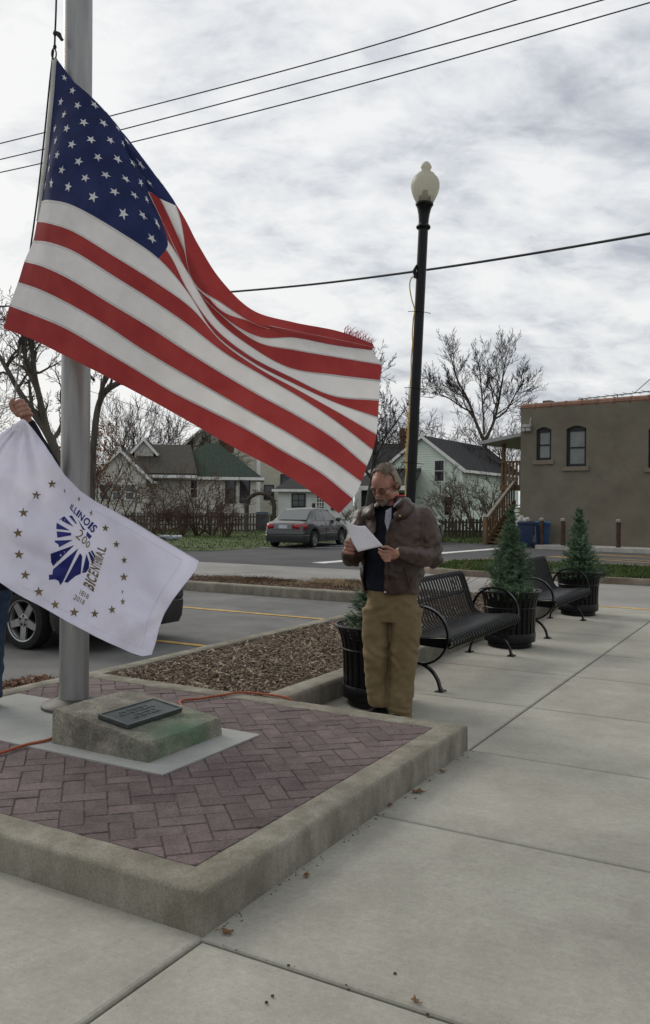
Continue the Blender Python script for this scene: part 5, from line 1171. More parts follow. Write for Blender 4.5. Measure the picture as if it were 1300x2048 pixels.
# ================================================================== cars
def car(loc, heading, paint, label, trimc, L=4.45, Wd=1.72, H=1.43, wheel_style=7, plate=True, z_rise=0.0):
    """saloon car; local +x is the front, origin on the ground under the middle"""
    root = empty('saloon_car', loc, heading, label, 'car'); hw = Wd/2; wb = 2.62; wr = .305; xr, xf = -L/2+.92, -L/2+.92+wb
    # side silhouette: hood / boot deck height and the lower edge
    def deck(x):
        f = (x+L/2)/L
        return float(np.interp(f, [0, .015, .06, .17, .28, .62, .72, .90, .97, 1], [.62, .84, .93, .965, .95, .93, .93, .80, .70, .55]))
    def low(x):
        z = float(np.interp((x+L/2)/L, [0, .03, .12, .5, .9, .97, 1], [.34, .24, .2, .18, .19, .22, .30]))
        for cx in (xr, xf):
            d = abs(x-cx)
            if d < wr+.075: z = max(z, math.sqrt(max(0, (wr+.075)**2-d*d))+wr)
        return z
    def half(x):
        f = (x+L/2)/L; return hw*float(np.interp(f, [0, .02, .08, .2, .5, .8, .93, .985, 1], [.72, .84, .94, .99, 1, .99, .93, .80, .66]))
    xs_ = sorted(set(list(np.linspace(-L/2, L/2, 46))+[c+s*(wr+.075)*q for c in (xr, xf) for s in (-1, 1) for q in (1, .995, .9, .75, .5, .25, 0)]))
    ring = []; m = MB()
    for x in xs_:
        h_, zl, zd = half(x), low(x), deck(x); zl = min(zl, zd-.12); zs = zd-.07
        side = [(h_*.86, zl), (h_*.98, zl+.03*(zs-zl)), (h_, zl+.45*(zs-zl)), (h_*.985, zl+.8*(zs-zl)), (h_*.955, zs), (h_*.90, zd-.02), (h_*.6, zd+.012), (0, zd+.022)]
        ring.append([(x, y, z) for y, z in side]+[(x, -y, z) for y, z in side[-2::-1]])
    n = len(ring[0]); vs = [p for r_ in ring for p in r_]
    fs = [(i*n+k, i*n+k+1, (i+1)*n+k+1, (i+1)*n+k) for i in range(len(ring)-1) for k in range(n-1)]+[(i*n+n-1, i*n, (i+1)*n, (i+1)*n+n-1) for i in range(len(ring)-1)]+[tuple(range(n))[::-1], tuple(range((len(ring)-1)*n, len(ring)*n))]
    m.add(vs, fs, True); body = link('body', m.mesh('body', 38), root, paint)
    # cabin
    X = lambda f: -L/2+L*f
    roofp = [(.15, .955), (.225, 1.16), (.295, H-.06), (.355, H-.01), (.45, H), (.54, H-.015), (.60, H-.07), (.68, 1.17), (.765, .92)]
    m = MB(); rings = []
    for f, z in spline([(f, z, 0) for f, z in roofp], 4) and [(p.x, p.y) for p in spline([(f, z, 0) for f, z in roofp], 4)]:
        x = X(f); wbelt = half(x)*.93; t_ = (z-.93)/(H-.93); wt = wbelt-(.235)*max(0, t_)
        rings.append([(x, wbelt, .88), (x, (wbelt*.4+wt*.6), .93+(z-.93)*.6), (x, wt, max(.93, z-.05)), (x, wt*.86, z), (x, 0, z+.012), (x, -wt*.86, z), (x, -wt, max(.93, z-.05)), (x, -(wbelt*.4+wt*.6), .93+(z-.93)*.6), (x, -wbelt, .88)])
    n = 9; vs = [p for r_ in rings for p in r_]; fs = [(i*n+k, i*n+k+1, (i+1)*n+k+1, (i+1)*n+k) for i in range(len(rings)-1) for k in range(n-1)]
    m.add(vs, fs, True); link('cabin', m.mesh('cabin', 50), root, paint)
    gl = glass_mat('car_glass', (.02, .023, .024), .03) if 'car_glass' not in bpy.data.materials else bpy.data.materials['car_glass']
    def cab(f, z):   # half width of cabin at station f, height z
        x = X(f); wbelt = half(x)*.93; ztop = float(np.interp(f, [p[0] for p in roofp], [p[1] for p in roofp])); t_ = (ztop-.93)/(H-.93); wt = wbelt-.235*max(0, t_); zm = .93+(ztop-.93)*.6
        ym = wbelt*.4+wt*.6
        if z <= zm: return wbelt+(ym-wbelt)*(z-.88)/max(.01, zm-.88)
        return ym+(wt-ym)*(z-zm)/max(.01, ztop-.05-zm)
    def side_pane(name, pts, s):
        q = MB(); vv = [(X(f), s*(cab(f, z)+.012), z) for f, z in pts]; q.add(vv, [tuple(range(len(vv)))]); ob_ = link(name, q.mesh(name), root, gl); ob_.modifiers.new('t', 'SOLIDIFY').thickness = .008; return ob_
    for s in (-1, 1):
        side_pane('side_window', [(.262, .975), (.43, .97), (.43, 1.335), (.365, 1.345), (.32, 1.30), (.272, 1.14)], s)
        side_pane('side_window', [(.445, .97), (.675, .96), (.665, 1.04), (.60, 1.285), (.55, 1.335), (.445, 1.34)], s)
    q = MB(); q.add([(X(.162), s*.60*hw/.86, .985) for s in (-1, 1)]+[(X(.282), s*.52*hw/.86, 1.335) for s in (1, -1)], [(0, 1, 2, 3)]); ob_ = link('rear_window', q.mesh('rear_window'), root, glass_mat('rear_glass', (.10, .115, .115), .06) if 'rear_glass' not in bpy.data.materials else bpy.data.materials['rear_glass']); ob_.location = (-.035, 0, .02)
    q = MB(); q.add([(X(.752), s*.63*hw/.86, .965) for s in (1, -1)]+[(X(.615), s*.53*hw/.86, 1.345) for s in (-1, 1)], [(0, 1, 2, 3)]); ob_ = link('windscreen', q.mesh('windscreen'), root, gl); ob_.location = (.035, 0, .02)
    red = glass_mat('tail_red', (.32, .012, .018), .12) if 'tail_red' not in bpy.data.materials else bpy.data.materials['tail_red']
    clear = glass_mat('lens_clear', (.35, .35, .35), .1) if 'lens_clear' not in bpy.data.materials else bpy.data.materials['lens_clear']
    for s in (-1, 1):
        pts = [(X(.006), s*.36), (X(.012), s*.60), (X(.045), s*(half(X(.045))*.965)), (X(.075), s*(half(X(.075))*.985))]
        q = MB(); vv = []
        for (x, y), (za, zb_) in zip(pts, ((.72, .84), (.66, .86), (.66, .87), (.72, .84))): vv += [(x-.02, y+s*.012, za), (x-.012, y+s*.012, zb_)]
        q.add(vv, [(2*i, 2*i+1, 2*i+3, 2*i+2) for i in range(3)], True); ob_ = link('tail_light', q.mesh('tail_light'), root, red); ob_.modifiers.new('t', 'SOLIDIFY').thickness = .02
        pts = [(X(.993), s*.30), (X(.98), s*.55), (X(.955), s*(half(X(.955))*.975))]; q = MB(); vv = []
        for (x, y) in pts: vv += [(x+.012, y+s*.008, .58), (x-.01, y+s*.008, .70)]
        q.add(vv, [(2*i, 2*i+1, 2*i+3, 2*i+2) for i in range(2)], True); ob_ = link('headlight', q.mesh('headlight'), root, clear); ob_.modifiers.new('t', 'SOLIDIFY').thickness = .02
        for f in (.36, .535):
            q = MB(); y = s*(half(X(f))*.985+.012); q.tube([(X(f)-.08, y, .80), (X(f), y+s*.02, .805), (X(f)+.08, y, .80)], .014, 6); q.build('door_handle', paint, root)
        q = MB(); y = s*(hw*.93); q.lathe([(0, -.06), (.07, -.05), (.09, 0), (.07, .03), (0, .035)], 10, Matrix.Translation((X(.665), y+s*.12, 1.0)) @ Matrix.Rotation(R(90), 4, 'Y') @ Matrix.Scale(1.3, 4, (0, 1, 0))); q.tube([(X(.665), y, .95), (X(.665), y+s*.1, .97)], .02, 5); q.build('wing_mirror', paint, root)
        # door seams
        q = MB()
        for f in (.265, .44, .685): q.tube([(X(f), s*(half(X(f))*1.0+.001), .30), (X(f), s*(half(X(f))*1.001+.001), .6), (X(f), s*(half(X(f))*.96), .90)], .005, 4)
        q.build('door_seam', trim_dark, root)
        q = MB(); q.tube([(X(.30), s*(hw+.004), .50), (X(.68), s*(hw+.004), .50)], .014, 6); q.build('side_moulding', trimc, root)
    # bumpers follow the body ends
    for end, fs_ in (('rear_bumper', (.0, .01, .035, .07, .1)), ('front_bumper', (1.0, .992, .97, .93, .9))):
        q = MB(); pth = [(X(f), half(X(f))*1.0+.012) for f in fs_]; pl_ = [(x+(-.015 if end[0] == 'r' else .015), -y, 0) for x, y in pth[::-1]]+[(x+(-.015 if end[0] == 'r' else .015), y, 0) for x, y in pth]
        P = [Vector(p) for p in pl_]; fr = []
        for i in range(len(P)):
            t_ = (P[min(i+1, len(P)-1)]-P[max(i-1, 0)]).normalized(); fr.append((t_.cross(Vector((0, 0, 1)))*(-1 if end[0] == 'r' else 1), Vector((0, 0, 1))))
        q.sweep(P, fr, [(-.12, .19), (-.03, .20), (.015, .28), (.03, .40), (.03, .455), (.014, .475), (.03, .495), (.03, .545), (.012, .60), (-.03, .60)], True); q.build(end, trimc if trimc is not paint and plate is False else paint, root)
    if plate:
        q = MB(); q.box((X(0)-.012, -.16, .70), (X(0)+.002, .16, .82)); q.build('number_plate', M_('plate', (.42, .46, .5), (.55, .58, .62), scale=9, rough=.5) if 'plate' not in MATS else MATS['plate'], root)
        q = MB(); q.box((X(.004)-.02, -.34, .835), (X(.004)+.0, .34, .855)); q.build('boot_trim', clear, root)
        q = MB(); q.box((X(0)-.006, -.36, .675), (X(0)+.004, .36, .832)); q.build('plate_recess', M_('recess_grey', (.2, .2, .2), rough=.5) if 'recess_grey' not in MATS else MATS['recess_grey'], root)
    tyre = M_('tyre_rubber', (.012, .012, .012), (.02, .02, .02), scale=30, rough=.9) if 'tyre_rubber' not in MATS else MATS['tyre_rubber']
    alloy = M_('alloy', (.28, .28, .28), (.36, .36, .36), scale=12, rough=.35, metal=.7) if 'alloy' not in MATS else MATS['alloy']
    dk = MATS.get('wheel_black') or M_('wheel_black', (.008, .008, .008), rough=.8)  # near-black of the brake discs, lug nuts and underbody
    for cx in (xr, xf):
        for s in (-1, 1):
            W0 = empty('wheel', (cx, s*(hw-.105), wr)); W0.parent = root; W0.rotation_euler = (R(90)*(1 if s < 0 else -1), 0, 0)   # local +z outwards
            q = MB(); q.lathe([(.20, -.09), (.27, -.095), (.297, -.08), (.305, -.04), (.305, .05), (.297, .082), (.262, .095), (.222, .088), (.205, .07)], 36, cap=False); q.build('tyre', tyre, W0)
            q = MB(); q.lathe([(.208, .083), (.222, .09), (.222, .078), (.205, .06), (.195, .02), (.195, -.06)], 36, cap=False); ns_ = wheel_style
            for i in range(ns_):
                a = 2*math.pi*i/ns_+.3; Mx = Matrix.Rotation(a, 4, 'Z'); wd0, wd1 = (.042, .03) if ns_ == 5 else (.024, .02)
                q.add([Mx @ Vector(p) for p in ((.05, -wd0, .062), (.05, wd0, .062), (.207, wd1+.006, .072), (.207, -wd1-.006, .072), (.05, -wd0, .03), (.05, wd0, .03), (.207, wd1, .04), (.207, -wd1, .04))], [(0, 1, 2, 3), (0, 4, 5, 1), (1, 5, 6, 2), (2, 6, 7, 3), (3, 7, 4, 0)])
            q.lathe([(.075, .03), (.075, .058), (.062, .066), (.03, .066), (.028, .072), (0, .073)], 24); q.build('rim', alloy, W0)
            q = MB(); q.lathe([(.0, .012), (.195, .012)], 24); q.build('brake_disc', dk, W0)
            if ns_ == 5:
                q = MB()
                for i in range(5): a = 2*math.pi*i/5+.3+math.pi/5; q.lathe([(.0, .066), (.012, .067), (.012, .073), (0, .074)], 8, Matrix.Translation((.05*math.cos(a), .05*math.sin(a), 0)))
                q.build('lug_nut', dk, W0)
    q = MB(); q.box((-L/2+.35, -hw*.82, .22), (L/2-.3, hw*.82, .5)); q.build('underbody', dk, root)
    return root
def paint(name, c, metal=.35, rough=.3): return M_(name, c, tuple(x*1.12 for x in c), scale=3, rough=rough, metal=metal, spec=.5, coat=.5, big=.15, bigscale=.8)
grey_p = paint('grey_paint', (.040, .042, .040), .2); blk_p = paint('black_paint', (.022, .024, .024), .1, .25); slv_p = paint('silver_paint', (.35, .36, .37))
hd = R(90-23)     # heading: 23 degrees to the right of straight ahead
rw = G(624, 1095, -.02); fwd = Vector((math.cos(hd), math.sin(hd), 0)); rgt = Vector((fwd.y, -fwd.x, 0)); cc = rw-rgt*.73+fwd*(4.45/2-.92); cc.z = -.02
car(cc, hd, grey_p, 'dark grey four door saloon parked on the side road by the cottage', grey_p)
sp = G(879, 1085, -.02); cc = sp-rgt*.5-fwd*1.0; cc.z = -.02; fw2 = fwd
car(cc+Vector((-.32, .6, 0)), hd, slv_p, 'silver car almost hidden behind the standing man', slv_p, plate=False)
# the dark car in the bay: axis along V, its end facing us at v = 6.26, near side at u = 6.2
cL = 4.5; cc = uvz(6.2+.86, 6.28+cL/2, -.012); hdv = math.atan2(UV_V.y, UV_V.x)
car(cc, hdv, blk_p, 'black car in the parking bay behind the white flag', M_('bumper_plastic', (.022, .022, .022), (.036, .036, .036), scale=8, rough=.42, spec=.4), L=cL, wheel_style=5, plate=False)
# ================================================================== bare trees
bark = M_('bark', (.055, .047, .038), (.10, .087, .072), scale=7, stretch=(1, 1, .3), rough=.95, bump=.7, bscale=20, bdist=.02)
bark2 = M_('grey_bark', (.035, .033, .030), (.062, .058, .052), scale=7, rough=.95)
twig_mat = M_('twigs', (.045, .037, .030), (.08, .067, .055), scale=10, rough=.95)
twig_red = M_('red_twigs', (.07, .04, .028), (.12, .075, .05), scale=10, rough=.95)
twig_tan = M_('tan_twigs', (.075, .055, .038), (.13, .10, .07), scale=10, rough=.95)
def nrm(v): return v/(np.linalg.norm(v)+1e-9)
def seg_mesh(name, segs, n):
    """tapered prisms from (p0, p1, r0, r1) rows, built in one go"""
    S = np.array(segs); p0, p1, r0, r1 = S[:, 0:3], S[:, 3:6], S[:, 6], S[:, 7]; t = p1-p0; t /= np.linalg.norm(t, axis=1)[:, None]+1e-9
    a = np.where(np.abs(t[:, 2:3]) < .9, np.array([[0, 0, 1.0]]), np.array([[1.0, 0, 0]])); x = np.cross(t, a); x /= np.linalg.norm(x, axis=1)[:, None]; y = np.cross(t, x)
    V = []
    for k in range(n):
        c, s = math.cos(2*math.pi*k/n), math.sin(2*math.pi*k/n); o = x*c+y*s; V.append(p0+o*r0[:, None]); V.append(p1+o*r1[:, None])
    V = np.stack(V, 1).reshape(-1, 3); m = len(S); q = np.array([[2*k, 2*((k+1) % n), 2*((k+1) % n)+1, 2*k+1] for k in range(n)]); Q = (np.arange(m)[:, None, None]*2*n+q[None]).reshape(-1, 4)
    return arrays_mesh(name, V, Q, True)
class Tree:
    def __init__(s, seed, rmin=.006, up=.10, wob=.16, levels=5, kids=(6, 5, 5, 4, 3), ratio=.62, angle=.75, droop=0.0):
        s.g = np.random.default_rng(seed); s.big = MB(); s.small = []; s.rmin = rmin; s.up = up; s.wob = wob; s.levels = levels; s.kids = kids; s.ratio = ratio; s.angle = angle; s.droop = droop
    def line(s, pts, rr, lvl):
        if lvl <= 1: s.big.tube([Vector(q) for q in pts], [max(q, s.rmin) for q in rr], 8 if lvl == 0 else 5, False)
        else: s.small += [(*pts[i], *pts[i+1], max(rr[i], s.rmin), max(rr[i+1], s.rmin)) for i in range(len(pts)-1)]
    def branch(s, p, d, L, r, lvl):
        g = s.g; n = 6 if lvl <= 1 else (4 if lvl == 2 else 3); pts = [p]; rr = [r]; d = nrm(d)
        for i in range(n):
            d = nrm(d+g.normal(0, s.wob, 3)+np.array([0, 0, s.up-s.droop*(lvl >= 3)])); p = p+d*L/n; pts.append(p); rr.append(r*(1-.75*(i+1)/n))
        s.line(pts, rr, lvl)
        s.kids_on(pts, rr, L, lvl)
    def limb(s, pts, r0, r1, lvl=0, kids=None, L=None, kstart=.25):
        P = [np.array(p) for p in spline([Vector(q) for q in pts], 4)]; n = len(P); rr = [.82*(r0+(r1-r0)*i/(n-1)) for i in range(n)]
        s.line(P, rr, 0)
        ln = L or sum(np.linalg.norm(P[i+1]-P[i]) for i in range(n-1))*.7; s.kids_on(P, rr, ln, lvl, kids, kstart)
    def kids_on(s, pts, rr, L, lvl, kids=None, kstart=None):
        if lvl >= s.levels: return
        g = s.g; k = kids or s.kids[min(lvl, len(s.kids)-1)]; n = len(pts)-1; ks = kstart if kstart is not None else (.35 if lvl == 0 else .2)
        for c in range(k):
            f = ks+(1-ks)*(c+g.uniform(.1, .9))/k; i = min(int(f*n), n-1); q = f*n-i; p = pts[i]*(1-q)+pts[i+1]*q; d = nrm(pts[i+1]-pts[i]); r = rr[i]*(1-q)+rr[i+1]*q
            o = g.normal(0, 1, 3); o = nrm(o-d*o.dot(d)); a = s.angle*g.uniform(.6, 1.3); nd = d*math.cos(a)+o*math.sin(a); s.branch(p, nd, L*s.ratio*g.uniform(.6, 1.15)*(1.1-.45*f), r*g.uniform(.5, .72), lvl+1)
        if lvl >= 1: s.branch(pts[-1], pts[-1]-pts[-2], L*s.ratio*.8, rr[-1]*.9, lvl+1)
    def build(s, name, base, label, cat, bk, tw, group=None, nb=6):
        root = empty(name, base, 0, label, cat, group); off = np.array([*base, *base, 0, 0])
        s.big.v = [(x-base[0], y-base[1], z-base[2]) for x, y, z in s.big.v]; me = bpy.data.meshes.new('trunk'); me.from_pydata(s.big.v, [], s.big.f); smooth(me); link('trunk', me, root, bk)
        if s.small: me = seg_mesh('crown', np.array(s.small)-off, 3); link('crown', me, root, tw)
        return root
# big trees at the left, limbs following the photograph at a distance of about 22 m
def L3(dep, *pts): return [D(x, y, dep+dz) for x, y, dz in pts]
t1 = Tree(21, rmin=.005, kids=(7, 4, 4, 3), levels=4, ratio=.52, up=.06, wob=.2)
b1 = atz(150, 22, 0)
t1.limb([b1]+L3(22, (138, 1010, 0), (122, 930, 0), (97, 870, 0), (66, 822, 0)), .165, .125, kids=2, L=1.5, kstart=.7)
t1.limb(L3(22, (66, 822, 0), (40, 785, 0), (12, 735, .3), (-8, 700, .6), (-40, 640, .8)), .10, .045, kids=8, L=2.6)
t1.limb(L3(22, (97, 870, 0), (80, 800, -.2), (70, 755, -.3), (66, 715, -.4), (62, 680, -.5), (52, 600, -.6)), .11, .055, kids=9, L=2.6)
t1.limb(L3(22, (68, 745, -.3), (52, 722, -.5), (49, 690, -.6), (40, 640, -.8)), .085, .05, kids=6, L=2.0)
t1.limb(L3(22, (76, 780, -.2), (58, 745, -.3), (48, 725, .2)), .10, .06, kids=5, L=1.4)
t1.limb(L3(22, (104, 880, 0), (118, 862, .3), (128, 830, .5), (122, 790, .7), (130, 760, .9)), .08, .04, kids=7, L=1.6)
t1.limb(L3(22, (66, 822, 0), (62, 800, .2), (58, 760, .4)), .07, .04, kids=5, L=1.4)
t1.limb(L3(22, (10, 735, .3), (30, 705, .4), (50, 690, .5)), .05, .03, kids=5, L=1.4)
t1.build('bare_tree', b1, 'big bare forked tree behind the raised hand at the left edge', 'tree', bark, twig_mat, 'bare trees behind the lot', 8)
t2 = Tree(22, rmin=.0055, kids=(7, 4, 4, 3), levels=4, ratio=.52, up=.05)
b2 = atz(184, 27, 0)
t2.limb([b2]+L3(27, (184, 960, 0), (188, 880, 0), (196, 815, 0), (212, 782, .2), (240, 764, .4)), .145, .11, kids=3, L=1.6, kstart=.6)
t2.limb(L3(27, (240, 764, .4), (275, 770, .6), (320, 745, .8), (360, 700, 1)), .105, .05, kids=7, L=2.4)
t2.limb(L3(27, (196, 815, 0), (206, 770, -.3), (214, 735, -.5), (228, 690, -.8)), .09, .05, kids=8, L=2.6)
t2.limb(L3(27, (188, 760, -.3), (170, 740, 0), (140, 700, .3)), .06, .03, kids=6, L=1.8)
t2.build('bare_tree', b2, 'bare tree with a heavy bent limb just right of the flagpole', 'tree', bark, twig_mat, 'bare trees behind the lot', 8)
def simple(seed, px, dep, ytop, label, stems=1, r=.2, spread=.5, bk=bark2, tw=twig_mat, **kw):
    t = Tree(seed, **kw); base = atz(px, dep, 0); h = hz(ytop, dep, px); g = t.g
    for i in range(stems):
        a = g.uniform(0, 6.28); d = np.array([math.cos(a)*spread*g.uniform(.3, 1), math.sin(a)*spread*g.uniform(.3, 1), 1.0]) if stems > 1 else np.array([g.normal(0, .05), 0, 1.0])
        t.branch(np.array(base)+np.array([math.cos(a)*.1, math.sin(a)*.1, 0])*(stems > 1), d, h*(.62 if stems == 1 else .8)*g.uniform(.85, 1.05), r*g.uniform(.7, 1), 0)
    return t.build(kw.get('nm', 'bare_tree') if False else ('bare_shrub' if label.count('shrub') else 'bare_tree'), base, label, 'shrub' if label.count('shrub') else 'tree', bk, tw, 'bare shrubs along the yards' if label.count('shrub') else 'bare trees behind the lot')
simple(31, 232, 58, 772, 'upright many stemmed bare tree beside the flagpole, left of the bungalow gable', 6, .10, .35, tw=twig_mat, rmin=.010, levels=3, kids=(8, 6, 5), up=.12, ratio=.5)
simple(32, 268, 60, 790, 'slender many stemmed bare tree over the bungalow gable', 4, .10, .4, rmin=.010, levels=3, kids=(8, 6, 5), up=.12, ratio=.5)
simple(33, 345, 58, 800, 'bare tree rising behind the bungalow roof', 2, .16, .5, rmin=.012, levels=4, kids=(6, 5, 4, 3), up=.08)
simple(34, 735, 40, 648, 'tall bare tree showing beyond the fly end of the striped flag', 1, .24, rmin=.0085, levels=5, kids=(8, 5, 4, 4, 3), up=.06, ratio=.6, wob=.14, angle=.8)
# spreading tree behind the mint house
t6 = Tree(41, rmin=.009, kids=(8, 5, 5, 4, 3), levels=4, ratio=.56, up=.09, wob=.13, angle=.62); d6 = 62; b6 = atz(968, d6, 0)
t6.limb([b6]+L3(d6, (969, 960, 0), (970, 905, 0), (967, 880, 0)), .27, .24, kids=2, L=1.0, kstart=.8)
t6.limb(L3(d6, (967, 880, 0), (952, 845, 0), (936, 800, .3), (915, 760, .5), (905, 725, .6)), .16, .05, kids=12, L=5.0)
t6.limb(L3(d6, (968, 885, 0), (985, 850, -.3), (996, 810, -.4), (1004, 765, -.5), (1012, 715, -.5)), .16, .045, kids=12, L=4.8)
t6.limb(L3(d6, (990, 838, -.3), (1012, 822, -.6), (1030, 790, -.8), (1050, 760, -1)), .09, .035, kids=10, L=3.8)
t6.limb(L3(d6, (945, 825, .2), (925, 815, .5), (895, 795, .8), (868, 785, 1)), .085, .035, kids=10, L=3.8)
t6.limb(L3(d6, (968, 868, 0), (966, 820, .8), (962, 770, 1.2), (958, 730, 1.5)), .10, .035, kids=11, L=4.0)
t6.build('bare_tree', b6, 'big spreading bare tree between the mint house and the tan building', 'tree', bark, twig_mat, 'bare trees behind the lot', 8)
simple(42, 1092, 62, 772, 'bare treetop showing over the roof of the tan building', 1, .2, rmin=.011, levels=4, kids=(6, 5, 4, 3), up=.05)
simple(43, 858, 66, 830, 'low bare tree behind the ridge of the mint house', 3, .14, .6, rmin=.012, levels=4, kids=(6, 5, 4, 3), up=.05)
simple(44, 905, 68, 822, 'low bare tree between the mint ridge and the spreading tree', 3, .14, .6, rmin=.012, levels=4, kids=(6, 5, 4, 3), up=.05)
simple(45, 778, 64, 848, 'low bare tree behind the brick chimney', 3, .12, .6, rmin=.012, levels=4, kids=(6, 5, 4, 3), up=.05)
simple(46, 1015, 58, 850, 'thin bare tree against the wooden stair landing', 2, .14, .4, rmin=.011, levels=4, kids=(6, 5, 4, 3), up=.08)
simple(47, -60, 34, 560, 'bare tree reaching in from beyond the left edge', 1, .22, rmin=.007, levels=5, kids=(7, 5, 4, 3, 3), up=.06, ratio=.6)
# shrubs
for i, (px, dep, yt, lab, st_, tw, rm) in enumerate([(330, 41, 955, 'tangled bare shrub in front of the bungalow porch', 6, twig_tan, .008), (395, 41, 915, 'tallest reddish bare shrub in front of the bungalow', 9, twig_red, .008), (425, 41.5, 965, 'bare shrub between the tall red shrub and the bungalow corner', 8, twig_tan, .008), (268, 41, 955, 'bare shrub right of the flagpole by the porch wing', 5, twig_tan, .008),
        (452, 39.5, 1015, 'low red bare shrub on the lawn nearest the bin', 10, twig_red, .007), (305, 40, 990, 'low dense bare shrub along the wire fence', 7, twig_red, .008), (362, 40, 1000, 'low bare shrub on the lawn beside the litter', 10, twig_red, .007), (955, 43, 925, 'bare brambly shrub in front of the mint house', 9, twig_tan, .008), (915, 43, 960, 'low bare shrub before the mint house porch', 8, twig_tan, .008), (985, 44, 975, 'low bare shrub beside the wooden stair', 8, twig_tan, .008), (205, 33, 880, 'rust brown leafless shrub beside the flagpole', 9, twig_red, .008), (105, 30, 900, 'rust coloured shrub behind the white flag', 9, twig_red, .008), (712, 44, 1000, 'small bare shrub left of the man before the cottage', 6, twig_tan, .008)]):
    simple(60+i, px, dep, yt, lab, st_, .045, .75, tw, tw, rmin=rm, levels=3, kids=(5, 4, 3), up=.04, ratio=.55, wob=.2)
# a few brown leaves still hanging in the left thicket
g = np.random.default_rng(77); V = []
for (px, dep, y0, y1, n_) in ((200, 32, 850, 990, 260), (108, 30, 880, 960, 160), (235, 43, 830, 900, 60)):
    for i in range(n_):
        c = np.array(D(px+g.normal(0, 16), g.uniform(y0, y1), dep+g.normal(0, .5))); a, b = nrm(g.normal(0, 1, 3)), nrm(g.normal(0, 1, 3)); V += [c, c+a*.09, c+a*.09+b*.07, c+b*.07]
tag(link('withered_leaves', arrays_mesh('withered_leaves', V, np.arange(len(V)).reshape(-1, 4)), None, M_('rust_leaf', (.13, .05, .02), (.24, .10, .04), scale=9, rough=.9, transl=.2)), 'rust brown withered leaves hanging in the thicket left of the bungalow', 'leaves', None, 'stuff')
# weeds standing up out of the bed behind the near bench
for i, (px, py, hgt) in enumerate(((905, 1190, .55), (920, 1200, .4), (965, 1195, .35))):
    b = G(px, py, BZ-.04); m = MB(); gg = random.Random(90+i)
    for k in range(6): m.tube([Vector((0, 0, 0)), Vector((gg.uniform(-.05, .08), gg.uniform(-.05, .05), hgt*.5)), Vector((gg.uniform(-.05, .35), gg.uniform(-.1, .1), hgt*gg.uniform(.7, 1.1)))], .0035, 4)
    o = m.build('dry_weed', straw_mat); o.location = b; tag(o, ['tall dry weed stalks behind the near bench', 'shorter dry weed stalks right of the tall ones', 'thin dry weed stalks beside the middle planter'][i], 'weed')
# litter and fallen leaves
m = MB(); gg = random.Random(5)
for i in range(9): c = Vector((gg.uniform(-.5, .5), gg.uniform(-.1, .1), gg.uniform(.04, .12))); m.lathe([(0, -.08), (.12, -.03), (.10, .05), (0, .08)], 7, Matrix.Translation(c) @ Matrix.Rotation(gg.uniform(0, 3), 4, 'X'), False)
o = m.build('litter', M_('litter', (.2, .25, .32), (.5, .5, .5), scale=9, rough=.6)); o.location = G(338, 1079, .02); tag(o, 'crumpled pale litter on the grass under the shrubs', 'litter')
leafm = M_('dead_leaf', (.12, .06, .03), (.22, .12, .055), scale=40, rough=.9)
def leaf(p, s, rz_, label, i):
    m = MB(); pts = [(math.cos(a)*s*(1+.35*math.cos(5*a)), math.sin(a)*s*.7*(1+.35*math.cos(5*a)), .004+.012*abs(math.sin(a*1.5+i))) for a in np.linspace(0, 2*math.pi, 15)[:-1]]
    m.add([(0, 0, .006)]+pts, [(0, 1+k, 1+(k+1) % 14) for k in range(14)]); m.tube([(s, 0, .006), (s*1.9, .01, .012)], .0012, 4); o = m.build('fallen_leaf', leafm); o.location = p; o.rotation_euler = (0, 0, rz_); o.modifiers.new('t', 'SOLIDIFY').thickness = .0012; return tag(o, label, 'leaf', 'fallen leaves on the sidewalk')
for i, (x, y, s, lab) in enumerate([(836, 1585, .032, 'largest orange brown leaf at the foot of the kerb'), (613, 1754, .018, 'small dry leaf beside the kerb, halfway along'), (455, 1868, .022, 'crumpled dry leaf by the near corner of the kerb'), (779, 1612, .016, 'small leaf in the kerb corner left of the orange leaf'), (830, 2005, .014, 'tiny pale leaf on the nearest slab joint'), (885, 1545, .018, 'small dry leaf nearest the far kerb corner')]): leaf(G(x, y, .002), s, i*1.3, lab, i)
m = MB(); gg = random.Random(12)
for i in range(70):
    f = gg.random(); u = PU0+.05+(PU1-PU0)*f; v = PV0-.006-abs(gg.gauss(0, .025)); p = uvz(u, v, .001); s = gg.uniform(.002, .007); m.tube([p, p+Vector((gg.uniform(-2, 2)*s, gg.uniform(-2, 2)*s, s*.6))], s*.35, 4)
for i in range(26):
    f = gg.random(); a = uvz(PU0-.012, PV0-.01-1.6*f, .0); p = a+Vector((gg.gauss(0, .012), gg.gauss(0, .012), -.002)); s = gg.uniform(.002, .006); m.tube([p, p+Vector((gg.uniform(-2, 2)*s, gg.uniform(-2, 2)*s, s*.6))], s*.4, 4)
for px, py in ((577, 1932), (545, 1993), (533, 2006), (855, 2030), (790, 1948)): p = G(px, py, .002); m.lathe([(0, 0), (.006, .001), (.005, .005), (0, .006)], 6, Matrix.Translation(p))
tag(m.build('debris', M_('debris', (.03, .022, .015), (.08, .05, .03), scale=50, rough=.95)), 'scattered crumbs of bark and grit along the kerb foot and joints', 'debris', None, 'stuff')
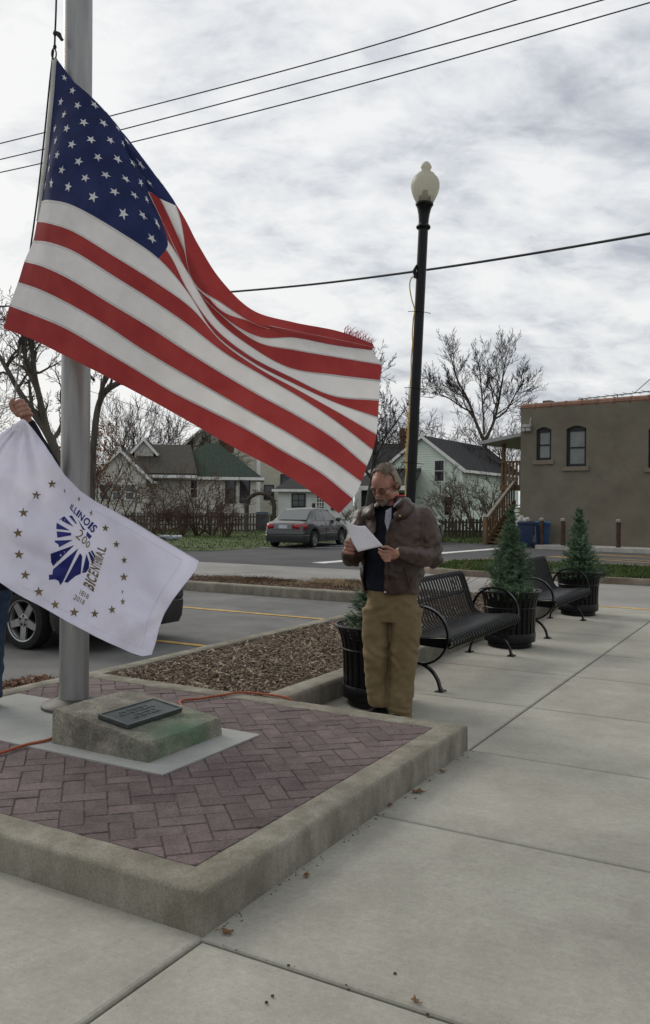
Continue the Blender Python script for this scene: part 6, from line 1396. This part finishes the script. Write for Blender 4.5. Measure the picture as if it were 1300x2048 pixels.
# ================================================================== people
def ico(bm, c, r, rot=None, sub=3):
    mt = Matrix.Translation(Vector(c)) @ (rot.to_4x4() if rot is not None else Matrix.Identity(4)) @ Matrix.Diagonal((*r, 1)); bmesh.ops.create_icosphere(bm, subdivisions=sub, radius=1.0, matrix=mt)
def frustum(bm, a, ra, b, rb, n=14):
    a, b = Vector(a), Vector(b); q = MB(); q.tube([a, b], [ra, rb], n); vs = [bm.verts.new(p) for p in q.v]
    for f in q.f: bm.faces.new([vs[i] for i in f])
def cap(bm, pts):
    """chain of (point, radius) as tapered capsules"""
    for (p, r) in pts: ico(bm, p, (r, r, r), None, 2)
    for (a, ra), (b, rb) in zip(pts, pts[1:]): frustum(bm, a, ra, b, rb)
def loft(bm, rings, n=28):
    """rings: (centre, side axis vector * half width, front axis vector * half depth)"""
    V = []
    for c, A, B in rings:
        for k in range(n):
            a = 2*math.pi*k/n; ca, sa = math.cos(a), math.sin(a); e = .85; V.append(bm.verts.new(Vector(c)+A*(abs(ca)**e*math.copysign(1, ca))+B*(abs(sa)**e*math.copysign(1, sa))))
    for i in range(len(rings)-1):
        for k in range(n): bm.faces.new((V[i*n+k], V[i*n+(k+1) % n], V[(i+1)*n+(k+1) % n], V[(i+1)*n+k]))
    bm.faces.new(V[:n][::-1]); bm.faces.new(V[-n:])
def remesh(bm, voxel, it=3, fac=.5):
    bmesh.ops.recalc_face_normals(bm, faces=bm.faces); me = bpy.data.meshes.new('tmp'); bm.to_mesh(me); bm.free(); ob = bpy.data.objects.new('tmp', me); COL.objects.link(ob)
    r = ob.modifiers.new('r', 'REMESH'); r.mode = 'VOXEL'; r.voxel_size = voxel; r.use_smooth_shade = True
    s = ob.modifiers.new('s', 'SMOOTH'); s.factor = fac; s.iterations = it
    dg = bpy.context.evaluated_depsgraph_get(); m2 = bpy.data.meshes.new_from_object(ob.evaluated_get(dg)); bpy.data.objects.remove(ob); bpy.data.meshes.remove(me); smooth(m2); return m2
def disp(me, fn):
    co = np.zeros(len(me.vertices)*3, np.float32); me.vertices.foreach_get('co', co); no = np.zeros(len(me.vertices)*3, np.float32); me.vertices.foreach_get('normal', no); co = co.reshape(-1, 3); no = no.reshape(-1, 3)
    for i in range(len(co)): co[i] += no[i]*fn(Vector(co[i]), Vector(no[i]))
    me.vertices.foreach_set('co', co.ravel()); me.update()
def drop_faces(me, test):
    bm = bmesh.new(); bm.from_mesh(me); bm.normal_update(); f = [x for x in bm.faces if test(x.calc_center_median(), x.normal)]; bmesh.ops.delete(bm, geom=f, context='FACES'); bm.to_mesh(me); bm.free(); return me
def thick(o, t, off=-1): s = o.modifiers.new('t', 'SOLIDIFY'); s.thickness = t; s.offset = off; return o
skin = M_('skin', (.25, .118, .082), (.36, .19, .14), scale=22, rough=.5, spec=.35, bump=.15, bscale=120, sss=.08, bdist=.003)
leather = M_('brown_leather', (.020, .0095, .006), (.050, .026, .017), scale=9, detail=8, rough=.40, spec=.42, bump=.6, bscale=42, big=.4, bigscale=6, bigc=(.066, .038, .024), bdist=.006)
khaki = M_('khaki_cotton', (.135, .098, .048), (.178, .133, .070), scale=6, rough=.88, bump=.35, bscale=30, fine=.08, finescale=260, bdist=.006)
navy_cloth = M_('navy_fleece', (.004, .0055, .011), (.008, .010, .019), scale=20, rough=.95)
hair_mat = M_('grey_brown_hair', (.11, .085, .062), (.24, .20, .16), scale=30, stretch=(1.0, 1.0, .25), rough=.6, bump=.8, bscale=90, bdist=.006)
beard_mat = M_('grey_beard', (.13, .095, .078), (.27, .22, .19), scale=80, rough=.8, bump=.8, bscale=150, bdist=.004)
lip = M_('lip', (.20, .075, .06), rough=.5)
white_cl = M_('pale_check_shirt', (.16, .18, .22), (.36, .37, .42), scale=90, rough=.8)
red_cl = M_('red_collar', (.40, .03, .03), (.50, .045, .04), rough=.8)
shoe = M_('black_shoe', (.012, .011, .010), rough=.4)
denim = M_('denim', (.018, .035, .065), (.035, .06, .10), scale=20, rough=.9, bump=.4, bscale=25)
MP = Vector((0.494, 6.06, 0)); KP = 6.06/F_PX
man = empty('person', MP, 0, 'man in a brown leather jacket and khaki trousers reading from a sheet of paper', 'person')
def Q(px, py, y=0.0): return Vector(((px-789)*KP, y, (1444-py)*KP))
fw = Vector((-.48, -.877, 0)); lf = Vector((.877, -.48, 0))     # where he faces, and his left
def ringp(px, py, wside, wfront, dy=0.0, f=fw, l=lf, tilt=0): return (Q(px, py, dy), l*wside, f*wfront)
# --- head frame: turned to the left of the picture and bowed
hf = Vector((-.52, -.71, -.47)).normalized(); hl = Vector((0, 0, 1)).cross(hf).normalized()*1.0; hl = hf.cross(Vector((0, 0, 1))).normalized()*-1; hu = hl.cross(hf).normalized()
if hu.z < 0: hu = -hu
HC = Q(769, 968, -.03)      # centre of the head
HR = Matrix((hl, hf, hu)).transposed()
def HP(l, f, u): return HC+hl*l+hf*f+hu*u
body = bmesh.new()
ico(body, HP(0, -.015, .035), (.083, .105, .095), HR); ico(body, HP(0, .035, .02), (.072, .075, .085), HR)       # cranium, forehead
ico(body, HP(0, .04, -.045), (.064, .066, .075), HR); ico(body, HP(0, .062, -.09), (.042, .042, .035), HR)           # face, chin
for s in (-1, 1):
    ico(body, HP(s*.042, .072, -.03), (.027, .026, .026), HR, 2); ico(body, HP(s*.055, .02, -.075), (.026, .05, .035), HR, 2)      # cheek, jaw
    ico(body, HP(s*.034, .097, .022), (.026, .014, .009), HR, 2)                                                           # brow
    ico(body, HP(s*.086, -.012, -.01), (.012, .022, .034), HR, 2)                                                                # ear
    ico(body, HP(s*.034, .094, .0), (.015, .012, .011), HR, 2)
ico(body, HP(0, .112, -.008), (.011, .016, .028), HR, 2); ico(body, HP(0, .122, -.030), (.016, .017, .013), HR, 2); ico(body, HP(0, .100, -.062), (.026, .016, .014), HR, 2)
cap(body, [(HP(0, -.03, -.05), .062), (Q(789, 1020, .02), .066), (Q(792, 1050, .03), .09)])
# slim inner trunk, arms and legs
loft(body, [ringp(790, 1040, .17, .09, .03), ringp(787, 1100, .165, .11, .02), ringp(786, 1170, .155, .11), ringp(786, 1215, .15, .10)])
SH_L, EL_L, WR_L = Q(845, 1035, -.02), Q(862, 1112, -.10), Q(793, 1100, -.34)
SH_R, EL_R, WR_R = Q(731, 1035, .10), Q(705, 1112, -.06), Q(695, 1103, -.30)
cap(body, [(SH_L, .055), (EL_L, .045), (WR_L, .030)]); cap(body, [(SH_R, .055), (EL_R, .045), (WR_R, .030)])
for (h_, k_, a_) in ((Q(757, 1200, .02), Q(757, 1310, -.02), Q(762, 1403, .03)), (Q(815, 1200, -.03), Q(809, 1315, -.06), Q(804, 1422, -.03))): cap(body, [(h_, .07), (k_, .055), (a_, .04)])
# hands
def chain(bm, pts, r0, r1):
    n = len(pts); cap(bm, [(p, r0+(r1-r0)*i/(n-1)) for i, p in enumerate(pts)])
# his left hand (right in the picture): palm from the wrist towards the paper, fingers curled below, thumb on top
pl_c = Q(777, 1101, -.37); ico(body, pl_c, (.042, .022, .038), Matrix.Rotation(R(12), 3, 'Y'))
chain(body, [WR_L, Q(783, 1101, -.36)], .030, .032)
chain(body, [Q(776, 1092, -.385), Q(766, 1087, -.40), Q(757, 1088, -.405)], .0115, .0085)      # thumb
for i, (y0, x1, y1, x2, y2) in enumerate(((1097, 760, 1096, 752, 1092), (1103, 759, 1103, 752, 1098), (1108, 760, 1109, 756, 1103), (1113, 764, 1114, 760, 1109))):
    chain(body, [Q(772, y0, -.385), Q(x1, y1, -.395), Q(x2, y2, -.375)], .0105, .008)
# his right hand (left in the picture), fingers wrapped on the far edge of the sheet
chain(body, [WR_R, Q(695, 1094, -.33)], .030, .034); ico(body, Q(697, 1090, -.34), (.030, .026, .042))
chain(body, [Q(702, 1078, -.34), Q(700, 1071, -.37), Q(704, 1068, -.385)], .012, .009)
for i, (yy) in enumerate((1078, 1085, 1092, 1099)): chain(body, [Q(692, yy, -.345), Q(690, yy, -.385), Q(700, yy+1, -.405), Q(705, yy+1, -.398)], .011, .0085)
me = remesh(body, .0052, 2, .5); bo = link('body', me, man, skin)
# --- trousers
bm = bmesh.new()
loft(bm, [ringp(786, 1160, .178, .135), ringp(786, 1185, .182, .14), ringp(786, 1212, .185, .14, 0), ringp(786, 1240, .178, .13)])
loft(bm, [ringp(757, 1215, .10, .115, .03), ringp(756, 1260, .099, .112, .02), ringp(757, 1310, .091, .10, .0), ringp(758, 1360, .082, .092, .01), ringp(763, 1395, .080, .088, .03), ringp(766, 1413, .078, .09, .03)])
loft(bm, [ringp(815, 1215, .10, .115, -.05), ringp(814, 1260, .098, .112, -.06), ringp(810, 1310, .090, .10, -.07), ringp(807, 1360, .083, .093, -.04), ringp(804, 1405, .081, .09, -.03), ringp(804, 1440, .080, .092, -.03)])
me = remesh(bm, .010, 4)
def trouser_wr(p, n):
    z = p.z; k = noise.noise(Vector((p.x*9+z*3, p.y*9, z*13)))*.007+noise.noise(Vector((p.x*22+p.z*14, p.y*20, z*26-p.x*16)))*.004
    low = max(0, 1-z/.30); k += low*.007*math.sin(z*78+p.x*20+6*noise.noise(p*9)); mid = math.exp(-((z-.52)/.10)**2)*.006*math.sin(z*62+p.x*44+5*noise.noise(p*7)); crot = math.exp(-((z-.82)/.08)**2)*.005*math.sin(z*70+abs(p.x)*40+4*noise.noise(p*9)); return k+mid+crot
disp(me, trouser_wr); tr = link('trousers', me, man, khaki)
q = MB()
for sx, a, b in ((1, Q(842, 1190, -.19), Q(846, 1230, -.15)),): q.tube([a, b], .004, 5)
q.build('pocket_seam', M_('khaki_seam', (.09, .065, .03), rough=.9), man)
# --- vest and shirt under the jacket
bm = bmesh.new(); loft(bm, [ringp(792, 1006, .085, .075, .03), ringp(789, 1022, .16, .10, .02), ringp(786, 1060, .195, .135), ringp(784, 1110, .20, .158), ringp(784, 1150, .195, .158), ringp(785, 1180, .186, .15)]); me = remesh(bm, .012, 3); disp(me, lambda p, n: noise.noise(p*12)*.006); link('vest', me, man, navy_cloth)
# --- leather jacket
bm = bmesh.new()
loft(bm, [ringp(791, 1000, .10, .09, .03), ringp(789, 1012, .185, .115, .02), ringp(788, 1030, .222, .138, .01), ringp(787, 1065, .232, .165), ringp(786, 1110, .236, .185), ringp(785, 1148, .226, .19), ringp(784, 1166, .205, .178), ringp(784, 1180, .200, .172)])
cap(bm, [(SH_L+Vector((0, 0, .0)), .092), (SH_L.lerp(EL_L, .5)+lf*.015, .090), (EL_L, .076), (EL_L.lerp(WR_L, .45), .071), (EL_L.lerp(WR_L, .85), .058)])
cap(bm, [(EL_L.lerp(WR_L, .84), .052), (EL_L.lerp(WR_L, .99), .050)])
cap(bm, [(SH_R, .090), (SH_R.lerp(EL_R, .5), .084), (EL_R, .076), (EL_R.lerp(WR_R, .5), .066), (EL_R.lerp(WR_R, .96), .050)])
# hem band and collar flaps
loft(bm, [ringp(784, 1168, .196, .168), ringp(784, 1172, .203, .176), ringp(784, 1184, .200, .172)])
me = remesh(bm, .0085, 3)
def jacket_wr(p, n):
    k = noise.noise(Vector((p.x*8, p.y*8, p.z*10)))*.006+noise.noise(Vector((p.x*20+p.z*9, p.y*18, p.z*24)))*.0055-.004*abs(noise.noise(Vector((p.x*13-p.z*8, p.y*12, p.z*15+p.x*6))))
    d1 = (p-EL_L).length; k += math.exp(-(d1/.13)**2)*.010*math.sin((p.z-p.x*.9)*74); d2 = (p-EL_R).length; k += math.exp(-(d2/.12)**2)*.008*math.sin((p.z+p.x*.9)*80)
    k += math.exp(-((p.z-1.02)/.05)**2)*.006*math.sin(p.x*55+p.z*20); return k
disp(me, jacket_wr)
OPEN = [(1000, 742, 806), (1012, 743, 803), (1030, 748, 787), (1045, 751, 778), (1060, 749, 771), (1080, 740, 768), (1100, 729, 766), (1150, 726, 766), (1190, 724, 766)]
def in_open(c, n):
    if n.y > .25 or c.y > .02: return False
    py = 1444-c.z/KP; px = 789+c.x/KP
    if py < 1000: return c.y < .1 and 735 < px < 806
    if (c-EL_L.lerp(WR_L, .8)).length < .10 or (c-EL_R.lerp(WR_R, .7)).length < .11: return False
    lo_ = np.interp(py, [o[0] for o in OPEN], [o[1] for o in OPEN]); hi_ = np.interp(py, [o[0] for o in OPEN], [o[2] for o in OPEN]); return lo_ < px < hi_ and c.y < -.02
drop_faces(me, in_open); jk = thick(link('jacket', me, man, leather), .009)
# collar: a turned-down leather collar round the neck, open at the front
def collar(name, ang0, ang1, r0, z0, r1, z1, mat, c=Q(789, 1000, .02), th=.008, wf_=1.0, seg=26, roll=.02):
    vs = []; rows = 5
    for i in range(seg+1):
        a = ang0+(ang1-ang0)*i/seg
        for j in range(rows):
            f = j/(rows-1); r = r0+(r1-r0)*f; z = z0+(z1-z0)*f+roll*math.sin(math.pi*f); d = fw*math.cos(a)*wf_+lf*math.sin(a); vs.append(c+d*r+Vector((0, 0, z)))
    m = MB(); m.add(vs, [(i*rows+j, i*rows+j+1, (i+1)*rows+j+1, (i+1)*rows+j) for i in range(seg) for j in range(rows-1)], True); return thick(link(name, m.mesh(name, 60), man, mat), th, 0)
collar('collar', R(28), R(332), .088, .02, .140, -.055, leather, roll=.022)
collar('red_neckband', R(20), R(340), .079, -.02, .074, .040, red_cl, th=.004, roll=0)
collar('vest_collar', R(24), R(336), .086, -.02, .083, .030, navy_cloth, th=.006, roll=0)
# lapel flaps
for pts in ([(806, 1000, -.10), (826, 1012, -.13), (812, 1031, -.17), (789, 1040, -.185), (783, 1028, -.165)], [(746, 1006, -.06), (727, 1018, -.02), (722, 1034, -.05), (738, 1040, -.10), (748, 1026, -.12)]):
    m = MB(); c_ = sum((Q(*p) for p in pts), Vector())/len(pts)+Vector((0, -.012, 0)); m.add([c_]+[Q(*p) for p in pts], [(0, 1+i, 1+(i+1) % len(pts)) for i in range(len(pts))], True); thick(link('lapel', m.mesh('lapel', 80), man, leather), .010, 0)
# shirt front in the V of the vest
m = MB(); sp_ = [(769, 1020, -.13), (780, 1014, -.13), (780, 1034, -.145), (772, 1060, -.163), (767, 1042, -.147)]; m.add([Q(*p) for p in sp_], [(0, 1, 2, 3, 4)]); thick(link('shirt', m.mesh('shirt'), man, white_cl), .006, 0)
m = MB(); m.add([Q(*p) for p in [(786, 1007, -.12), (799, 995, -.095), (801, 998, -.092), (784, 1014, -.13)]], [(0, 1, 2, 3)]); thick(link('shirt_collar', m.mesh('shirt_collar'), man, white_cl), .005, 0)
m = MB(); m.lathe([(0, 0), (.009, .002), (.006, .005), (0, .006)], 10, Matrix.Translation(Q(795, 1030, -.195)) @ Matrix.Rotation(R(90), 4, 'X')); m.build('lapel_pin', MATS['brass'], man)
m = MB(); m.lathe([(0, 0), (.008, .002), (.006, .005), (0, .006)], 10, Matrix.Translation(Q(768, 1178, -.20)) @ Matrix.Rotation(R(90), 4, 'X')); m.build('snap_button', M_('nickel', (.4, .4, .4), rough=.3, metal=.8), man)
for s_, e_ in ((Q(770, 1060, -.19), Q(771, 1165, -.205)),): m = MB(); m.tube([s_, s_.lerp(e_, .5)+Vector((.003, -.004, 0)), e_], .004, 5); m.build('zip', M_('zip_metal', (.06, .045, .035), rough=.4, metal=.6), man)
m = MB(); m.tube([Q(806, 1130, -.215), Q(812, 1152, -.21), Q(818, 1172, -.19)], .005, 5); m.build('pocket_welt', leather, man)
# --- hair: a shell over back, sides and swept top, bare forehead
bm = bmesh.new(); ico(bm, HP(0, -.016, .036), (.089, .110, .099), HR, 4); ico(bm, HP(0, -.06, -.02), (.078, .065, .075), HR, 4); ico(bm, HP(.0, .03, .088), (.055, .05, .026), HR, 3)
for s in (-1, 1): ico(bm, HP(s*.078, -.03, -.005), (.022, .05, .05), HR, 3)
me = remesh(bm, .005, 2)
def hl_coord(p): d = p-HC; return d.dot(hl), d.dot(hf), d.dot(hu)
def not_hair(c, n):
    l, f, u = hl_coord(c); line = .035+.30*max(0, u-.06) if u > .03 else .012+.6*(u-.03)*0-.0
    if u > .10: return f > .03
    if u > .03: return f > .0+.45*max(0, u-.07)
    if u > -.02: return f > -.002
    return f > -.028
drop_faces(me, not_hair); disp(me, lambda p, n: .004+.005*noise.noise(Vector((hl_coord(p)[0]*60, hl_coord(p)[2]*60, hl_coord(p)[1]*18)))); thick(link('hair', me, man, hair_mat), .006)
# wisps
m = MB(); gg = random.Random(3)
for i in range(160):
    a = gg.uniform(-1, 1); l = .08*a; f0 = gg.uniform(-.06, .055); u0 = math.sqrt(max(0, 1-(l/.095)**2-((f0+.016)/.118)**2))*.105+.036; p = HP(l, f0, u0); m.tube([p, p+hl*gg.uniform(-.008, .012)*1.0-hf*.016+hu*gg.uniform(.0, .007), p-hf*.035+hl*gg.uniform(-.004, .012)+hu*gg.uniform(-.008, .004)], [.0022, .002, .0008], 3)
m.build('hair_wisps', hair_mat, man)
# --- moustache and goatee
bm = bmesh.new(); ico(bm, HP(0, .088, -.106), (.026, .022, .024), HR); ico(bm, HP(0, .114, -.055), (.028, .011, .007), HR)
for s in (-1, 1): cap(bm, [(HP(s*.024, .108, -.058), .009), (HP(s*.032, .095, -.082), .009), (HP(s*.024, .09, -.108), .012)])
me = remesh(bm, .004, 1); disp(me, lambda p, n: .003*noise.noise(p*160)); link('goatee', me, man, beard_mat)
m = MB(); m.tube([HP(-.018, .111, -.071), HP(0, .119, -.072), HP(.018, .111, -.071)], [.004, .006, .004], 6); m.build('lips', lip, man)
# --- glasses and eyes
for s in (-1, 1):
    cx = s*.034; m = MB(); m.tube([HP(cx+.024*math.cos(a), .113-.012*abs(cx+.024*math.cos(a))/.06, -.006+.017*math.sin(a)) for a in np.linspace(0, 2*math.pi, 25)], .0024, 5, False)
    m.tube([HP(s*.057, .103, .0), HP(s*.082, .05, .004), HP(s*.092, -.012, .002)], .0024, 5)
    if s == 1: m.tube([HP(-.011, .119, -.002), HP(0, .124, .002), HP(.011, .119, -.002)], .0024, 5)
    m.build('glasses', trim_dark, man)
    m = MB(); m.tube([HP(s*.020, .1075, -.004), HP(s*.034, .110, -.007), HP(s*.049, .1035, -.004)], [.0016, .0026, .0014], 5); m.build('eyelid', M_('eyelid', (.09, .035, .025), rough=.6) if 'eyelid' not in MATS else MATS['eyelid'], man)
    m = MB(); m.tube([HP(s*.015, .113, .026), HP(s*.034, .114, .031), HP(s*.055, .103, .024)], [.004, .005, .003], 5); m.build('eyebrow', hair_mat, man)
m = MB(); m.tube([Q(767+3*math.cos(a), 1107+4.5*math.sin(a), -.386-.012*math.sin(a*.5)) for a in np.linspace(0, 6.28, 13)], .002, 5, False); m.build('ring', MATS['brass'], man)
m = MB(); wc, wd = EL_L.lerp(WR_L, .99), (WR_L-EL_L).normalized(); xx = wd.orthogonal().normalized(); yy_ = wd.cross(xx); m.tube([wc+xx*.035*math.cos(a)+yy_*.035*math.sin(a) for a in np.linspace(0, 6.28, 17)], .005, 5, False); m.build('watch_strap', MATS['brass'], man)
# --- shoes
for (a, f_) in ((Q(762, 1436, .05), Vector((-.80, -.60, 0))), (Q(803, 1440, -.03), Vector((-.35, -.93, 0)))):
    bm = bmesh.new(); s_ = Vector((-f_.y, f_.x, 0)).normalized(); f_ = f_.normalized(); g0 = Vector((a.x, a.y, 0))
    loft(bm, [(g0-f_*.09+Vector((0, 0, .045)), s_*.035, Vector((0, 0, .043))), (g0-f_*.05+Vector((0, 0, .055)), s_*.042, Vector((0, 0, .053))), (g0+f_*.06+Vector((0, 0, .046)), s_*.047, Vector((0, 0, .044))), (g0+f_*.15+Vector((0, 0, .034)), s_*.050, Vector((0, 0, .032))), (g0+f_*.20+Vector((0, 0, .024)), s_*.03, Vector((0, 0, .022)))]); link('shoe', remesh(bm, .008, 2), man, shoe)
# --- the sheet of paper he holds
paper_mat = M_('paper', (.58, .57, .60), (.64, .63, .66), scale=5, rough=.8, transl=.15)
pg = MB(); TL, TR, BR, BL2 = (688, 1037), (727, 1049), (760, 1086), (712, 1096); n = 12; vs = []
for i in range(n+1):
    for j in range(n+1):
        a, b = j/n, i/n; x = (1-b)*((1-a)*TL[0]+a*TR[0])+b*((1-a)*BL2[0]+a*BR[0]); y = (1-b)*((1-a)*TL[1]+a*TR[1])+b*((1-a)*BL2[1]+a*BR[1])
        y += 5*math.sin(math.pi*a)*(1-b)*.9; x -= 4*math.sin(math.pi*b)*(1-a); y -= 2.5*math.sin(math.pi*a)*b*0
        dep = -.39-.08*(1-a)+.10*(1-b)*a+.04*math.sin(math.pi*a)-.03*(1-b)*(1-a); vs.append(MP+Q(x, y, dep))
pg.add(vs, [(i*(n+1)+j, i*(n+1)+j+1, (i+1)*(n+1)+j+1, (i+1)*(n+1)+j) for i in range(n) for j in range(n)], True)
tag(thick(link('paper_sheet', pg.mesh('paper_sheet', 80), None, paper_mat), .0006, 0), 'curved white sheet of paper held in both hands by the reading man', 'paper')

# ================================================================== the flag holder, mostly outside the picture
hold = empty('person', (0, 0, 0), 0, 'person in blue jeans and dark sleeve holding the white flag up by the rope', 'person')
dh = 5.62; foot = atz(-22, 5.72, PZ); body = bmesh.new()
hip = atz(-30, 5.72, 1.08); chest = atz(-40, 5.70, 1.50); sho = atz(10, 5.66, 1.60); elb = D(98, 935, 5.58); wri = D(58, 848, 5.44); hnd = D(42, 824, 5.40); head = atz(-55, 5.68, 1.86)
cap(body, [(hip, .12), (chest, .13)]); cap(body, [(chest, .10), (sho, .055), (elb, .045), (wri, .031), (hnd+Vector((.01, .02, -.01)), .033)]); cap(body, [(chest+Vector((0, 0, .1)), .06), (head-Vector((0, 0, .1)), .055)])
ico(body, head, (.078, .10, .115)); ico(body, head+Vector((.02, -.08, -.06)), (.05, .05, .06)); ico(body, head+Vector((.02, -.10, -.01)), (.014, .02, .025))
sh2 = atz(-95, 5.75, 1.58); el2 = atz(-110, 5.6, 1.32); wr2 = atz(-90, 5.40, 1.25); cap(body, [(chest, .10), (sh2, .055), (el2, .045), (wr2, .03), (wr2+Vector((.05, -.05, 0)), .035)])
for kx, ky in ((-.02, 0), (-.24, .06)): cap(body, [(hip+Vector((kx+.02, ky, -.05)), .08), (Vector((foot.x+kx, foot.y+ky, .66)), .055), (Vector((foot.x+kx, foot.y+ky, .26)), .04)])
# raised fist: the palm, four fingers wrapped round the rope and the thumb beside it
kk = 5.40/F_PX
def HQ(px, py, dz=0): return D(px, py, 5.40+dz)
ico(body, HQ(42, 820, -.012), (.036, .030, .054), Matrix.Rotation(R(-28), 3, 'Y'))
for i, (x0, y0, x1, y1) in enumerate(((30, 806, 41, 800), (33, 814, 48, 808), (37, 822, 53, 817), (42, 830, 57, 826))):
    chain(body, [HQ(x1+5, y1+3, -.010), HQ(x1, y1+1, -.042), HQ((x0+x1)/2, (y0+y1)/2, -.050), HQ(x0, y0, -.038), HQ(x0+2, y0+3, -.012)], .0150, .0125)
chain(body, [HQ(36, 830, -.012), HQ(26, 820, -.025), HQ(21, 808, -.034), HQ(25, 800, -.045)], .016, .0125)
me = remesh(body, .0052, 1, .5); link('body', me, hold, skin)
bm = bmesh.new(); loft(bm, [(hip+Vector((0, 0, -.12)), Vector((.20, 0, 0)), Vector((0, .14, 0))), (hip+Vector((0, 0, .1)), Vector((.20, 0, 0)), Vector((0, .15, 0))), (chest, Vector((.22, 0, 0)), Vector((0, .15, 0))), (chest+Vector((0, 0, .13)), Vector((.17, 0, 0)), Vector((0, .11, 0))), (chest+Vector((0, 0, .2)), Vector((.08, 0, 0)), Vector((0, .08, 0)))])
cap(bm, [(sho-Vector((.03, 0, 0)), .09), (sho.lerp(elb, .5), .075), (elb, .068), (elb.lerp(wri, .6), .056), (elb.lerp(wri, .97), .047)]); cap(bm, [(sh2, .09), (el2, .07), (el2.lerp(wr2, .9), .05)])
me = remesh(bm, .011, 3); disp(me, lambda p, n: noise.noise(p*14)*.010); link('jacket', me, hold, navy_cloth)
bm = bmesh.new(); loft(bm, [(hip+Vector((0, 0, .02)), Vector((.185, 0, 0)), Vector((0, .135, 0))), (hip+Vector((0, 0, -.12)), Vector((.19, 0, 0)), Vector((0, .14, 0)))])
for kx, ky in ((.0, 0), (-.22, .06)): loft(bm, [(hip+Vector((kx+.09, ky, -.08)), Vector((.10, 0, 0)), Vector((0, .12, 0))), (Vector((foot.x+kx+.02, foot.y+ky, .66)), Vector((.085, 0, 0)), Vector((0, .095, 0))), (Vector((foot.x+kx, foot.y+ky, .22)), Vector((.085, 0, 0)), Vector((0, .095, 0)))])
me = remesh(bm, .011, 3); disp(me, lambda p, n: noise.noise(Vector((p.x*12, p.y*12, p.z*18)))*.012); link('jeans', me, hold, denim)
for kx, ky in ((.0, 0), (-.22, .06)):
    bm = bmesh.new(); g0 = Vector((foot.x+kx, foot.y+ky, PZ)); loft(bm, [(g0+Vector((0, .10, .045)), Vector((.035, 0, 0)), Vector((0, 0, .042))), (g0+Vector((0, 0, .05)), Vector((.045, 0, 0)), Vector((0, 0, .048))), (g0+Vector((.01, -.14, .035)), Vector((.05, 0, 0)), Vector((0, 0, .033))), (g0+Vector((.01, -.19, .028)), Vector((.03, 0, 0)), Vector((0, 0, .024)))]); link('shoe', remesh(bm, .009, 2), hold, M_('blue_shoe', (.012, .02, .04), rough=.7) if 'blue_shoe' not in MATS else MATS['blue_shoe'])
bm = bmesh.new(); ico(bm, head+Vector((0, .02, .03)), (.086, .105, .105)); me = remesh(bm, .007, 1); drop_faces(me, lambda c, n: (c-head).y < -.05 and (c-head).z < .06); link('hair', me, hold, hair_mat)
